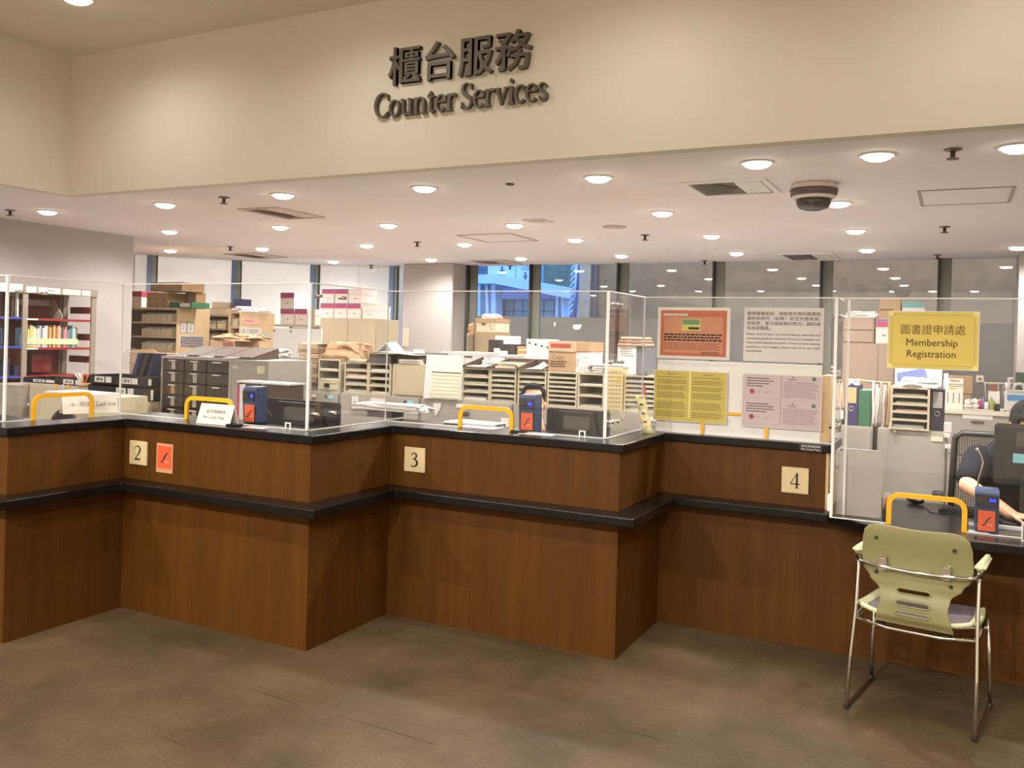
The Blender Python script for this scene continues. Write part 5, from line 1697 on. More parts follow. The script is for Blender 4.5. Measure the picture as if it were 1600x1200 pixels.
# back row: papers, black machine, orange books, white board and boxes near the white column
BT = .98
y2 = 7.2
x0, x1 = W(735, 580, Y=y2).x, W(830, 580, Y=y2).x
t = thing('back_desk', 'pale desk crowded with papers behind the organisers, before the windows', 'desk', ((x0 + x1) / 2, y2, 0))
zdk = W(780, 559, Y=y2).z
bx('desktop', x0 - .2, x1 + .3, y2, y2 + .7, zdk - .03, zdk, GREYS, t, .003)
bx('panel', x0 - .18, x1 + .28, y2 + .05, y2 + .65, 0, zdk - .031, GREYS, t)
papers('flat spread of white papers on the back desk before the windows', W(762, 558, Y=y2).x, W(822, 558, Y=y2).x, y2 + .02, y2 + .3, zdk, 4, .006, T_[1], 21)
papers('cream folder at the left of the back desk papers', W(752, 558, Y=y2).x, W(768, 558, Y=y2).x, y2 + .0, y2 + .012 + .2, zdk + .03, 2, .005, CREAMP, 23) if False else None
x0, x1, z0, z1 = RC(763, 536, 806, 556, y2 + .35)
t = thing('desk_printer', 'black machine with white boxes in front, on the back desk under a white board', 'printer', ((x0 + x1) / 2, y2 + .35, zdk))
bx('body', x0, x1, y2 + .35, y2 + .62, zdk + .0005, z1 - .01, DARK, t, .01)
bx('tower', x0, x0 + .09, y2 + .345, y2 + .5, zdk + .0005, z1 + .03, DARK, t, .005)
for a, b, zz, l in ((771, 779, 544, 'tall white box standing before the black machine on the back desk'), (780, 791, 548, 'crumpled white packet before the black machine on the back desk')):
    xx0, xx1 = W(a, 550, Y=y2 + .3).x, W(b, 550, Y=y2 + .3).x
    zz1 = W(775, zz, Y=y2 + .3).z
    tag(MB().box(xx0, xx1, y2 + .305, y2 + .34, zdk + .0005, zz1, None, .003).build('small_box', PAPER), l, 'box')
x0, x1, z0, z1 = RC(806, 541, 820, 559, y2 + .3)
for i in range(5):
    hh = (z1 - zdk) / 5
    tag(bx('book', x0 + .01 * (i % 2), x1 - .012 * ((i + 1) % 2), y2 + .32, y2 + .5, zdk + .0005 + i * hh, zdk + (i + 1) * hh - .001, M('book_tan%d' % (i % 2), ((150, 104, 72), (206, 160, 112))[i % 2], .7)),
        'brownish book in the small pile on the back desk, %s from the bottom' % ORD[i], 'book', 'books on the back desk')
x0, x1, z0, z1 = RC(772, 525, 811, 545, y2 + .62)
t = thing('standing_board', 'blank greyish white board standing behind the black machine', 'board', ((x0 + x1) / 2, y2 + .64, zdk))
bx('board', x0, x1, y2 + .64, y2 + .66, zdk + .0005, z1, M('pin_white'), t, .003)
x0, x1, z0, z1 = RC(740, 519, 772, 560, 8.6)
t = thing('storage_cupboard', 'tan cupboard right of the white column with a cream carton on top', 'cupboard', ((x0 + x1) / 2, 8.6, 0))
bx('body', x0, x1, 8.61, 9.0, 0, z1, M('tan_cupboard', (156, 138, 108), .6), t, .003)
bx('door', x0 + .01, x1 - .01, 8.598, 8.609, .1, z1 - .02, M('tan_cupboard'), t, .003)
MB().cyl((x0 + .05, 8.57, z1 - .4), (x0 + .05, 8.597, z1 - .4), .012, None, 10).build('knob', CHROME, t)
zc = z1
x0, x1, z0, z1 = RC(744, 497, 775, 520, 8.62)
t = thing('storage_carton', 'cream carton with green circle print and brown lid on the tan cupboard', 'carton', ((x0 + x1) / 2, 8.62, zc))
bx('body', x0, x1, 8.62, 8.95, zc + .0005, z1 - .05, CREAMP, t, .002)
bx('lid', x0 - .005, x1 + .005, 8.615, 8.955, z1 - .0495, z1, CARD, t, .002)
bx('handle_hole', x0 + .07, x0 + .12, 8.617, 8.6195, zc + .08, zc + .1, DKBR, t)
MB().tube([(x1 - .04 + .035 * math.cos(a), 8.618, zc + .08 + .05 * math.sin(a)) for a in [PI * .4 + q * PI / 8 for q in range(10)]], .005, 6).build('green_ring', M('ring_green', (120, 164, 120), .6), t)
tag(MB().lump(x0 + .05, x1 - .04, 8.65, 8.85, z1 + .0005, z1 + .05, None, 2, .25, 6, .5).build('soft_bundle', PAPER), 'white bundle on top of the cream carton with green circle', 'bundle')
xlim = W(740, 540, Y=8.6).x
x0, x1, z0, z1 = RC(728, 524, 740, 560, 8.5)
x1 = xlim - .002
t = thing('tall_locker', 'narrow dark tan locker with a pale door panel beside the white column', 'locker', ((x0 + x1) / 2, 8.5, 0))
bx('body', x0, x1 - .004, 8.51, 8.9, 0, z1, M('tan_cupboard2', (134, 118, 96), .6), t, .003)
bx('door', x0 + .012, x1 - .02, 8.498, 8.509, .1, z1 - .01, BEIGE, t, .003)
tag(MB().lump(x0 + .0, x1 + .0, 8.52, 8.85, z1 + .0005, W(732, 505, Y=8.6).z, None, 5, .25, 7, .5).build('kraft_bag', KRAFT), 'crumpled kraft bag on the narrow locker beside the white column', 'bag')
# white flat machine beside the calendar board
x0, x1, z0, z1 = RC(688, 550, 745, 562, 6.5)
t = thing('flatbed_scanner', 'flat white office machine with slot behind the calendar board', 'scanner', ((x0 + x1) / 2, 6.5, 0))
bx('body', x0, x1, 6.5, 6.9, z0 - .3, z1, WHITE, t, .008)
bx('slot', x0 + .2, x0 + .32, 6.496, 6.4995, z1 - .045, z1 - .03, M('handle_dark'), t)
MB().cyl((x1 - .06, 6.495, z1 - .03), (x1 - .06, 6.4998, z1 - .03), .008, None, 12).build('button', GREYS, t)
bx('stand', x0 + .03, x1 - .03, 6.52, 6.88, 0, z0 - .301, GREYS, t)
x0, x1, z0, z1 = RC(656, 551, 682, 570, 6.4)
t = thing('grey_screen', 'grey flat screen edge standing left of the calendar board', 'screen', ((x0 + x1) / 2, 6.4, 0))
bx('panel', x0, x1 + .1, 6.4, 6.43, z0 - .1, z1, M('slate_panel', (112, 114, 122), .5), t, .004)
bx('post', x0 + .06, x0 + .1, 6.41, 6.43, 0, z0 - .1, DARK, t)
# brown paper parcel, loose sheets over the organiser pair
x0, x1, z0, z1 = RC(497, 537, 568, 567, OY + .1)
tag(MB().lump(x0 + .05, x1, OY + .06, OY + .28, xr * 0 + zr + .004, z1 + .012, None, 6, .22, 9, .5).build('paper_parcel', KRAFT), 'crumpled brown paper parcel lying on top of the organisers', 'parcel')
bx_ = thing('long_tray', 'dark flat tray piled with sheets over the right organiser of the pair', 'tray', (W(610, 560, Y=OY).x, OY, zr))
x0, x1, z0, z1 = RC(577, 553, 648, 566, OY)
bx('tray', x0, W(611, 562, Y=OY).x, OY - .005, OY + .28, zr + .0005, zr + .07, M('slate_tray', (70, 70, 76), .5), bx_, .003)
tb = thing('brown_tray', 'dark brown tray on the beige box cupboard', 'tray', (W(630, 560, Y=OY).x, OY + .05, zr))
zcu = W(640, 569, Y=OY).z
bx('tray', W(612.5, 562, Y=OY).x, W(648, 562, Y=OY).x, OY + .06, OY + .3, zcu + .0005, zcu + .08, DKBR, tb, .003)
m = MB().grid(lambda u, v: Vector((W(570, 560, Y=OY).x + u * .5, OY - .02 + v * .26, zr + .0745 + .03 * math.sin(u * 3) * (1 - u) + .004 * v)), 12, 6)
o = m.build('curled_sheet', PAPER); sd = o.modifiers.new('thickness', 'SOLIDIFY'); sd.thickness = .003
tag(o, 'large curled white sheet over the dark tray beside the paper parcel', 'sheet')
m = MB().grid(lambda u, v: Vector((W(576, 550, Y=OY).x + u * .17, OY + .1 + v * .15, zr + .084 + .075 * (1 - abs(2 * u - 1)) + .01 * v)), 8, 4)
o = m.build('folded_sheet', M('grey_tint_paper', (206, 204, 206), .7)); sd = o.modifiers.new('thickness', 'SOLIDIFY'); sd.thickness = .002
tag(o, 'tented grey-white folded sheet on top of the curled white sheet', 'sheet')
papers('cream envelopes on the left organiser of the matching pair', W(546, 561, Y=OY).x, W(573, 561, Y=OY).x, OY - .0, OY + .05, zr, 5, .005, CREAMP, 31)
papers('thick fan of white sheets on the beige box cupboard', W(624, 565, Y=OY).x, W(655, 565, Y=OY).x, OY - .0, OY + .055, zcu, 8, .004, T_[1], 33)
tag(MB().lump(W(483, 556, Y=OY).x, W(499, 556, Y=OY).x, OY + .02, OY + .15, RT + .001 + .062 + 8 * .04 + .0, W(490, 550, Y=OY).z, None, 8, .3, 6, .4).build('plastic_bag', M('white_plastic_bag', (232, 226, 222), .3)), 'white crumpled plastic bag on the brown folder stacks', 'bag')
tag(MB().box(W(648, 561, Y=OY + .2).x, W(664, 561, Y=OY + .2).x, OY + .18, OY + .2, zcu + .0005, W(655, 546, Y=OY + .2).z).build('white_card', PAPER), 'white card propped on the beige box cupboard before the white column', 'card')

# ------------------------------------------------------------------ white partitions behind the row
YP_ = 6.62
x0, x1, z0, z1 = RC(425, 513, 500, 620, YP_)
t = thing('white_partition', 'tall white panel with two dark pins standing behind the grey drawer cabinet', 'panel', ((x0 + x1) / 2, YP_, 0))
bx('panel', x0, x1, YP_, YP_ + .03, 0, z1, WHITE, t, .004)
for a in (429, 455):
    v = W(a, 517, Y=YP_)
    MB().cyl((v.x, YP_ - .01, z1 - .03), (v.x, YP_ - .0002, z1 - .03), .008, None, 10).build('pin', DARK, t)
x0, x1, z0, z1 = RC(462, 535, 482, 600, YP_ - .12)
t = thing('leaning_board', 'smaller cream-white panel leaning on the tall white partition', 'panel', ((x0 + x1) / 2, YP_ - .1, 0))
MB().prism([(YP_ - .14, 0), (YP_ - .115, 0), (YP_ - .02, z1), (YP_ - .045, z1)], x0, x1 + .06, 'x').build('panel', M('cream_white', (232, 222, 208), .6), t)
# ------------------------------------------------------------------ clear drawer unit and grey cabinet at left
YD_ = 4.98
x0, x1, z0, z1 = RC(251, 557, 361, 665, YD_)
zdr = W(305, 558, Y=YD_).z
ZB = .72
dk = thing('side_table', 'grey low table carrying the clear drawer unit', 'table', ((x0 + x1) / 2, YD_, 0))
bx('tabletop', x0 - .02, W(420, 640, Y=YD_).x, YD_ - .02, YD_ + .55, ZB - .03, ZB, GREYS, dk, .003)
for x in (x0, x1 - .1):
    for y in (YD_ + .03, YD_ + .5):
        bx('leg', x, x + .04, y - .02, y + .02, 0, ZB - .031, GREYS, dk)
t = thing('drawer_unit', 'grey unit of clear smoked drawers in three columns behind plate 2', 'drawer unit', ((x0 + x1) / 2, YD_, ZB))
c = MB()
c.box(x0, x1, YD_, YD_ + .36, zdr - .02, zdr); c.box(x0, x1, YD_, YD_ + .36, ZB + .0005, ZB + .015)
c.box(x0, x0 + .014, YD_, YD_ + .36, ZB + .015, zdr - .02); c.box(x1 - .03, x1, YD_, YD_ + .36, ZB + .015, zdr - .02)
c.box(x0 + .014, x1 - .03, YD_ + .35, YD_ + .36, ZB + .015, zdr - .02)
c.build('case', GREYS, t)
cw = (x1 - .03 - x0 - .014) / 3
rows_ = 6
rh = (zdr - .02 - ZB - .015) / rows_
for q in range(3):
    for r_ in range(rows_):
        xa, xb = x0 + .014 + q * cw + .004, x0 + .014 + (q + 1) * cw - .004
        za, zb_ = ZB + .015 + r_ * rh + .003, ZB + .015 + (r_ + 1) * rh - .003
        d = bx('drawer', xa, xb, YD_ + .004, YD_ + .34, za, zb_, SMOKE, t, .003)
        xm = (xa + xb) / 2
        bx('pull', xm - .035, xm + .035, YD_ - .014, YD_ + .0035, zb_ - .016, zb_ - .008, M('clear_pull', (226, 220, 210), .1), d)
        if not (q == 2 and True):
            bx('label', xm - .02, xm + .022, YD_ + .001, YD_ + .0036, za + .01, zb_ - .02, CARD if (q == 0 and r_ == 3) else M('label_grey', (168, 158, 146), .7), d)
        elif r_ > 1:
            pass
xg = W(419, 600, Y=YD_).x
t = thing('grey_cabinet', 'plain grey steel cabinet with a cream paper joined to the clear drawer unit', 'cabinet', ((x1 + xg) / 2, YD_, ZB))
bx('body', x1 + .002, xg, YD_ - .004, YD_ + .5, ZB + .0005, zdr - .004, GREYS, t, .004)
v = W(409, 578, Y=YD_)
bx('cream_note', v.x - .04, v.x + .035, YD_ - .0065, YD_ - .0045, v.z - .03, v.z + .028, CREAMP, t)
v = W(368, 574, Y=YD_)
bx('blue_note', v.x - .03, v.x + .03, YD_ - .0062, YD_ - .0045, v.z - .01, v.z + .008, M('faint_blue', (178, 184, 190), .7), t)
# sloped brown trays and letters on the drawer unit
for i, (a, b) in enumerate(((266, 306), (307, 345), (346, 387))):
    xa, xb = W(a, 553, Y=YD_).x, W(b, 553, Y=YD_).x
    tt = thing('sloped_tray_cover', 'dark brown sloped lid on the clear drawer unit, %s from the left' % ORD[i], 'lid', ((xa + xb) / 2, YD_ + .05, zdr), 'sloped lids on the drawer unit')
    MB().prism([(YD_ + .05, zdr + .0005), (YD_ + .05, zdr + .015), (YD_ + .34, zdr + .085), (YD_ + .34, zdr + .0005)], xa + .004, xb, 'x').build('lid_body', DKBR, tt)
    papers('white slips before the %s brown lid on the drawer unit' % ORD[i], xa + .03, xa + .14, YD_ + .002, YD_ + .04, zdr, 2, .006, None, 40 + i, group='slips on the drawer unit')
# brown cartons, envelope heap behind the drawer unit
YK = YD_ + .62
zk = zdr + .0
st_ = thing('storage_stand', 'low grey stand behind the drawer unit under brown flat cartons', 'stand', (W(360, 560, Y=YK).x, YK, 0))
bx('body', W(322, 560, Y=YK).x, W(424, 560, Y=YK).x, YK, YK + .35, 0, zk, GREYS, st_, .004)
x0, x1, z0, z1 = RC(326, 533, 365, 543, YK)
z1 = W(345, 532, Y=YK).z
for a, b, zt_, zb_, l, mt in ((330, 364, 543, 557, 'flat brown carton on the stand behind the drawer unit, lower', DKBR), (327, 366, 532, 543, 'flat tan carton on the stand behind the drawer unit, upper', CARD)):
    za, zz = W(346, zb_, Y=YK).z, W(346, zt_, Y=YK).z
    if zb_ == 557: za = zk + .0005
    else: za = zlow + .0005
    zlow = zz
    tt = thing('flat_carton', l, 'carton', (W(346, 540, Y=YK).x, YK, za))
    bx('box', W(a, 540, Y=YK).x, W(b, 540, Y=YK).x, YK + .005, YK + .3, za, zz, mt, tt, .003)
    bx('printed_panel', W(b - 18, 540, Y=YK).x, W(b - 3, 540, Y=YK).x, YK + .002, YK + .0048, za + .012, zz - .012, M('carton_maroon', (140, 84, 70), .7), tt)
tag(MB().lump(W(327, 530, Y=YK).x, W(388, 530, Y=YK).x, YK + .01, YK + .28, zlow + .0005, zlow + .06, None, 14, .3, 9, .6).build('envelope_heap', KRAFT), 'heap of tan envelopes on the flat cartons behind the drawer unit', 'envelopes')
tag(MB().lump(W(387, 558, Y=YK).x, W(424, 558, Y=YK).x, YK + .01, YK + .25, zk + .0005, zk + .07, None, 15, .3, 7, .3).build('white_papers', PAPER), 'untidy white papers on the stand between drawer unit and white partition', 'papers')

# ------------------------------------------------------------------ in and out trays, desk and file at left
YI_ = 4.9
XDL = W(251, 600, Y=4.98).x - .022
v0, v1 = W(36, 608, Y=YI_), W(250, 605, Y=YI_)
zi = W(150, 596, Y=YI_).z
low = thing('tray_table', 'cream low cupboard under the stacked letter trays', 'cupboard', ((v0.x + v1.x) / 2, YI_ + .2, 0))
ztab = W(160, 622, Y=YI_).z
bx('body', W(150, 620, Y=YI_).x, min(XDL, W(249, 620, Y=YI_).x), YI_, YI_ + .5, 0, ztab, CREAM, low, .004)
for i in range(2):
    bx('door', W(150 + i * 50, 620, Y=YI_).x + .006, min(XDL, W(199 + i * 50, 620, Y=YI_).x), YI_ - .012, YI_ - .0005, .1, ztab - .05, CREAM, low, .003)
gz = W(90, 602, Y=YI_).z


def letter_tray(label, a, b, y, z0, z1, plates, deep=.3):
    xa, xb = W(a, 600, Y=y).x, min(XDL, W(b, 600, Y=y).x)
    t = thing('letter_tray', label, 'tray', ((xa + xb) / 2, y, z0), 'black letter trays')
    m = MB()
    m.box(xa, xb, y, y + .006, z0 + .0005, z1 - .006); m.box(xa, xa + .006, y + .006, y + deep, z0 + .0005, z1); m.box(xb - .006, xb, y + .006, y + deep, z0 + .0005, z1)
    m.box(xa + .006, xb - .006, y + deep - .006, y + deep, z0 + .0005, z1); m.box(xa + .006, xb - .006, y + .006, y + deep - .006, z0 + .0005, z0 + .006)
    m.build('tray', BLKP, t)
    for txt, pa, pb in plates:
        px, qx = W(pa, 600, Y=y).x, min(XDL - .004, W(pb, 600, Y=y).x)
        pl = bx('label_card', px, qx, y - .002, y - .0003, z0 + .012, z1 - .012, PAPER, t)
        if txt:
            lettering('lettering', txt, pl, INK, (px + (qx - px) * .2, y - .0024, z0 + .012 + (z1 - z0 - .024) * .22), (qx - px) * .6, (z1 - z0 - .024) * .56, mesh=bold_mesh(txt, .03))
    return t


g1 = thing('grey_cupboard', 'grey cupboard under the letter trays reading IN at the left edge', 'cupboard', (W(85, 620, Y=YI_).x, YI_, 0))
bx('body', W(44, 620, Y=YI_).x, W(136, 620, Y=YI_).x, YI_ + .01, YI_ + .5, 0, gz, M('warm_grey_steel', (178, 168, 150), .5), g1, .004)
bx('left_body', W(-20, 620, Y=YI_ - .1).x, W(43, 620, Y=YI_).x, YI_ - .1, YI_ + .5, 0, W(20, 602, Y=YI_ - .1).z, M('dull_grey_steel', (140, 130, 118), .5), g1, .004)
for a in (17, 44):
    v = W(a, 632, Y=YI_ - .11)
    MB().ell((v.x, YI_ - .11, v.z), (.016, .012, .012), None, 12, 8).build('knob', CHROME, g1)
letter_tray('black letter tray labelled IN on the grey cupboard, left of the one beside it', 36, 88, YI_ + .05, gz, W(70, 592, Y=YI_).z, [('IN', 52, 70), ('', 72, 85)])
letter_tray('black letter tray labelled IN behind the pens in the holder', 89, 133, YI_ + .05, gz, W(110, 592, Y=YI_).z, [('IN', 99, 115), ('', 118, 129)])
zz = W(190, 617, Y=YI_).z
ztm = W(190, 604, Y=YI_).z
letter_tray('black letter tray labelled OUT, lower of two stacked by the clear drawer unit', 138, 249, YI_ + .01, ztab, ztm, [('OUT', 182, 197), ('', 200, 209), ('', 240, 249)])
letter_tray('black letter tray labelled IN twice, upper of two stacked by the clear drawer unit', 139, 248, YI_ + .012, ztm + .012, W(190, 588, Y=YI_).z, [('IN', 148, 163), ('', 165, 174), ('IN', 191, 205), ('', 206, 215), ('', 232, 246)])
papers('pale papers sticking out between the two stacked letter trays', W(160, 605, Y=YI_).x, W(246, 605, Y=YI_).x, YI_ - .01, YI_ + .2, ztm - .02, 4, .006, T_[1], 50) if False else None
papers('white sheets lying in the upper letter tray by the wall', W(150, 587, Y=YI_).x, W(186, 587, Y=YI_).x, YI_ + .04, YI_ + .25, ztm + .02, 6, .004, None, 51)
# slanted magazine file
x0, x1 = W(214, 585, Y=YI_ + .2).x, W(247, 585, Y=YI_ + .2).x
zm0, zm1 = W(190, 588, Y=YI_).z + .001, W(240, 552, Y=YI_ + .2).z
t = thing('magazine_file', 'dark blue slanted magazine files leaning beside the clear drawer unit', 'magazine file', ((x0 + x1) / 2, YI_ + .2, zm0))
for i in range(3):
    xx = x0 + i * (x1 - x0) / 3
    MB().prism([(xx - .02, zm0), (xx + .025, zm0), (xx + .10, zm1), (xx + .055, zm1)], YI_ + .16 + i * .004, YI_ + .27, 'y', NAVY if i != 1 else DARK).build('file', None, t)
# brown carton with round fan behind
x0, x1, z0, z1 = RC(208, 547, 249, 587, YI_ + .75)
t = thing('open_carton', 'brown carton with folded flaps beside the left wall end', 'carton', ((x0 + x1) / 2, YI_ + .75, 0))
bx('body', x0 - .05, x1, YI_ + .75, YI_ + 1.1, 0, z1 - .03, M('brown_carton', (146, 116, 92), .8), t, .003)
MB().prism([(x0 - .05, z1 - .03), (x1, z1 - .03), (x1 - .1, z1 + .01), (x0, z1 + .0)], YI_ + .75, YI_ + .76, 'y', CARD).build('flap', None, t)
bx('sticker', x0 + .12, x0 + .2, YI_ + .747, YI_ + .7495, z1 - .12, z1 - .07, M('sticker_beige', (206, 176, 150), .7), t)
v = W(207, 567, Y=YI_ + .64)
t = thing('desk_fan', 'round wire fan guard half hidden by the left screen edge', 'fan', (v.x, YI_ + .64, 0))
for q in range(5):
    r = .13 * (q + 1) / 5
    MB().tube([(v.x + r * math.cos(a), YI_ + .64 - .02 * (1 - q / 5), v.z + r * math.sin(a)) for a in [2 * PI * i / 28 for i in range(28)]], .0022, 6, None, True).build('guard_ring', GREYS, t)
MB().cyl((v.x, YI_ + .66, .0), (v.x, YI_ + .66, v.z - .12), .015, None, 12).build('stand', GREYS, t)
# cream drawer box and chair back at the left
x0, x1, z0, z1 = RC(103, 619, 136, 660, 4.15)
zc0 = W(90, 619, Y=4.15).z
t = thing('cream_pedestal', 'cream pedestal with a ribbed recess behind the left yellow opening', 'pedestal', ((x0 + x1) / 2, 4.15, 0))
bx('body', x0 - .30, x1 + .06, 4.16, 4.62, 0, zc0, CREAM, t, .004)
bx('recess', x0 + .03, x1 - .02, 4.156, 4.1595, zc0 - .17, zc0 - .06, M('recess_cream', (150, 136, 108), .6), t)
for i in range(7):
    xx = x0 + .04 + i * .026
    bx('rib', xx, xx + .014, 4.150, 4.1555, zc0 - .165, zc0 - .065, CREAM, t)
bx('latch', x0 + .06, x0 + .12, 4.150, 4.1595, zc0 - .035, zc0 - .022, DARK, t, .003)
papers('white papers on top of the cream pedestal behind the left yellow opening', x0 - .28, x1 - .02, 4.18, 4.45, zc0, 4, .006, None, 61)
v = W(101, 645, Y=3.9)
t = thing('chair_back', 'rounded dark chair back showing low behind the left yellow opening', 'chair', (v.x, 3.9, 0))
MB().ell((v.x, 3.9, v.z - .17), (.17, .035, .20), None, 24, 14).build('backrest', DARK, t)
MB().cyl((v.x, 3.93, .06), (v.x, 3.93, v.z - .3), .025, None, 12).build('column', DARK, t)
MB().cyl((v.x, 3.93, .0), (v.x, 3.93, .06), .22, .1, 20).build('base', DARK, t)
# pens in a holder
v = W(125, 606, Y=YI_ - .0)
t = thing('pen_tub', 'small brown tub of white and orange pens before the letter trays', 'pens', (v.x, YI_ + .03, gz))
MB().cyl((v.x, YI_ + .035, gz - .0 + .0005), (v.x, YI_ + .035, gz + .03), .05, None, 16).build('tub', CARD, t)
for i, (dx, tl, mt) in enumerate(((-.05, -.06, PAPER), (-.02, -.05, PAPER), (.0, -.02, M('orange_pen', (206, 120, 50), .5)), (.03, .03, M('orange_pen')), (-.035, -.01, PAPER))):
    MB().cyl((v.x + dx * .5, YI_ + .035, gz + .02), (v.x + dx + tl, YI_ + .03, gz + .11), .006, .005, 8).build('pen', mt, t)
for a, mt, l in ((88, YELLOW, 'yellow'), (99, PAPER, 'white'), (107, YELLOW, 'small yellow')):
    v = W(a, 603, Y=YI_ + .01)
    tag(bx('sticky_note', v.x - .012, v.x + .012, YI_ + .006, YI_ + .0095, gz - .03, gz + .01, mt), l + ' sticky note on the top edge of the grey cupboard below the trays', 'note', 'sticky notes on the cupboard')

# ------------------------------------------------------------------ red and blue bookcase at the left wall
BX = WALL_L + .38
bx0 = W(33, 520, X=BX)
y0, y1 = W(35, 520, X=BX).y, W(150, 520, X=BX).y
zt0, zt1 = W(90, 449, X=BX).z, 0
t = thing('red_bookcase', 'red-shelved library bookcase with taupe uprights and one row of books', 'bookcase', (BX - .2, (y0 + y1) / 2, 0))
bx('upright', BX - .02, BX, y0 - .0, y0 + .055, 0, zt0, TAUPE, t, .003)
bx('upright', BX - .02, BX, y1 - .06, y1, 0, zt0, TAUPE, t, .003)
bx('upright', BX - .36, BX - .34, y1 - .14, y1 - .08, 0, zt0, TAUPE, t, .003)
bx('back_panel', BX - .37, BX - .362, y0 + .01, y1 - .16, 0.2, zt0 - .07, M('dark_red_back', (104, 40, 34), .6), t)
bx('top_shelf', BX - .36, BX - .021, y0, y1, zt0 - .03, zt0 - .01, TAUPE, t)
hdr = bx('header_strip', BX - .002, BX + .012, y0, y1, zt0 - .075, zt0 - .0, TAUPE, t)
for a, b in ((40, 55), (59, 93), (97, 125), (127, 140)):
    ya, yb_ = W(a, 455, X=BX).y, W(b, 455, X=BX).y
    bx('header_card', BX + .0125, BX + .015, ya, yb_, zt0 - .068, zt0 - .012, PAPER, hdr)
ya, yb_ = W(73, 455, X=BX).y, W(83, 455, X=BX).y
bx('header_print', BX + .0152, BX + .016, ya, yb_, zt0 - .045, zt0 - .035, GINK, hdr)
shz = []
for py in (499, 543, 586):
    z = W(110, py, X=BX).z
    shz.append(z)
    bx('shelf', BX - .34, BX + .004, y0 + .056, y1 - .061, z - .022, z, REDS, t, .002)
    for a in (42,):
        yy_ = W(a + 8, py, X=BX).y
        bx('shelf_label', BX + .0045, BX + .006, yy_ - .06, yy_ + .06, z - .02, z - .004, PAPER, t)
for py in (485, 527, 562):
    z = W(135, py, X=BX).z
    bx('side_brace', BX - .34, BX - .02, y1 - .058, y1 - .05, z - .035, z + .035, M('dark_red_back'), t)
bx('sloped_rest', BX - .30, BX - .27, y0 + .06, y1 - .3, shz[0] + .13, shz[0] + .19, TAUPE, t)
MB().prism([(BX - .25, shz[0] + .002), (BX - .05, shz[0] + .002), (BX - .06, shz[0] + .05), (BX - .2, shz[0] + .2), (BX - .25, shz[0] + .2)], y1 - .36, y1 - .35, 'y', TAUPE).build('book_support', None, t)
bx('lower_rest', BX - .30, BX - .28, y0 + .3, y1 - .3, shz[2] + .02, shz[2] + .2, REDS, t)
bx('low_panel', BX - .3, BX - .29, y0 + .06, y1 - .1, 0.0, shz[2] - .03, M('dark_red_back'), t)
# books
ys, ye = W(37.5, 530, X=BX - .03).y, W(121, 530, X=BX - .03).y
cols = [(150, 186, 210), (130, 160, 190), (226, 210, 110), (206, 180, 120), (226, 184, 130), (232, 214, 180), (232, 218, 180), (214, 206, 196), (170, 176, 186), (110, 122, 150), (222, 214, 200), (232, 206, 188), (236, 222, 214), (150, 90, 76), (220, 190, 60), (124, 84, 60), (214, 176, 120), (166, 84, 60), (206, 130, 90), (226, 190, 170), (110, 96, 86), (92, 86, 80), (230, 120, 138), (228, 130, 146), (120, 132, 128), (80, 126, 134), (74, 112, 120), (146, 190, 190), (196, 200, 176), (90, 100, 96)]
cn = ['pale blue', 'blue', 'yellow', 'tan', 'light orange', 'cream', 'cream', 'grey-white', 'blue-grey', 'slate', 'off-white', 'pinkish', 'white', 'red-brown', 'bright yellow', 'brown', 'tan', 'rust', 'salmon', 'pale rose', 'dark', 'charcoal', 'pink', 'pink', 'grey-green', 'teal', 'dark teal', 'pale teal', 'pale olive', 'dark green']
y = ys
n = len(cols)
zb = shz[1]
TAPE = M('green_spine_tape', (196, 212, 168), .6)
rr = random.Random(4)
for i in range(n):
    w_ = (ye - ys) / n
    h_ = .205 + rr.uniform(-.03, .02)
    b = thing('library_book', '%s book on the red shelf, %s from the left' % (cn[i], ORD[i]), 'book', (BX - .1, y + w_ / 2, zb), 'books on the red shelf')
    bx('cover', BX - .17, BX - .03 + rr.uniform(-.006, .004), y + .0008, y + w_ - .0008, zb + .0006, zb + h_, M('book_c%d' % i, cols[i], .6), b, .001)
    bx('spine_tape', BX - .04, BX - .0245, y + .001, y + w_ - .001, zb + .03, zb + .088, TAPE, b)
    y += w_
# the blue bookcase cut by the left edge
y0b = y0 - 1.0
t = thing('blue_bookcase', 'blue-shelved bookcase cut by the left edge of the photo', 'bookcase', (BX - .2, y0 - .5, 0))
bx('back_panel', BX - .37, BX - .362, y0b, y0 - .03, .2, zt0 - .05, M('dark_slate_back', (62, 60, 70), .6), t)
bx('header_strip', BX - .002, BX + .012, y0b, y0 - .012, zt0 - .075, zt0 + .005, PAPER, t)
bx('top_shelf', BX - .36, BX - .003, y0b, y0 - .012, zt0 - .03, zt0 - .01, TAUPE, t)
bshz = []
for py in (495, 541, 588):
    z = W(20, py, X=BX).z
    bshz.append(z)
    bx('shelf', BX - .36, BX + .004, y0b, y0 - .012, z - .022, z, BLUES, t, .002)
bx('upright', BX - .04, BX, y0b - .05, y0b, 0, zt0, TAUPE, t)
for i, (a, mt, l, h_) in enumerate(((26.5, PAPER, 'tall white book', .235), (23.5, TAPE, 'pale green book', .16), (21, DKBR, 'dark leaning book', .2))):
    yy_ = W(a, 490, X=BX - .05).y
    tag(bx('shelved_book', BX - .2, BX - .05, yy_ - .016, yy_ + .016, bshz[0] + .0006, bshz[0] + h_, mt), l + ' on the upper blue shelf by the left edge', 'book', 'books on the blue shelf')
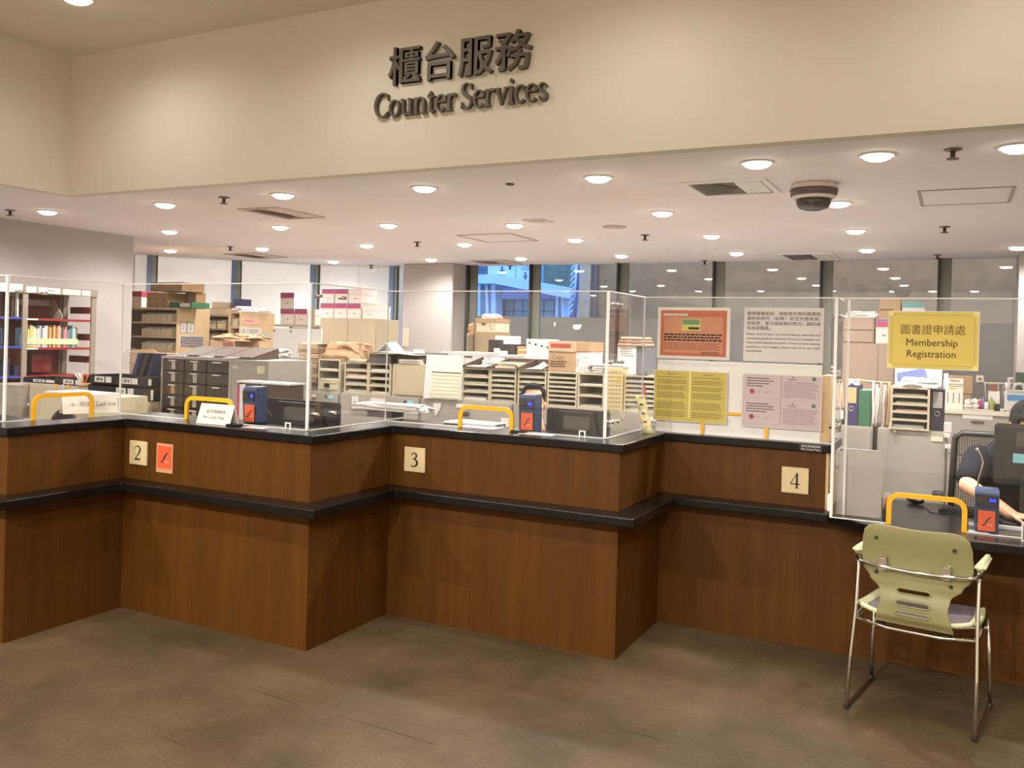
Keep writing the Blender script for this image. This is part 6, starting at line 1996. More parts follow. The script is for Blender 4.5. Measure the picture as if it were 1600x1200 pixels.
for i, (a, h_) in enumerate(((3, .3), (6, .27), (9, .29), (12, .24), (26, .1))):
    yy_ = W(a, 570, X=BX - .05).y
    tag(bx('shelved_book', BX - .2, BX - .05, yy_ - .02, yy_ + .02, bshz[2 if i > 2 else 1] + .0006, bshz[2 if i > 2 else 1] + min(h_, .17), M('dark_blue_book', (44, 52, 84), .5)), 'dark blue book on the blue-shelved case, %s from the left edge' % ORD[i], 'book', 'books on the blue shelf')
# ------------------------------------------------------------------ tall steel shelves by the angled windows
BOXF = M('box_file_cream', (206, 190, 156), .6)


def steel_shelf(label, xr, yf, z1, wid, dep, tiers, sidemat, ztop_first=.12, gap=.26):
    t = thing('steel_shelf', label, 'shelf unit', (xr - wid / 2, yf, 0), 'tall cream steel shelves')
    bx('side_panel', xr - .012, xr, yf, yf + dep, 0, z1, sidemat, t, .002)
    bx('side_panel', xr - wid, xr - wid + .012, yf, yf + dep, 0, z1, sidemat, t, .002)
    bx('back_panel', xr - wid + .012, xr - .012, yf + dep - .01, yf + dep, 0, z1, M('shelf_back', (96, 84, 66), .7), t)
    bx('top_board', xr - wid + .012, xr - .012, yf, yf + dep - .01, z1 - .025, z1, sidemat, t)
    zs = []
    for i in range(tiers):
        z = z1 - ztop_first - gap * (i + 1) + .1
        bx('shelf', xr - wid + .012, xr - .012, yf + .005, yf + dep - .01, z - .02, z, sidemat, t)
        zs.append(z)
    return t, zs


def box_file(x0, x1, y, z, h, d, label, group, flap=True):
    t = thing('box_file', label, 'file', ((x0 + x1) / 2, y, z), group)
    MB().prism([(y, z + .0006), (y + d, z + .0006), (y + d, z + h), (y + d * .3, z + h), (y, z + h * .62)], x0, x1, 'x', BOXF).build('body', None, t)
    bx('paper_edge', x0 + .008, x1 - .008, y - .006, y + d * .2, z + h * .66, z + h * .78, PAPER, t)
    return t


S1y = 8.0
r = W(277, 481, Y=S1y)
S1z = r.z
S1x = r.x
tan_side = M('tan_shelf_side', (204, 176, 138), .55, var=.02)
t, zs = steel_shelf('tall cream steel shelf with box files and notices on its side, by the angled windows', S1x, S1y, S1z, 1.25, .55, 3, tan_side, .1, .185)
for i, py in enumerate((508, 527, 546)):
    pass
for r_, z in enumerate(zs):
    xs = [213, 225, 232.5, 240, 248, 256, 264.5]
    for i, a in enumerate(xs[1:]):
        xx = W(a, 510 + 18 * r_, Y=S1y + .03).x
        box_file(xx - .045, xx + .038, S1y + .03, z, .125, .28, 'cream box file on the notice-sided steel shelf, %s row from top, %s from the left' % (ORD[r_], ORD[i]), 'box files on the steel shelf')
for a, b, y_, mt in ((283, 291, 504, PAPER), (293, 303, 504, PAPER)):
    pa, pb = W(a, 504, X=S1x + .001), W(b, 504, X=S1x + .001)
    n_ = thing('posted_notice', 'small white notice on side of the steel shelf, %s of two' % ('left' if a == 283 else 'right'), 'notice', (S1x, pa.y, W(290, 519, X=S1x).z), 'notices on the shelf side')
    z0_, z1_ = W(292, 519.5, X=S1x).z, W(292, 504, X=S1x).z
    bx('border', S1x + .0006, S1x + .002, pa.y - .008, pb.y + .008, z0_ - .006, z1_ + .006, GINK, n_)
    bx('sheet', S1x + .0022, S1x + .003, pa.y, pb.y, z0_, z1_, PAPER, n_)
    lines(n_, 'print', GINK, (S1x + .0034, pa.y + .02, z0_ + .03), pb.y - pa.y - .04, z1_ - z0_ - .06, 4, ux=(0, 1, 0), seed=a)
z0_, z1_ = W(298, 542, X=S1x).z, W(298, 524, X=S1x).z
ya, yb_ = W(280, 533, X=S1x).y, W(318, 533, X=S1x).y
n_ = thing('side_rack', 'pale slatted rack with papers fixed low on the steel shelf side', 'rack', (S1x, ya, z0_))
bx('back', S1x + .0006, S1x + .006, ya, yb_, z0_, z1_, M('rack_pale', (216, 208, 198), .6), n_)
for i in range(4):
    zz = z0_ + (i + .5) * (z1_ - z0_) / 4.4
    bx('slat', S1x + .0062, S1x + .02, ya + .02, yb_ - .02, zz, zz + .018, M('slat_slate', (134, 134, 146), .6), n_)
# things on top of that shelf
zt = S1z
for i, (a, b, c, d_, l) in enumerate(((229, 262, 457, 480, 'wide brown carton pack with three slots on the steel shelf'), (263, 287.5, 457, 480, 'brown carton with bluish print on the steel shelf beside the slotted pack'), (235, 284, 441, 457, 'long brown carton on top of the two brown cartons'))):
    Y = S1y + (.34 if i == 1 else .06)
    x0, x1, z0, z1 = RC(a, c, b, d_, Y)
    if i == 2:
        z0 = ztc + .0006
    else:
        z0 = zt + .0006
        ztc = z1 if i == 0 else max(ztc, z1)
    if i == 0: xc1 = x1
    if i == 1: z1, x0, x1 = ztc, xc1 + .004, max(x1, xc1 + .2)
    t = thing('brown_carton', l, 'carton', ((x0 + x1) / 2, Y, z0), 'cartons on the steel shelf')
    bx('box', x0, x1, Y, Y + (.38 if i != 1 else .17), z0, z1, CARD, t, .003)
    if i == 0:
        for q in range(3):
            xx = x0 + .05 + q * (x1 - x0) / 3
            bx('slot', xx, xx + .008, Y - .002, Y - .0004, z0 + .08, z1 - .06, DKBR, t)
            bx('cut_out', xx + .01, xx + .035, Y - .002, Y - .0004, z0 + .01, z0 + .035, DKBR, t)
    elif i == 1:
        lines(t, 'blue_print', M('carton_blue', (150, 150, 170), .7), (x0 + .06, Y - .0006, z0 + .03), x1 - x0 - .12, z1 - z0 - .06, 6, seed=2)
# green lever arch file lying
Y = S1y + .02
x0, x1, z0, z1 = RC(264, 473, 315, 481, Y)
t = thing('lever_arch_file', 'green lever arch file lying flat on the steel shelf, white label out', 'file', ((x0 + x1) / 2, Y, zt))
ht = .075
x1 = x0 + .40
bx('cover', x0, x1, Y, Y + .055 if False else Y + .3, zt + .0006, zt + ht, GREENF, t, .003)
bx('label', x0 + .20, x1 - .03, Y - .002, Y - .0004, zt + .012, zt + ht - .012, PAPER, t)
MB().cyl((x0 + .17, Y - .003, zt + ht / 2), (x0 + .17, Y - .0004, zt + ht / 2), .012, None, 12).build('finger_hole', DARK, t)
# magenta magazine box by the wall end
x0, x1, z0, z1 = RC(207, 455, 221, 481, S1y + .1)
sx_ = S1x - 1.25
xx0, xx1 = x0 - .03, x1
t = thing('magazine_box', 'white magazine box with magenta head beside the brown cartons', 'magazine file', ((xx0 + xx1) / 2, S1y + .1, zt))
bx('case', xx0, xx1, S1y + .1, S1y + .34, zt + .0006, z1 - .07, M('case_pinkwhite', (220, 200, 196), .6), t)
bx('head', xx0, xx1 + .004, S1y + .098, S1y + .34, z1 - .0695, z1, M('maroon_head', (150, 52, 62), .6), t)

# second shelf unit further back, between the two tan side panels
S2y = 8.6
r2 = W(361, 492, Y=S2y)
t, zs2 = steel_shelf('grey-tan steel shelf with pale box files between two tan side panels', W(357, 510, Y=S2y).x, S2y, r2.z, .95, .5, 3, M('grey_tan_shelf', (150, 134, 108), .55), .1, .185)
for r_, z in enumerate(zs2):
    for i, (a, b) in enumerate(((322, 337), (340, 353))):
        xa, xb = W(a, 505, Y=S2y + .02).x, W(b, 505, Y=S2y + .02).x
        box_file(xa, xb, S2y + .02, z, .13, .3, 'pale box file on the grey-tan shelf, %s row from top, %s' % (ORD[r_], ('left', 'right')[i]), 'box files on the grey-tan shelf')
for i, (a, b, c, d_, l) in enumerate(((331, 345, 481.5, 490, 'flat grey-brown box on the grey-tan shelf, lower left'), (345, 358, 481.5, 490, 'flat grey-brown box on the grey-tan shelf, lower right'), (335, 348, 473, 481.5, 'flat grey-brown box on top of two others on the grey-tan shelf'))):
    x0, x1, z0, z1 = RC(a, c, b, d_, S2y + .05)
    hh = .085
    zz = r2.z + .0006 + (hh + .001 if i == 2 else 0)
    tag(bx('flat_box', x0 - .05, x1 - .052, S2y + .05, S2y + .3, zz, zz + hh, M('taupe_box', (160, 138, 112), .7), None, .003), l, 'box', 'flat boxes on the grey-tan shelf')
x0, x1, z0, z1 = RC(364, 467, 374, 492, S2y + .2)
t = thing('folder_box', 'dark blue upright folder box on the grey-tan shelf end', 'file', ((x0 + x1) / 2, S2y + .2, r2.z))
S3y = 8.15
r3 = W(372, 487, Y=S3y)
bx('case', x0, x1, S2y + .2, S2y + .42, r2.z - .0 + .0006, z1, NAVY, t)
st = W(373, 490, Y=S3y).x
# third unit: tan side panel with a pink notice
t, zs3 = steel_shelf('tall tan shelf side bearing a pink notice, left of the white partition', st + .02, S3y, r3.z, .16, .62, 3, tan_side, .1, .185)
for r_, z in enumerate(zs3):
    box_file(st - .11, st - .02, S3y + .01, z, .12, .3, 'cream box file in the narrow shelf beside the pink notice, %s row from top' % ORD[r_], 'box files in the narrow shelf')
X3 = st + .02
def side_sheet(label, a, b, c, d_, mat, nm='posted_notice', prints=3):
    ya, yb_ = W(a, (c + d_) / 2, X=X3).y, W(b, (c + d_) / 2, X=X3).y
    z0_, z1_ = W((a + b) / 2, d_, X=X3).z, W((a + b) / 2, c, X=X3).z
    n_ = thing(nm, label, 'notice', (X3, ya, z0_), 'notices on the tan shelf side')
    bx('sheet', X3 + .0006, X3 + .002, ya, yb_, z0_, z1_, mat, n_)
    if prints: lines(n_, 'print', GINK if mat is PAPER else M('red_ink'), (X3 + .0024, ya + .02, z0_ + .02), yb_ - ya - .04, z1_ - z0_ - .04, prints, ux=(0, 1, 0), seed=a)
    return n_
side_sheet('pink notice on the tan shelf side', 380, 403, 498, 506, M('pink_notice', (232, 168, 164), .6), prints=1)
side_sheet('narrow white notice under the pink one', 376, 386, 511, 526, PAPER)
side_sheet('wide white notice under the pink one', 387, 408, 512, 527, PAPER)
side_sheet('small blue and white sticker low on the tan shelf side', 411, 420, 522, 527, LBLUE, prints=0)
tag(MB().lump(st - .13, X3, S3y + .03, S3y + .55, r3.z + .0006, r3.z + .07, None, 22, .35, 9, .3).build('plastic_wrap', M('white_plastic_bag')), 'crumpled clear wrap and papers on the tan shelf with pink notice', 'wrap')
# fourth: low grey rack behind the white partition with three magenta boxes
S4y = 9.75
zr4 = W(450, 507, Y=S4y).z
xa, xb = W(418, 507, Y=S4y).x, W(484, 507, Y=S4y).x
t = thing('steel_rack', 'tan steel rack behind the white partition carrying three magenta-topped boxes', 'rack', ((xa + xb) / 2, S4y, 0))
bx('top_board', xa, xb, S4y, S4y + .5, zr4 - .03, zr4, M('tan_rack', (176, 158, 128), .55), t)
bx('shelf', xa, xb, S4y, S4y + .5, zr4 - .38, zr4 - .35, M('tan_rack'), t)
for x in (xa + .02, xb - .02):
    for y in (S4y + .02, S4y + .48):
        bx('post', x - .018, x + .018, y - .018, y + .018, 0, zr4 - .031, M('tan_rack'), t)
bx('back_panel', xa + .04, xb - .04, S4y + .47, S4y + .475, .3, zr4 - .04, M('shelf_back'), t)


def archive_box(label, x0, x1, y, z0, z1, top, d=.34, group='magenta-topped boxes'):
    t = thing('archive_box', label, 'box', ((x0 + x1) / 2, y, z0), group)
    lid = (z1 - z0) * .40
    bx('body', x0 + .002, x1 - .002, y + .003, y + d, z0 + .0006, z1 - lid, M('box_white', (222, 208, 200), .65), t, .002)
    if top:
        l = bx('lid', x0, x1, y, y + d + .003, z1 - lid + .0005, z1, M('box_white'), t, .002)
        bx('magenta_band', x0 + .002, x1 - .002, y - .0012, y - .0002, z1 - lid * .85, z1 - lid * .3, MAGENTA, l)
        bx('violet_band', x0 + .002, x1 - .002, y - .0012, y - .0002, z1 - lid * .29, z1 - .003, VIOLET, l)
    else:
        bx('lid', x0, x1, y, y + d + .003, z1 - lid + .0005, z1, M('box_white'), t, .002)
    xm = (x0 + x1) / 2
    bx('hand_hole', xm - .012, xm + .02, y + .0008, y + .0026, z0 + (z1 - z0) * .30, z0 + (z1 - z0) * .35, GINK, t)
    return t


X_ = lambda px, py: W(px, py, Y=S4y + .05).x
zA = lambda py: W(455, py, Y=S4y + .05).z
h4 = zA(479) - zA(504)
archive_box('magenta-topped white box on the tan rack, left of the lower two', X_(438, 492), X_(459.5, 492), S4y + .05, zr4, zr4 + h4, True)
archive_box('magenta-topped white box on the tan rack, right of the lower two', X_(460.5, 492), X_(479.5, 492), S4y + .05, zr4, zr4 + h4, True)
archive_box('magenta-topped white box standing alone on two others on the tan rack', X_(438, 470), X_(459.5, 470), S4y + .05, zr4 + h4, zr4 + 2 * h4, True)
bb_ = bx('leaning_sheet', X_(480.5, 480), X_(487, 480), S4y + .1, S4y + .13, zr4 + .0005, W(483, 483, Y=S4y).z + .02, M('tan_rack'))
tag(bb_, 'thin pale panel upright beside the boxes on the tan rack', 'panel')
# beige tambour cupboard with seven boxes
S5y = 9.3
xa, xb = W(499, 530, Y=S5y).x, W(588, 530, Y=S5y).x
zc5 = W(540, 497.5, Y=S5y).z
t = thing('steel_cupboard', 'tall beige two-door steel cupboard piled with white boxes', 'cupboard', ((xa + xb) / 2, S5y, 0))
bx('body', xa, xb, S5y + .012, S5y + .5, 0, zc5, BEIGE, t, .004)
xm = (xa + xb) / 2
bx('door', xa + .02, xm - .002, S5y, S5y + .0115, .06, zc5 - .035, BEIGE, t, .004)
bx('door', xm + .002, xb - .02, S5y, S5y + .0115, .06, zc5 - .035, BEIGE, t, .004)
bx('label_plate', xm + .12, xm + .20, S5y - .002, S5y - .0004, zc5 - .31, zc5 - .29, M('warm_grey_steel'), t)
X_ = lambda px, py: W(px, py, Y=S5y + .03).x
h5 = W(540, 472, Y=S5y).z - W(540, 496, Y=S5y).z
bo = [(500.5, 520.8, 1), (521.4, 541.8, 1), (542.6, 563.5, 1), (566, 586.5, 0)]
wl = ['first', 'second', 'third']
for i, (a, b, tp) in enumerate(bo):
    archive_box('white box with magenta band on beige cupboard, %s from left in the lower row' % ORD[i] if tp else 'white box with cream lid at the right end of the row on beige cupboard', X_(a, 484), X_(b, 484), S5y + .03, zc5, zc5 + h5 * (1 if tp else .86), tp, group='white boxes on the beige cupboard')
bo2 = [(503, 522, 1), (523, 543.5, 1), (544.5, 565, 0)]
for i, (a, b, tp) in enumerate(bo2):
    archive_box(('white box with magenta band on beige cupboard, %s in the upper row' % ('left', 'middle', '')[i]) if tp else 'plain white box at right of the upper row on beige cupboard', X_(a, 462), X_(b, 462), S5y + .03, zc5 + h5, zc5 + h5 * 1.93, tp, group='white boxes on the beige cupboard')
bx_t = thing('tray_cover', 'flat cream tray lid on the last box of the lower row on the cupboard', 'cover', (X_(575, 476), S5y + .06, zc5 + h5 * .86))
bx('lid', X_(567, 476), X_(585, 476), S5y + .06, S5y + .3, zc5 + h5 * .86 + .0006, zc5 + h5 * .98, CREAMP, bx_t, .002)

# ------------------------------------------------------------------ right half: cupboard, cartons, files
S6y = 9.4
xa, xb = W(1315, 560, Y=S6y).x, W(1398, 560, Y=S6y).x
zc6 = W(1345, 536, Y=S6y).z
PINKB = M('pinkish_beige_steel', (160, 138, 120), .5)
t = thing('steel_cupboard', 'tall pinkish beige cupboard behind the notices, cabinet and boxes on top', 'cupboard', ((xa + xb) / 2, S6y, 0))
bx('body', xa, xb, S6y + .012, S6y + .5, 0, zc6, PINKB, t, .004)
xm = W(1372, 560, Y=S6y).x
bx('door', xa + .01, xm - .002, S6y, S6y + .0115, .06, zc6 - .03, PINKB, t, .004)
bx('door', xm + .002, xb - .01, S6y, S6y + .0115, .06, zc6 - .03, PINKB, t, .004)
X_ = lambda px, py: W(px, py, Y=S6y + .03).x
zz6 = W(1340, 496, Y=S6y + .03).z
t = thing('top_cabinet', 'low beige two-drawer cabinet on top of the pinkish cupboard', 'cabinet', (X_(1340, 515), S6y, zc6))
x0, x1 = X_(1317, 515), X_(1366, 515)
bx('body', x0, x1, S6y + .03, S6y + .45, zc6 + .0006, zz6, PINKB, t, .003)
hh = (zz6 - zc6) / 2
bx('drawer', x0 + .006, x1 - .01, S6y + .018, S6y + .0295, zc6 + .01, zc6 + hh - .004, PINKB, t, .003)
bx('drawer', x0 + .006, x1 - .01, S6y + .018, S6y + .0295, zc6 + hh + .004, zz6 - .01, PINKB, t, .003)
tag(MB().lump(X_(1321, 490), X_(1371, 490), S6y + .06, S6y + .4, zz6 + .0006, W(1350, 486, Y=S6y + .03).z, None, 30, .3, 9, .4).build('plastic_bag', M('white_plastic_bag')), 'white crumpled bag on the low beige cabinet left of the yellow notice', 'bag')
archive_box('violet and white box beside the low beige cabinet, behind the yellow notice', X_(1368, 515), X_(1393, 515), S6y + .03, zc6, W(1380, 498, Y=S6y + .03).z, True)
zb = W(1380, 498, Y=S6y + .03).z
x0, x1, z0, z1 = RC(1374, 465, 1407, 497, S6y + .05)
t = thing('brown_carton', 'tall brown carton with dark print above the yellow notice', 'carton', ((x0 + x1) / 2, S6y + .05, zb))
bx('box', x0, x1, S6y + .05, S6y + .3, zb + .0006, z1, CARD, t, .003)
lines(t, 'print', DKBR, (x0 + .01, S6y + .0495, zb + .07), .12, .04, 1, ragged=0)
# second cupboard with a pile of books at the top
xa2, xb2 = xb + .006, W(1452, 560, Y=S6y).x
zc7 = W(1425, 492, Y=S6y).z
t = thing('steel_cupboard', 'beige cupboard hidden behind the yellow notice, turquoise pile on top', 'cupboard', ((xa2 + xb2) / 2, S6y, 0))
bx('body', xa2, xb2, S6y + .012, S6y + .5, 0, zc7 - .04, PINKB, t, .004)
bx('door', xa2 + .01, xb2 - .01, S6y, S6y + .0115, .06, zc7 - .07, PINKB, t, .004)
for i in range(3):
    hh = .055
    tag(bx('flat_pack', W(1411 - i, 482, Y=S6y).x, W(1446 - 2 * i, 482, Y=S6y).x, S6y + .02, S6y + .28, zc7 - .0394 + i * hh, zc7 - .0404 + (i + 1) * hh, (M('box_white'), M('grey_tint_paper'), M('turquoise', (96, 160, 156), .6))[i]),
        '%s pack in the flat pile above the yellow notice' % ('white bottom', 'grey middle', 'turquoise top')[i], 'pack', 'flat packs above the yellow notice')
# grey cabinets at the back right, with the clutter on them
S8y = 7.65
xa, xb = W(1437, 650, Y=S8y).x, 2.6
zc8 = W(1500, 641, Y=S8y).z
t = thing('long_cabinet', 'long grey cabinet with a pale top behind the mesh chair', 'cabinet', ((xa + xb) / 2, S8y, 0))
bx('body', xa, xb, S8y + .012, S8y + .5, 0, zc8 - .03, GREYS, t, .003)
bx('top_board', xa - .01, xb, S8y - .01, S8y + .5, zc8 - .0295, zc8, M('pale_grey_top', (206, 198, 184), .5), t, .003)
x = xa
for i in range(3):
    d = bx('drawer', x + .01, x + .90, S8y, S8y + .0115, zc8 - .34, zc8 - .05, GREYS, t, .003)
    bx('label_strip', W(1504, 652, Y=S8y).x + i * .92, W(1551, 655, Y=S8y).x + i * .92, S8y - .003, S8y - .0004, W(1525, 655, Y=S8y).z, W(1525, 648, Y=S8y).z, M('label_plastic'), d)
    bx('handle', W(1517, 659, Y=S8y).x + i * .92, W(1537, 660, Y=S8y).x + i * .92, S8y - .012, S8y - .0004, W(1527, 661, Y=S8y).z, W(1527, 658, Y=S8y).z, M('handle_dark'), d)
    bx('lower_drawer', x + .01, x + .90, S8y, S8y + .0115, .06, zc8 - .355, GREYS, t, .003)
    x += .92
v = W(1528, 643, Y=S8y - .01)
Y = S8y + .08
# white stand with three arrows
x0, x1, z0, z1 = RC(1475, 591, 1505, 636, Y)
t = thing('notice_stand', 'white upright card with yellow line and three slots on the long grey cabinet', 'notice', ((x0 + x1) / 2, Y, zc8))
bx('card', x0, x1, Y, Y + .02, zc8 + .0006, z1, M('card_cream', (228, 220, 206), .5), t, .002)
for i in range(3):
    xx = x0 + (x1 - x0) * (.2 + .3 * i)
    bx('slot', xx - .003, xx + .003, Y - .0012, Y - .0002, zc8 + .05, zc8 + .13, GINK, t)
bx('yellow_mark', x0 + .03, x1 - .05, Y - .0012, Y - .0002, z1 - .085, z1 - .075, YELLOW, t)
lines(t, 'print', GINK, (x0 + .03, Y - .0006, z1 - .07), .12, .03, 2, seed=3)
bx('clip', x0 + .04, x1 - .03, Y - .004, Y + .024, z1 - .022, z1 - .012, CHROME, t)
x0, x1, z0, z1 = RC(1478, 588, 1520, 615, Y + .16)
t = thing('brown_carton', 'brown carton standing behind the white upright card', 'carton', ((x0 + x1) / 2, Y + .16, zc8))
bx('box', x0, x1, Y + .16, Y + .38, W(1500, 615, Y=Y + .16).z, z1, CARD, t, .003)
bx('lower_box', x0 + .01, x1 - .01, Y + .165, Y + .37, zc8 + .0006, W(1500, 615, Y=Y + .16).z - .001, M('tan_cupboard'), t, .003)
# tray of tissue and bottles
x0, x1 = W(1507, 637, Y=Y).x, W(1553, 637, Y=Y).x
t = thing('shallow_tray', 'shallow pale tray holding tissue and bottles on the long grey cabinet', 'tray', ((x0 + x1) / 2, Y, zc8))
bx('tray', x0, x1, Y - .02, Y + .2, zc8 + .0006, zc8 + .012, M('pale_grey_top'), t, .003)
tag(MB().lump(W(1508, 630, Y=Y).x, W(1529, 630, Y=Y).x, Y, Y + .14, zc8 + .0126, W(1518, 624.5, Y=Y).z, None, 41, .45, 9, .4).build('tissue', PAPER), 'crumpled white tissue in the shallow tray beside the bottles', 'tissue')


def bottle(px, top_py, r, mat, capm, label, pump=False, dy=.05):
    v = W(px, 630, Y=Y + dy)
    zt = W(px, top_py, Y=Y + dy).z
    h = zt - zc8 - .0126
    t = thing('bottle', label, 'bottle', (v.x, Y + dy, zc8 + .0126), 'bottles on the grey cabinet')
    MB().lathe((v.x, Y + dy, zc8 + .0128), [(r * .9, 0), (r, .006), (r, h * .66), (r * .5, h * .78), (r * .42, h * .84)], 18).build('body', mat, t, True)
    MB().lathe((v.x, Y + dy, zc8 + .0128), [(r * .46, h * .842), (r * .46, h * .96), (r * .3, h)], 14).build('cap', capm, t, True)
    if pump:
        MB().tube([(v.x, Y + dy, zt), (v.x, Y + dy, zt + .012), (v.x - .022, Y + dy, zt + .014)], .004, 6).build('nozzle', capm, t)


bottle(1532, 624, .022, M('red_bottle', (190, 50, 60), .4), PAPER, 'small red and white bottle in the shallow tray')
bottle(1537.5, 621, .022, M('violet_bottle', (96, 88, 140), .4), M('violet_bottle'), 'violet bottle in the shallow tray')
bottle(1542, 625, .016, PAPER, NAVY, 'slim white bottle in the shallow tray beside the violet one', dy=.02)
bottle(1548, 621, .026, M('green_bottle', (156, 166, 84), .4), PAPER, 'green pump bottle with a white cap in the shallow tray', True)
# wire basket, dark box, water container
x0, x1, z0, z1 = RC(1555, 603, 1572, 634, Y + .1)
x0 -= .05
x1 = x0 + .085
t = thing('plastic_basket', 'clear oval basket with papers beside the white water container', 'basket', ((x0 + x1) / 2, Y + .1, zc8))
bx('dark_base', x0 - .015, x1, Y + .06, Y + .22, zc8 + .0006, zc8 + .055, DARK, t, .004)
bx('papers', x0 + .005, x1 - .005, Y + .08, Y + .18, zc8 + .056, zc8 + .15, M('off_white_paper'), t)
bx('brown_folder', x0 + .012, x1 - .02, Y + .1, Y + .11, zc8 + .151, zc8 + .2, M('carton_maroon'), t)
MB().tube([((x0 + x1) / 2 + .07 * math.cos(a), Y + .13 + .05 * math.sin(a), zc8 + .215) for a in [2 * PI * i / 20 for i in range(20)]], .004, 6, None, True).build('rim', M('rim_beige', (204, 194, 170), .3), t)
for q in range(4):
    a = q * PI / 2 + .4
    MB().cyl(((x0 + x1) / 2 + .06 * math.cos(a), Y + .13 + .043 * math.sin(a), zc8 + .0555), ((x0 + x1) / 2 + .07 * math.cos(a), Y + .13 + .05 * math.sin(a), zc8 + .213), .0025, None, 6).build('wire', M('rim_beige'), t)
x0, x1, z0, z1 = RC(1570, 599, 1606, 642, Y)
t = thing('water_container', 'white plastic water container with handle and a blue label at right edge', 'container', ((x0 + x1) / 2, Y, zc8))
zz1 = zc8 + (z1 - zc8)
bx('body', x0, x1, Y, Y + .2, zc8 + .0006, zz1 - .055, WHITE, t, .015)
MB().cyl((x0 + .025, Y + .1, zz1 - .056), (x0 + .025, Y + .1, zz1), .022, None, 16).build('spout_cap', WHITE, t)
MB().tube([(x0 + .055, Y + .1, zz1 - .058), (x0 + .075, Y + .1, zz1 - .012), (x0 + .1, Y + .1, zz1 - .006), (x1 - .03, Y + .1, zz1 - .008), (x1 - .012, Y + .1, zz1 - .058)], .013, 10).build('handle', WHITE, t)
bx('blue_label', x0 + .015, x1 - .012, Y - .0016, Y - .0003, zc8 + .09, zc8 + .135, M('label_blue', (70, 130, 180), .5), t)
bx('dark_line', x0 + .015, x1 - .01, Y - .0014, Y - .0003, zc8 + .155, zc8 + .16, GINK, t)
x0, x1, z0, z1 = RC(1587, 582, 1603, 602, Y + .25)
t = thing('green_file', 'dark green file standing behind the white water container', 'file', ((x0 + x1) / 2, Y + .25, zc8))
bx('file', x0, x1, Y + .25, Y + .31, zc8 + .0006, z1, M('dark_green', (54, 72, 62), .5), t)
# small square plates on the frosted glass
for a, b, l in ((1300, 577, 'left of the pinkish cupboard'), (1531, 592, 'above the bottles'), (1580.5, 595, 'above the white water container')):
    v = W(a, b, Y=GLZ)
    t = thing('wall_plate', 'small pale square plate on the grey frosted window ' + l, 'plate', (v.x, GLZ, v.z - .04), 'plates on the frosted window')
    bx('plate', v.x - .04, v.x + .04, GLZ - .008, GLZ + .004, v.z - .04, v.z + .04, M('vent_grey'), t, .004)
    MB().cyl((v.x, GLZ - .012, v.z), (v.x, GLZ - .0085, v.z), .018, None, 14).build('socket', GINK, t)
# bits of white tape stuck on the middle frosted windows
for a, b, w_, h_, l in ((867, 507, .03, .06, 'slim white tape scrap'), (902, 511, .13, .075, 'torn rounded white paper scrap')):
    v = W(a, b, Y=GLZ)
    t = MB().prism([(v.x - w_ / 2, v.z - h_ * .2), (v.x - w_ * .2, v.z - h_ / 2), (v.x + w_ * .3, v.z - h_ * .4), (v.x + w_ / 2, v.z + h_ * .3), (v.x + w_ * .4, v.z + h_ / 2), (v.x - w_ * .45, v.z + h_ * .45)], GLZ - .0015, GLZ + .003, 'y').build('tape_scrap', M('scrap_white', (206, 204, 206), .6))
    tag(t, l + ' stuck on the grey-blue frosted window', 'scrap')

# ------------------------------------------------------------------ things on the cabinet row at right
FY = RA + .03


def arch_file(label, a, b, ytop, mat, lab=None, front='spine', z0=RT, seed=0, extra=True):
    x0, x1 = W(a, 640, Y=FY).x, W(b, 640, Y=FY).x
    z1 = W((a + b) / 2, ytop, Y=FY).z
    t = thing('lever_arch_file', label, 'file', ((x0 + x1) / 2, FY, z0), 'lever arch files on the cabinets')
    bx('cover', x0, x1, FY, FY + .28, z0 + .0006, z1, mat, t, .003)
    if lab:
        bx('spine_label', x0 + (x1 - x0) * .17, x1 - (x1 - x0) * .15, FY - .0016, FY - .0003, z0 + (z1 - z0) * .56, z1 - .012, lab, t)
    if extra:
        MB().tube([((x0 + x1) / 2 + .013 * math.cos(q), FY - .001, z0 + (z1 - z0) * .42 + .013 * math.sin(q)) for q in [2 * PI * i / 14 for i in range(14)]], .0028, 6, None, True).build('finger_ring', CHROME, t)
    return t, x0, x1, z1


t, x0, x1, z1 = arch_file('navy lever arch file with tan spine label and white papers on top', 1320, 1340.5, 602, BLUEF, M('tan_label', (196, 164, 120), .6))
tag(MB().lump(x0 + .004, x1 - .004, FY + .01, FY + .2, z1 + .0006, z1 + .035, None, 51, .2, 5, .3).build('papers_clip', PAPER), 'white papers with a black clip on the navy file', 'papers')
arch_file('green box file without label beside the navy file', 1341, 1360, 610, GREENF, None, extra=False)
x0, x1 = W(1360.5, 630, Y=FY).x, W(1392, 630, Y=FY).x
zt = W(1375, 597, Y=FY).z
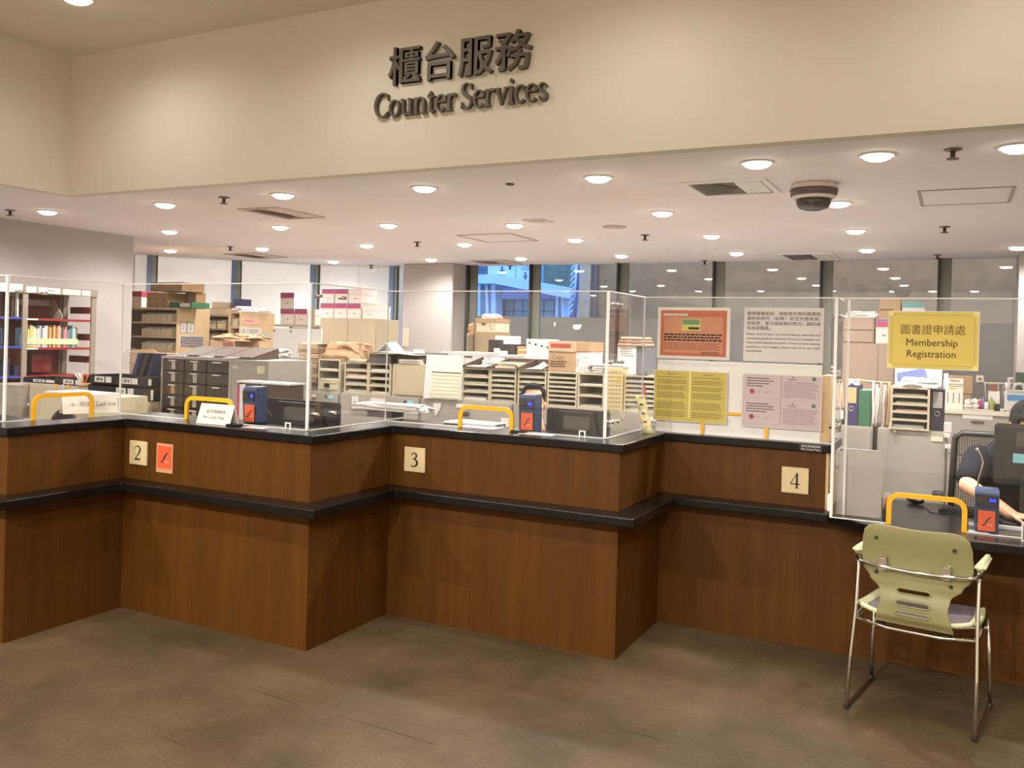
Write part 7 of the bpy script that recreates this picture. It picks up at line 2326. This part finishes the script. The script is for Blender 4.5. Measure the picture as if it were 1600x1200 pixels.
# limp folders and newspapers hanging on a rail: soft upright sheets
rails = thing('hanging_rail', 'wooden rail laid across the files carrying draped papers', 'rail', ((x0 + x1) / 2 - .05, FY + .1, zt - .01))
xl = W(1342, 596, Y=FY).x
MB().cyl((xl, FY + .10, zt + .0), (x1 + .0, FY + .10, zt - .008), .007, None, 10).build('rod', M('tan_rod', (196, 160, 120), .6), rails)
sh = [(204, 198, 192), (176, 168, 164), (190, 182, 178), (150, 140, 132), (200, 190, 182), (140, 118, 104), (172, 140, 112)]
n = len(sh)
for i in range(n):
    xa = x0 + .004 + (x1 - x0 - .01) * i / n
    wv = (x1 - x0) / n * .82
    m = MB()
    m.grid(lambda u, v: Vector((xa + u * wv + .006 * math.sin(v * 5 + i * 2) * (1 - v), FY + .004 + .022 * abs(math.sin(u * 3.1 + i)) + .035 * v * v + .002 * i, RT + .002 + v * (zt - RT) - .02 * (i % 3) * v)), 5, 10)
    o = m.build('draped_paper', M('drape%d' % i, sh[i], .75, var=.06, scale=30))
    sd = o.modifiers.new('thickness', 'SOLIDIFY'); sd.thickness = .006
    tag(o, 'limp paper bundle draped upright between green file and tray organiser, %s from left' % ORD[i], 'papers', 'draped papers on the cabinets')
# folders left of the navy file
x0, x1 = W(1291, 620, Y=FY).x, W(1319, 620, Y=FY).x
zt2 = W(1305, 598, Y=FY).z
sh = [(206, 176, 146), (182, 150, 124), (214, 190, 164), (196, 160, 130), (190, 162, 132)]
for i in range(5):
    xa = x0 + (x1 - x0) * i / 5
    wv = (x1 - x0) / 5 * .85
    m = MB()
    zl = W(1300, 640, Y=FY).z
    m.grid(lambda u, v: Vector((xa + u * wv + .02 * (.5 - v) * (i - 1) * .5, FY + .01 + .03 * v * v + .01 * u, zl + v * (zt2 - zl) - .012 * (i % 2) * v)), 4, 8)
    o = m.build('hanging_folder', M('folder_tan%d' % i, sh[i], .75))
    sd = o.modifiers.new('thickness', 'SOLIDIFY'); sd.thickness = .005
    tag(o, 'tan hanging folder left of the navy lever arch file, %s from left' % ORD[i], 'folder', 'tan hanging folders')
tt = thing('folder_box', 'dark green box with white tags holding the tan hanging folders', 'box', ((x0 + x1) / 2, FY, RT))
bx('box', x0 - .03, x1 - .002, FY + .012, FY + .28, RT + .0006, zl + .012, M('folder_box_green', (50, 78, 70), .6), tt)
for a, b in ((1291, 1298), (1301, 1318)):
    xa, xb = W(a, 647, Y=FY).x, W(b, 647, Y=FY).x
    bx('white_tag', xa, xb, FY + .008, FY + .0115, zl - .055, zl + .0, PAPER, tt)
# cream tray organiser
x0, x1 = W(1392, 640, Y=FY).x, W(1453, 640, Y=FY).x
zt = W(1420, 604, Y=FY).z
t, h, zb = organiser('cream tray organiser with coloured forms between draped papers and the dark file', x0, x1, RA - .03, RT, zt, 5, d=.32)
for i, mt in enumerate((M('pale_blue_form', (206, 220, 222), .7), DKBR, M('rose_form', (226, 186, 166), .7), M('green_tint_paper'), PAPER)):
    if i == 1: continue
    slot_papers(x0, x1, RA - .03, zb + h * i + .0003, '%s forms in the cream tray organiser beside the dark file' % {0: 'pale blue', 2: 'rose', 3: 'greenish', 4: 'white'}[i], .016, mt, i + 60)
bx('castor', x0 + .02, x0 + .035, RA - .04, RA - .028, RT - .02, RT - .004, CHROME, t)
arch_file('dark navy lever arch file with grey label at the right of the tray organiser', 1454, 1475.5, 609, M('dark_navy_file', (40, 36, 58), .5), M('grey_label', (196, 190, 188), .6))
# white card with blue banner on top
Yc = RA + .1
x0, x1, z0, z1 = RC(1398, 572, 1475, 606, Yc)
t = thing('display_card', 'white display card with a blue zigzag-edged banner under the yellow notice', 'card', ((x0 + x1) / 2, Yc, zt))
bx('card', x0, x1 - .01, Yc, Yc + .012, zt + .0006, z1, PAPER, t, .002)
xs = [(.04, .62), (.62, .92), (.60, .80), (.66, .76), (.62, .66), (.68, .60), (.64, .52), (.69, .44), (.06, .20)]
MB().prism([(x0 + a * (x1 - x0), zt + b * (z1 - zt)) for a, b in xs], Yc - .0016, Yc - .0003, 'y').build('blue_banner', M('banner_blue', (100, 112, 160), .6), t)
tag(MB().lump(x0 + .04, x0 + .24, Yc - .13, Yc - .01, zt + .0006, zt + .055, None, 61, .3, 8, .6).build('plastic_wrap', M('white_plastic_bag')), 'white crumpled plastic at the foot of the blue banner card', 'wrap')
v = W(1479, 600, Y=Yc)
tag(MB().lump(W(1474, 598, Y=Yc + .1).x, W(1482, 598, Y=Yc + .1).x, Yc + .1, Yc + .2, W(1455, 609, Y=FY).z + .001, W(1478, 585, Y=Yc).z, None, 63, .2, 6, .4).build('plastic_bag', M('white_plastic_bag')), 'small white plastic bag on the dark navy file by the display card', 'bag')
tag(MB().box(W(1475, 660, Y=FY - .02).x, W(1481, 655, Y=FY - .02).x + .02, FY - .03, FY + .1, RT + .0006, RT + .05).build('white_slip', PAPER), 'white slips beside the dark navy file at the cabinet edge', 'papers')
# papers and box behind the orange notice
x0, x1, z0, z1 = RC(982, 541, 1019, 582, 5.9)
t = thing('paper_box', 'white box with print and tan folders on top behind the orange notice', 'box', ((x0 + x1) / 2, 5.9, ztop))
bx('box', x0, x1 - .04, OY + .05, OY + .28, ztop + .0006, z1, M('off_white_paper'), t, .003)
lines(t, 'print', GINK, (x0 + .02, OY + .0495, ztop + .12), .1, .06, 4, seed=9)
bx('dark_panel', x1 - .04, x1 + .03, OY + .06, OY + .27, ztop + .0006, z1 - .01, M('slate_panel'), t)
for i in range(3):
    tag(bx('tan_folder', x0 + .01 * i, x1 + .02 - .01 * i, OY + .04, OY + .27, z1 + .001 + i * .022, z1 + .02 + i * .022, M('folder_tan%d' % i), None, .006), 'tan folder lying on the white printed box, %s from the bottom' % ORD[i], 'folder', 'tan folders on the white box')
x0, x1 = W(995, 572, Y=OY).x, W(1012, 572, Y=OY).x
tag(MB().box(x0, x1, OY - .004, OY + .04, ztop + .0006, ztop + .045, None, .01).build('tape_dispenser', M('slate_panel')), 'rounded grey tape dispenser on the organiser before the white printed box', 'dispenser')
papers('white papers lying on the cream wire case and organiser by the acrylic corner', W(945, 576, Y=OY).x, W(974, 577, Y=OY).x, OY + .02, OY + .2, W(960, 575, Y=OY).z, 4, .006, None, 71)
# ------------------------------------------------------------------ the cream-green visitor chair
CHM = M('chair_cream_green', (138, 131, 88), .45, var=.03, scale=4)
CHP = M('chair_pad', (112, 100, 104), .85, var=.1, scale=60)
CHA = M('chair_arm', (206, 206, 164), .45)
fl, fr = W(1322, 1104, Z=0.01), W(1523, 1156, Z=0.01)       # rear feet (towards the camera)
ang = math.atan2(fr.y - fl.y, fr.x - fl.x)
cw = (fr - fl).length
ux, uy = Vector((math.cos(ang), math.sin(ang), 0)), Vector((-math.sin(ang), math.cos(ang), 0))
O = (fl + fr) / 2
O.z = 0
ch = thing('visitor_chair', 'cream-green plastic armchair on chrome sled legs facing the curved desk', 'chair', O)


def C(x, y, z):
    return O + ux * x + uy * y + Vector((0, 0, z))


hw = cw / 2
SEAT = .42
for s in (-1, 1):
    x = s * hw
    xt = s * (hw - .005)
    P = [C(x, 0, .012), C(x * .985, .035, SEAT * .55), C(xt * .975, .07, SEAT), C(xt * .97, .095, .60), C(xt * .97, .11, .645)]
    MB().tube(P, .0085, 10).build('rear_leg', CHROME, ch)
    P = [C(x, .0, .012), C(x, .03, .0105), C(x, .40, .0105), C(x, .43, .012)]
    MB().tube(P, .0085, 10).build('sled_runner', CHROME, ch)
    P = [C(x, .43, .012), C(x * .98, .415, .2), C(xt * .96, .40, SEAT - .03)]
    MB().tube(P, .0085, 10).build('front_leg', CHROME, ch)
    P = [C(xt * .96, .40, SEAT - .03), C(xt * .95, .38, SEAT - .02), C(xt * .965, .07, SEAT - .035)]
    MB().tube(P, .0085, 10).build('seat_rail', CHROME, ch)
    for y in (.01, .42):
        MB().cyl(C(x, y - .014, .011), C(x, y + .014, .011), .0115, None, 12).build('rubber_foot', DARK, ch)
    P = [C(xt * .97, .11, .645), C(xt * .975, .17, .655), C(xt * .985, .3, .655)]
    MB().tube(P, .0085, 10).build('arm_tube', CHROME, ch)
    m = MB()
    m.box(-.022, .022, 0, .25, 0, .03, None, .011, 0, 3)
    for vv in m.bm.verts:
        a, b, z = vv.co
        vv.co = C(xt * .985 + a * (1 - .3 * b / .25), .075 + b, .655 + z)
    o = m.build('armrest', CHA, ch, True)
# cross tubes
MB().tube([C(-hw * .97, .10, .635), C(-hw * .86, .05, .63), C(-hw * .5, .022, .628), C(0, .012, .626), C(hw * .5, .022, .628), C(hw * .86, .05, .63), C(hw * .97, .10, .635)], .0085, 10).build('back_tube', CHROME, ch)
MB().tube([C(-hw * .975, .07, SEAT - .04), C(-.1, .06, SEAT - .055), C(.1, .06, SEAT - .055), C(hw * .975, .07, SEAT - .04)], .0085, 10).build('cross_tube', CHROME, ch)
MB().tube([C(-hw * .96, .37, SEAT - .06), C(-.12, .36, SEAT - .085), C(.12, .36, SEAT - .085), C(hw * .96, .37, SEAT - .06)], .0085, 10).build('front_tube', CHROME, ch)


# backrest shell: width as a function of height, with three slots low down
def halfw(t):
    """half width of the shell from its foot (0) to the top (1)"""
    pts = [(0, .152), (.10, .142), (.22, .132), (.33, .138), (.44, .180), (.54, .209), (.64, .217), (.82, .214), (.93, .206), (1.0, .188)]
    for (a, p), (b, q) in zip(pts, pts[1:]):
        if t <= b:
            k = (t - a) / (b - a)
            k = k * k * (3 - 2 * k)
            return p + (q - p) * k
    return pts[-1][1]


zb0, zb1 = SEAT - .03, .80


def back(u, v):
    """u -1..1 across, v 0..1 up"""
    w = halfw(v)
    x = u * w
    z = zb0 + (zb1 - zb0) * v
    if v > .9:
        z -= .02 * (abs(u) ** 6) * (v - .9) / .1
    z += .012 * (u * u) * (1 if v > .9 else 0) * (v - .9) / .1
    ks = [(0, .050), (.10, .028), (.22, .026), (.40, .042), (.62, .046), (1.0, .020)]
    for (a, p), (b, q) in zip(ks, ks[1:]):
        if v <= b:
            k_ = (v - a) / (b - a)
            y = p + (q - p) * k_ * k_ * (3 - 2 * k_)
            break
    y += .035 * (u * u) * min(1, v * 1.6)
    return C(x, y, z)


bm = bmesh.new()
NU, NV = 36, 56
V = [[bm.verts.new(back(-1 + 2 * i / NU, j / NV)) for j in range(NV + 1)] for i in range(NU + 1)]


def in_slot(u, v):
    w = halfw(v) * u
    for c in (.36, .24, .14):
        hh = .021 if c != .14 else .016
        dx = max(0, abs(w) - .048)
        if dx * dx / (.014 ** 2) + ((v - c) / hh) ** 2 < 1:
            return True
    return False


for i in range(NU):
    for j in range(NV):
        if not in_slot(-1 + 2 * (i + .5) / NU, (j + .5) / NV):
            f = bm.faces.new((V[i][j], V[i + 1][j], V[i + 1][j + 1], V[i][j + 1]))
            f.smooth = True
edge_ = set(V[0]) | set(V[NU]) | {r[0] for r in V} | {r[NV] for r in V}
bmesh.ops.delete(bm, geom=[v for v in bm.verts if not v.link_faces], context='VERTS')
bmesh.ops.smooth_vert(bm, verts=[v for v in bm.verts if v.is_boundary and v not in edge_], factor=.5, use_axis_x=True, use_axis_y=True, use_axis_z=True)
mb = MB(); mb.bm.free(); mb.bm = bm
bk = mb.build('backrest', CHM, ch)
sd = bk.modifiers.new('thickness', 'SOLIDIFY'); sd.thickness = .013; sd.offset = 1
bv = bk.modifiers.new('bevel', 'BEVEL'); bv.width = .003; bv.segments = 2
# slot rims
for c in (.36, .24, .14):
    pts = []
    hh = .026 if c != .14 else .020
    for q in range(28):
        a = 2 * PI * q / 28
        px_ = .048 * (1 if math.cos(a) > 0 else -1) + .018 * math.cos(a)
        vv = c + hh * math.sin(a)
        pts.append(back(px_ / halfw(vv), max(0.005, vv)) - uy * .003)
    MB().tube(pts, .0035, 6, None, True).build('slot_rim', CHM, ch)
# four dark screws and two chrome brackets on the back
for u, v in ((-.72, .86), (.70, .84), (-.76, .50), (.74, .47)):
    p = back(u, v)
    MB().cyl(p - uy * .0065, p + uy * .002, .0075, None, 14).build('screw', DARK, ch)
for s in (-1, 1):
    p = back(s * .57, .60)
    c_ = C(s * .57 * .24, .0, p.z)
    q = O + ux * ((p - O).dot(ux)) + uy * ((p - O).dot(uy) - .018)
    m = MB()
    m.box(-.016, .016, -.012, .012, -.025, .03, None, .004)
    for k_ in (-.011, 0, .011):
        m.cyl((k_, -.0125, .028), (k_, -.0125, .04), .003, None, 8)
    for vv in m.bm.verts:
        a, b, z = vv.co
        vv.co = q + ux * a + uy * b + Vector((0, 0, z + (p.z - q.z)))
    m.build('bracket', CHROME, ch)
# seat shell and pad


def seat(u, v, dz=0):
    w = .235 * (1 - .10 * v ** 3) * (1 - .12 * max(0, (.15 - v) / .15))
    x = u * w
    y = .06 + .40 * v
    z = SEAT + .012 * (u * u) * (1 - v) - .03 * max(0, v - .85) / .15 + .02 * abs(u) ** 3 - .012 * math.sin(v * PI)
    return C(x, y, z + dz)


m = MB().grid(lambda a, b: seat(-1 + 2 * a, b), 20, 20)
so = m.build('seat', CHA, ch)
sd = so.modifiers.new('thickness', 'SOLIDIFY'); sd.thickness = .016; sd.offset = -1
m = MB().grid(lambda a, b: seat((-1 + 2 * a) * .84, .05 + b * .88, .012 - .008 * (abs(-1 + 2 * a) ** 6 + abs(2 * b - 1) ** 8)), 20, 20)
so = m.build('seat_pad', CHP, ch)
sd = so.modifiers.new('thickness', 'SOLIDIFY'); sd.thickness = .012; sd.offset = -1
for s in (-1, 1):
    bx_p = C(s * .13, .075, SEAT - .05)
    MB().cyl(bx_p - ux * .014, bx_p + ux * .014, .014, None, 10).build('seat_clamp', DARK, ch)

# ------------------------------------------------------------------ figures
SKIN = M('skin', (222, 172, 138), .55)
HAIR = M('black_hair', (18, 15, 14), .75, spec=.15)
NVY = M('navy_shirt', (34, 35, 44), .95, var=.06, scale=30, spec=.1)
BLKT = M('black_shirt', (30, 29, 31), .9, var=.06, scale=30)


def capsule(m, p, q, r0, r1=None, n=14):
    r1 = r0 if r1 is None else r1
    p, q = Vector(p), Vector(q)
    m.cyl(p, q, r0, r1, n)
    m.ell(p, (r0, r0, r0), None, n, 10)
    m.ell(q, (r1, r1, r1), None, n, 10)


def fuse(m, name, mat, parent, vox=.009, smooth=6, tf=None):
    """many overlapping forms become one continuous skin"""
    if tf is not None:
        for v in m.bm.verts:
            v.co = tf @ v.co
    o = m.build(name, mat, parent)
    rm = o.modifiers.new('skin', 'REMESH')
    rm.mode = 'VOXEL'
    rm.voxel_size = vox
    rm.use_smooth_shade = True
    sm = o.modifiers.new('soften', 'SMOOTH')
    sm.factor = .5
    sm.iterations = smooth
    bpy.context.view_layer.update()
    me = bpy.data.meshes.new_from_object(o.evaluated_get(bpy.context.evaluated_depsgraph_get()))
    me.name = name
    o.modifiers.clear()
    o.data = me
    if not me.materials:
        me.materials.append(mat)
    for p in me.polygons:
        p.use_smooth = True
    return o


def head_forms(m):
    """a head about 0.225 tall, face towards -y, chin at z = -0.115, centre of the skull at 0"""
    m.ell((0, .012, .022), (.074, .092, .092), None, 24, 16)
    m.ell((0, -.022, -.040), (.060, .062, .070), None, 20, 14)
    m.ell((0, -.058, -.088), (.030, .026, .024), None, 14, 10)          # chin
    for s in (-1, 1):
        m.ell((s * .040, -.050, -.028), (.026, .024, .026), None, 14, 10)     # cheeks
        m.ell((s * .045, -.010, -.068), (.022, .040, .026), None, 12, 10)     # jaw
        m.ell((s * .076, .012, -.016), (.010, .020, .032), None, 12, 10, Matrix.Rotation(s * .25, 3, 'Z'))    # ears
    m.ell((0, -.078, .022), (.048, .018, .012), None, 14, 8)            # brow
    m.ell((0, -.090, -.012), (.010, .014, .028), None, 12, 10)
    m.ell((0, -.098, -.030), (.016, .015, .012), None, 12, 10)          # nose
    m.ell((0, -.079, -.058), (.024, .012, .007), None, 12, 8)
    m.ell((0, -.077, -.067), (.021, .012, .008), None, 12, 8)           # lips
    capsule(m, (0, .015, -.06), (0, .035, -.17), .052, .058)


def face_bits(parent, tf):
    EYEW = M('eye_white', (226, 220, 214), .3)
    for s in (-1, 1):
        m = MB(); m.ell((s * .031, -.074, .0), (.014, .010, .0065), None, 14, 10)
        for v in m.bm.verts: v.co = tf @ v.co
        e = m.build('eye', EYEW, parent)
        m = MB(); m.ell((s * .031, -.0825, .0), (.0062, .003, .0062), None, 12, 8)
        for v in m.bm.verts: v.co = tf @ v.co
        m.build('iris', M('dark_iris', (34, 24, 20), .2), e)
        m = MB(); m.tube([(s * .014, -.090, .018), (s * .030, -.091, .024), (s * .048, -.080, .019)], [.003, .0042, .002], 6)
        for v in m.bm.verts: v.co = tf @ v.co
        m.build('eyebrow', HAIR, parent)
    m = MB(); m.tube([(-.022, -.0855, -.062), (0, -.0925, -.0625), (.022, -.0855, -.062)], [.0012, .002, .0012], 6)
    for v in m.bm.verts: v.co = tf @ v.co
    m.build('lip_line', M('lip_rose', (150, 90, 84), .5), parent)


def hair_forms(m):
    m.ell((0, .036, .040), (.081, .090, .088), None, 24, 16)
    m.ell((0, .050, .004), (.078, .070, .075), None, 20, 14)
    m.ell((0, -.030, .096), (.056, .042, .024), None, 16, 10)
    for s in (-1, 1):
        m.ell((s * .066, -.012, .052), (.014, .045, .040), None, 12, 10)
        m.ell((s * .071, -.002, .018), (.008, .016, .028), None, 10, 8)


def hand_forms(m, wrist, fwd, side, up, curl=.5, s=1.0):
    """palm, five unequal fingers with knuckle bends and a thumb leaving the side of the palm"""
    wrist, fwd, side, up = Vector(wrist), Vector(fwd).normalized(), Vector(side).normalized(), Vector(up).normalized()
    pc = wrist + fwd * .045 * s
    for k_ in (-1.5, -.5, .5, 1.5):
        capsule(m, wrist + side * k_ * .012 * s, wrist + fwd * .085 * s + side * k_ * .019 * s, .014 * s, .0125 * s, 10)
    ln = [.068, .078, .072, .056]
    for i, k_ in enumerate((-1.5, -.5, .5, 1.5)):
        p = wrist + fwd * .088 * s + side * k_ * .020 * s
        a = curl * (.7 + .15 * i)
        d = fwd
        for j, fr in enumerate((.45, .32, .23)):
            ang_ = a * (j + .4)
            d = (fwd * math.cos(ang_) - up * math.sin(ang_)).normalized()
            q = p + d * ln[i] * fr * s
            capsule(m, p, q, (.0095 - .001 * j) * s, (.0088 - .001 * j) * s, 10)
            p = q
    p = wrist + fwd * .022 * s - side * .026 * s
    d = (fwd * .7 - side * .75 - up * .25).normalized()
    q = p + d * .04 * s
    capsule(m, p, q, .0115 * s, .0105 * s, 10)
    d = (fwd * .93 - side * .25 - up * .35).normalized()
    r_ = q + d * .034 * s
    capsule(m, q, r_, .0103 * s, .0085 * s, 10)


# the clerk behind counter 3: seated, facing the public, mostly behind the card reader and monitor
hp = W(833, 622, Y=4.93)
hp = Vector((hp.x, 4.93, 1.29 - .115 + .01))
zt = W(832, 597, Y=4.93).z
hp.z = zt - .128
t = thing('person', 'black-haired clerk in a dark shirt seated behind the card reader over plate 3', 'person', (hp.x, 5.05, 0))
look = Matrix.Translation(hp) @ Matrix.Rotation(.46, 4, 'Z') @ Matrix.Rotation(math.radians(-6), 4, 'X')
m = MB()
head_forms(m)
for v in m.bm.verts:
    v.co = look @ v.co
base = Vector((hp.x, hp.y + .10, 0))
sh_ = hp.z - .23
capsule(m, hp + Vector((0, .03, -.12)), (hp.x, hp.y + .08, sh_ + .01), .055, .06)
m.ell((hp.x, hp.y + .12, sh_ - .14), (.17, .11, .22))
m.ell((hp.x, hp.y + .14, .56), (.16, .12, .15))
arm = []
for s in (-1, 1):
    S = Vector((hp.x + s * .18, hp.y + .10, sh_ - .03)); E_ = Vector((hp.x + s * .23, hp.y + .02, sh_ - .29)); Wr = Vector((hp.x + s * .13, hp.y - .17, .775))
    capsule(m, S, E_, .05, .042); capsule(m, E_, Wr, .038, .027)
    hand_forms(m, Wr, (-s * .3, -1, -.05), (s * 1, -.3, 0), (0, -.05, 1), .35, .95)
    capsule(m, (hp.x + s * .09, hp.y + .12, .52), (hp.x + s * .12, hp.y - .02 + .0, .50), .085, .07)
    capsule(m, (hp.x + s * .12, hp.y - .0, .50), (hp.x + s * .12, hp.y + .02, .09), .055, .04)
    m.ell((hp.x + s * .12, hp.y - .02, .045), (.045, .11, .042))
    arm.append((S, E_))
body = fuse(m, 'body', SKIN, t, .0085, 4)
m = MB()
hair_forms(m)
fuse(m, 'hair', HAIR, t, .008, 3, look)
face_bits(t, look)
m = MB()
m.ell((hp.x, hp.y + .12, sh_ - .13), (.185, .122, .225))
m.ell((hp.x, hp.y + .14, .60), (.175, .132, .16))
m.ell((hp.x, hp.y + .11, sh_ - .02), (.13, .085, .05))
for S, E_ in arm:
    capsule(m, S, S.lerp(E_, .85), .064, .058)
fuse(m, 'shirt', BLKT, t, .010, 4)
m = MB()
for s in (-1, 1):
    capsule(m, (hp.x + s * .09, hp.y + .12, .52), (hp.x + s * .12, hp.y - .02, .50), .095, .08)
    capsule(m, (hp.x + s * .12, hp.y - .0, .50), (hp.x + s * .12, hp.y + .02, .12), .068, .052)
m.ell((hp.x, hp.y + .14, .50), (.175, .135, .09))
fuse(m, 'trousers', DARK, t, .012, 3)
MB().tube([(hp.x - .07, hp.y + .06, sh_ + .035), (hp.x - .05, hp.y - .0, sh_ - .04), (hp.x - .01, hp.y - .02, sh_ - .17), (hp.x + .03, hp.y - .0, sh_ - .06), (hp.x + .07, hp.y + .06, sh_ + .035)], .004, 6).build('lanyard', DARK, t)
oc = thing('office_chair', 'dark office chair under the clerk behind counter 3', 'chair', (hp.x, hp.y + .2, 0))
bx('seat', hp.x - .22, hp.x + .22, hp.y - .04, hp.y + .34, .37, .412, DARK, oc, .02)
bx('backrest', hp.x - .2, hp.x + .2, hp.y + .30, hp.y + .34, .45, .85, DARK, oc, .02)
MB().cyl((hp.x, hp.y + .14, .06), (hp.x, hp.y + .14, .369), .025, None, 12).build('column', DARK, oc)
for q in range(5):
    a = q * 2 * PI / 5
    MB().cyl((hp.x, hp.y + .14, .06), (hp.x + .25 * math.cos(a), hp.y + .14 + .25 * math.sin(a), .025), .018, .012, 8).build('leg', DARK, oc)

# the clerk at the curved desk, bent over papers, cut by the right edge
Y2 = 5.20
sl = W(1522, 704, Y=Y2 - .0)          # near shoulder
el = W(1512, 758, Y=Y2 - .16)
wr = W(1580, 782, Y=Y2 - .36)
wr.z = LEDGE + .05
hd = W(1606, 668, Y=Y2 - .12)
t = thing('person', 'clerk in a navy short-sleeved shirt bending over the curved desk at the right edge', 'person', (sl.x + .2, Y2 + .05, 0))
hp2 = Vector((hd.x, hd.y, hd.z))
look2 = Matrix.Translation(hp2) @ Matrix.Rotation(.15, 4, 'Z') @ Matrix.Rotation(math.radians(40), 4, 'X')
m = MB()
head_forms(m)
for v in m.bm.verts:
    v.co = look2 @ v.co
cx = sl.x + .19
neck = Vector((cx, Y2 + .03, sl.z + .03))
capsule(m, look2 @ Vector((0, .03, -.10)), neck, .052, .06)
m.ell((cx, Y2 + .10, sl.z - .16), (.18, .13, .24), None, 20, 14, Matrix.Rotation(.3, 3, 'X'))
m.ell((cx, Y2 + .24, .56), (.17, .13, .15))
S = Vector((sl.x + .02, Y2 + .03, sl.z - .035))
capsule(m, S, el, .052, .043)
capsule(m, el, wr, .042, .029)
hf = Vector((1, -.35, -.05))
hand_forms(m, wr, hf, Vector((.35, 1, 0)), (0, 0, 1), .45, 1.0)
S2 = Vector((cx + .19, Y2 + .0, sl.z - .04)); E2 = Vector((cx + .26, Y2 - .12, sl.z - .28)); W2 = Vector((cx + .16, Y2 - .36, LEDGE + .055))
capsule(m, S2, E2, .052, .043); capsule(m, E2, W2, .04, .029)
hand_forms(m, W2, (-.4, -1, 0), (1, -.4, 0), (0, 0, 1), .45)
for s in (-1, 1):
    capsule(m, (cx + s * .1, Y2 + .22, .52), (cx + s * .12, Y2 + .02, .50), .085, .07)
    capsule(m, (cx + s * .12, Y2 + .02, .50), (cx + s * .12, Y2 + .06, .09), .055, .04)
    m.ell((cx + s * .12, Y2 + .0, .045), (.045, .11, .042))
fuse(m, 'body', SKIN, t, .0085, 4)
m = MB(); hair_forms(m)
fuse(m, 'hair', HAIR, t, .008, 3, look2)
face_bits(t, look2)
m = MB()
m.ell((cx, Y2 + .10, sl.z - .15), (.195, .145, .245), None, 20, 14, Matrix.Rotation(.3, 3, 'X'))
m.ell((cx, Y2 + .24, .60), (.185, .142, .16))
m.ell((cx, Y2 + .06, sl.z - .02), (.16, .09, .06))
capsule(m, S, S.lerp(el, .72), .068, .070)
capsule(m, S2, S2.lerp(E2, .72), .066, .066)
fuse(m, 'shirt', NVY, t, .010, 4)
m = MB()
for s in (-1, 1):
    capsule(m, (cx + s * .1, Y2 + .22, .52), (cx + s * .12, Y2 + .02, .50), .095, .08)
    capsule(m, (cx + s * .12, Y2 + .02, .50), (cx + s * .12, Y2 + .06, .12), .068, .052)
m.ell((cx, Y2 + .24, .50), (.185, .14, .09))
fuse(m, 'trousers', DARK, t, .012, 3)
# the mesh office chair
x0 = W(1487, 720, Y=5.54).x
x1 = x0 + .50
zt, zb = W(1495, 676, Y=5.54).z, .50
YM = 5.54
t = thing('mesh_chair', 'black mesh-backed office chair behind the clerk at the curved desk', 'chair', ((x0 + x1) / 2, YM, 0))
fm_ = MB()
fr_ = [(x0 + .02, YM, zb), (x0 + .0, YM, zb + .2), (x0 + .015, YM, zt - .03), (x0 + .05, YM, zt), (x1 - .05, YM, zt), (x1 - .015, YM, zt - .03), (x1, YM, zb + .2), (x1 - .02, YM, zb)]
fm_.tube([Vector(p) for p in fr_], .018, 10, None, True)
fm_.build('back_frame', BLKP, t)
mm = MB()
nx, nz = 40, 46
for i in range(1, nx):
    x = x0 + (x1 - x0) * i / nx
    mm.box(x - .0022, x + .0022, YM - .002, YM + .001, zb, zt - .004)
for j in range(1, nz):
    z = zb + (zt - zb) * j / nz
    mm.box(x0 + .005, x1 - .005, YM + .0015, YM + .004, z - .0022, z + .0022)
mm.build('mesh_back', M('chair_mesh', (70, 62, 54), .8), t)
bx('seat', x0 + .02, x1 - .02, YM - .50, YM - .02, .365, .41, DARK, t, .02)
for s, x in ((-1, x0 + .0), (1, x1 + .0)):
    MB().tube([(x, YM - .1, .40), (x + s * .03, YM - .12, .5), (x + s * .03, YM - .15, .585)], .014, 8).build('arm_post', BLKP, t)
    bx('arm_pad', x + s * .03 - .035, x + s * .03 + .035, YM - .32, YM - .06, .586, .61, BLKP, t, .012)
MB().cyl(((x0 + x1) / 2, YM - .25, .06), ((x0 + x1) / 2, YM - .25, .364), .026, None, 12).build('column', DARK, t)
MB().tube([((x0 + x1) / 2, YM - .1, .38), ((x0 + x1) / 2, YM + .03, .42), ((x0 + x1) / 2, YM + .02, .6)], .02, 8).build('back_support', BLKP, t)
for q in range(5):
    a = q * 2 * PI / 5
    MB().cyl(((x0 + x1) / 2, YM - .25, .06), ((x0 + x1) / 2 + .27 * math.cos(a), YM - .25 + .27 * math.sin(a), .025), .018, .012, 8).build('leg', DARK, t)
# papers under the clerk's hands
papers('open white papers under the hands of the clerk at the curved desk', W(1566, 775, Z=LEDGE).x, W(1566, 775, Z=LEDGE).x + .35, 4.83, 5.0, LEDGE, 3, .004, None, 91)
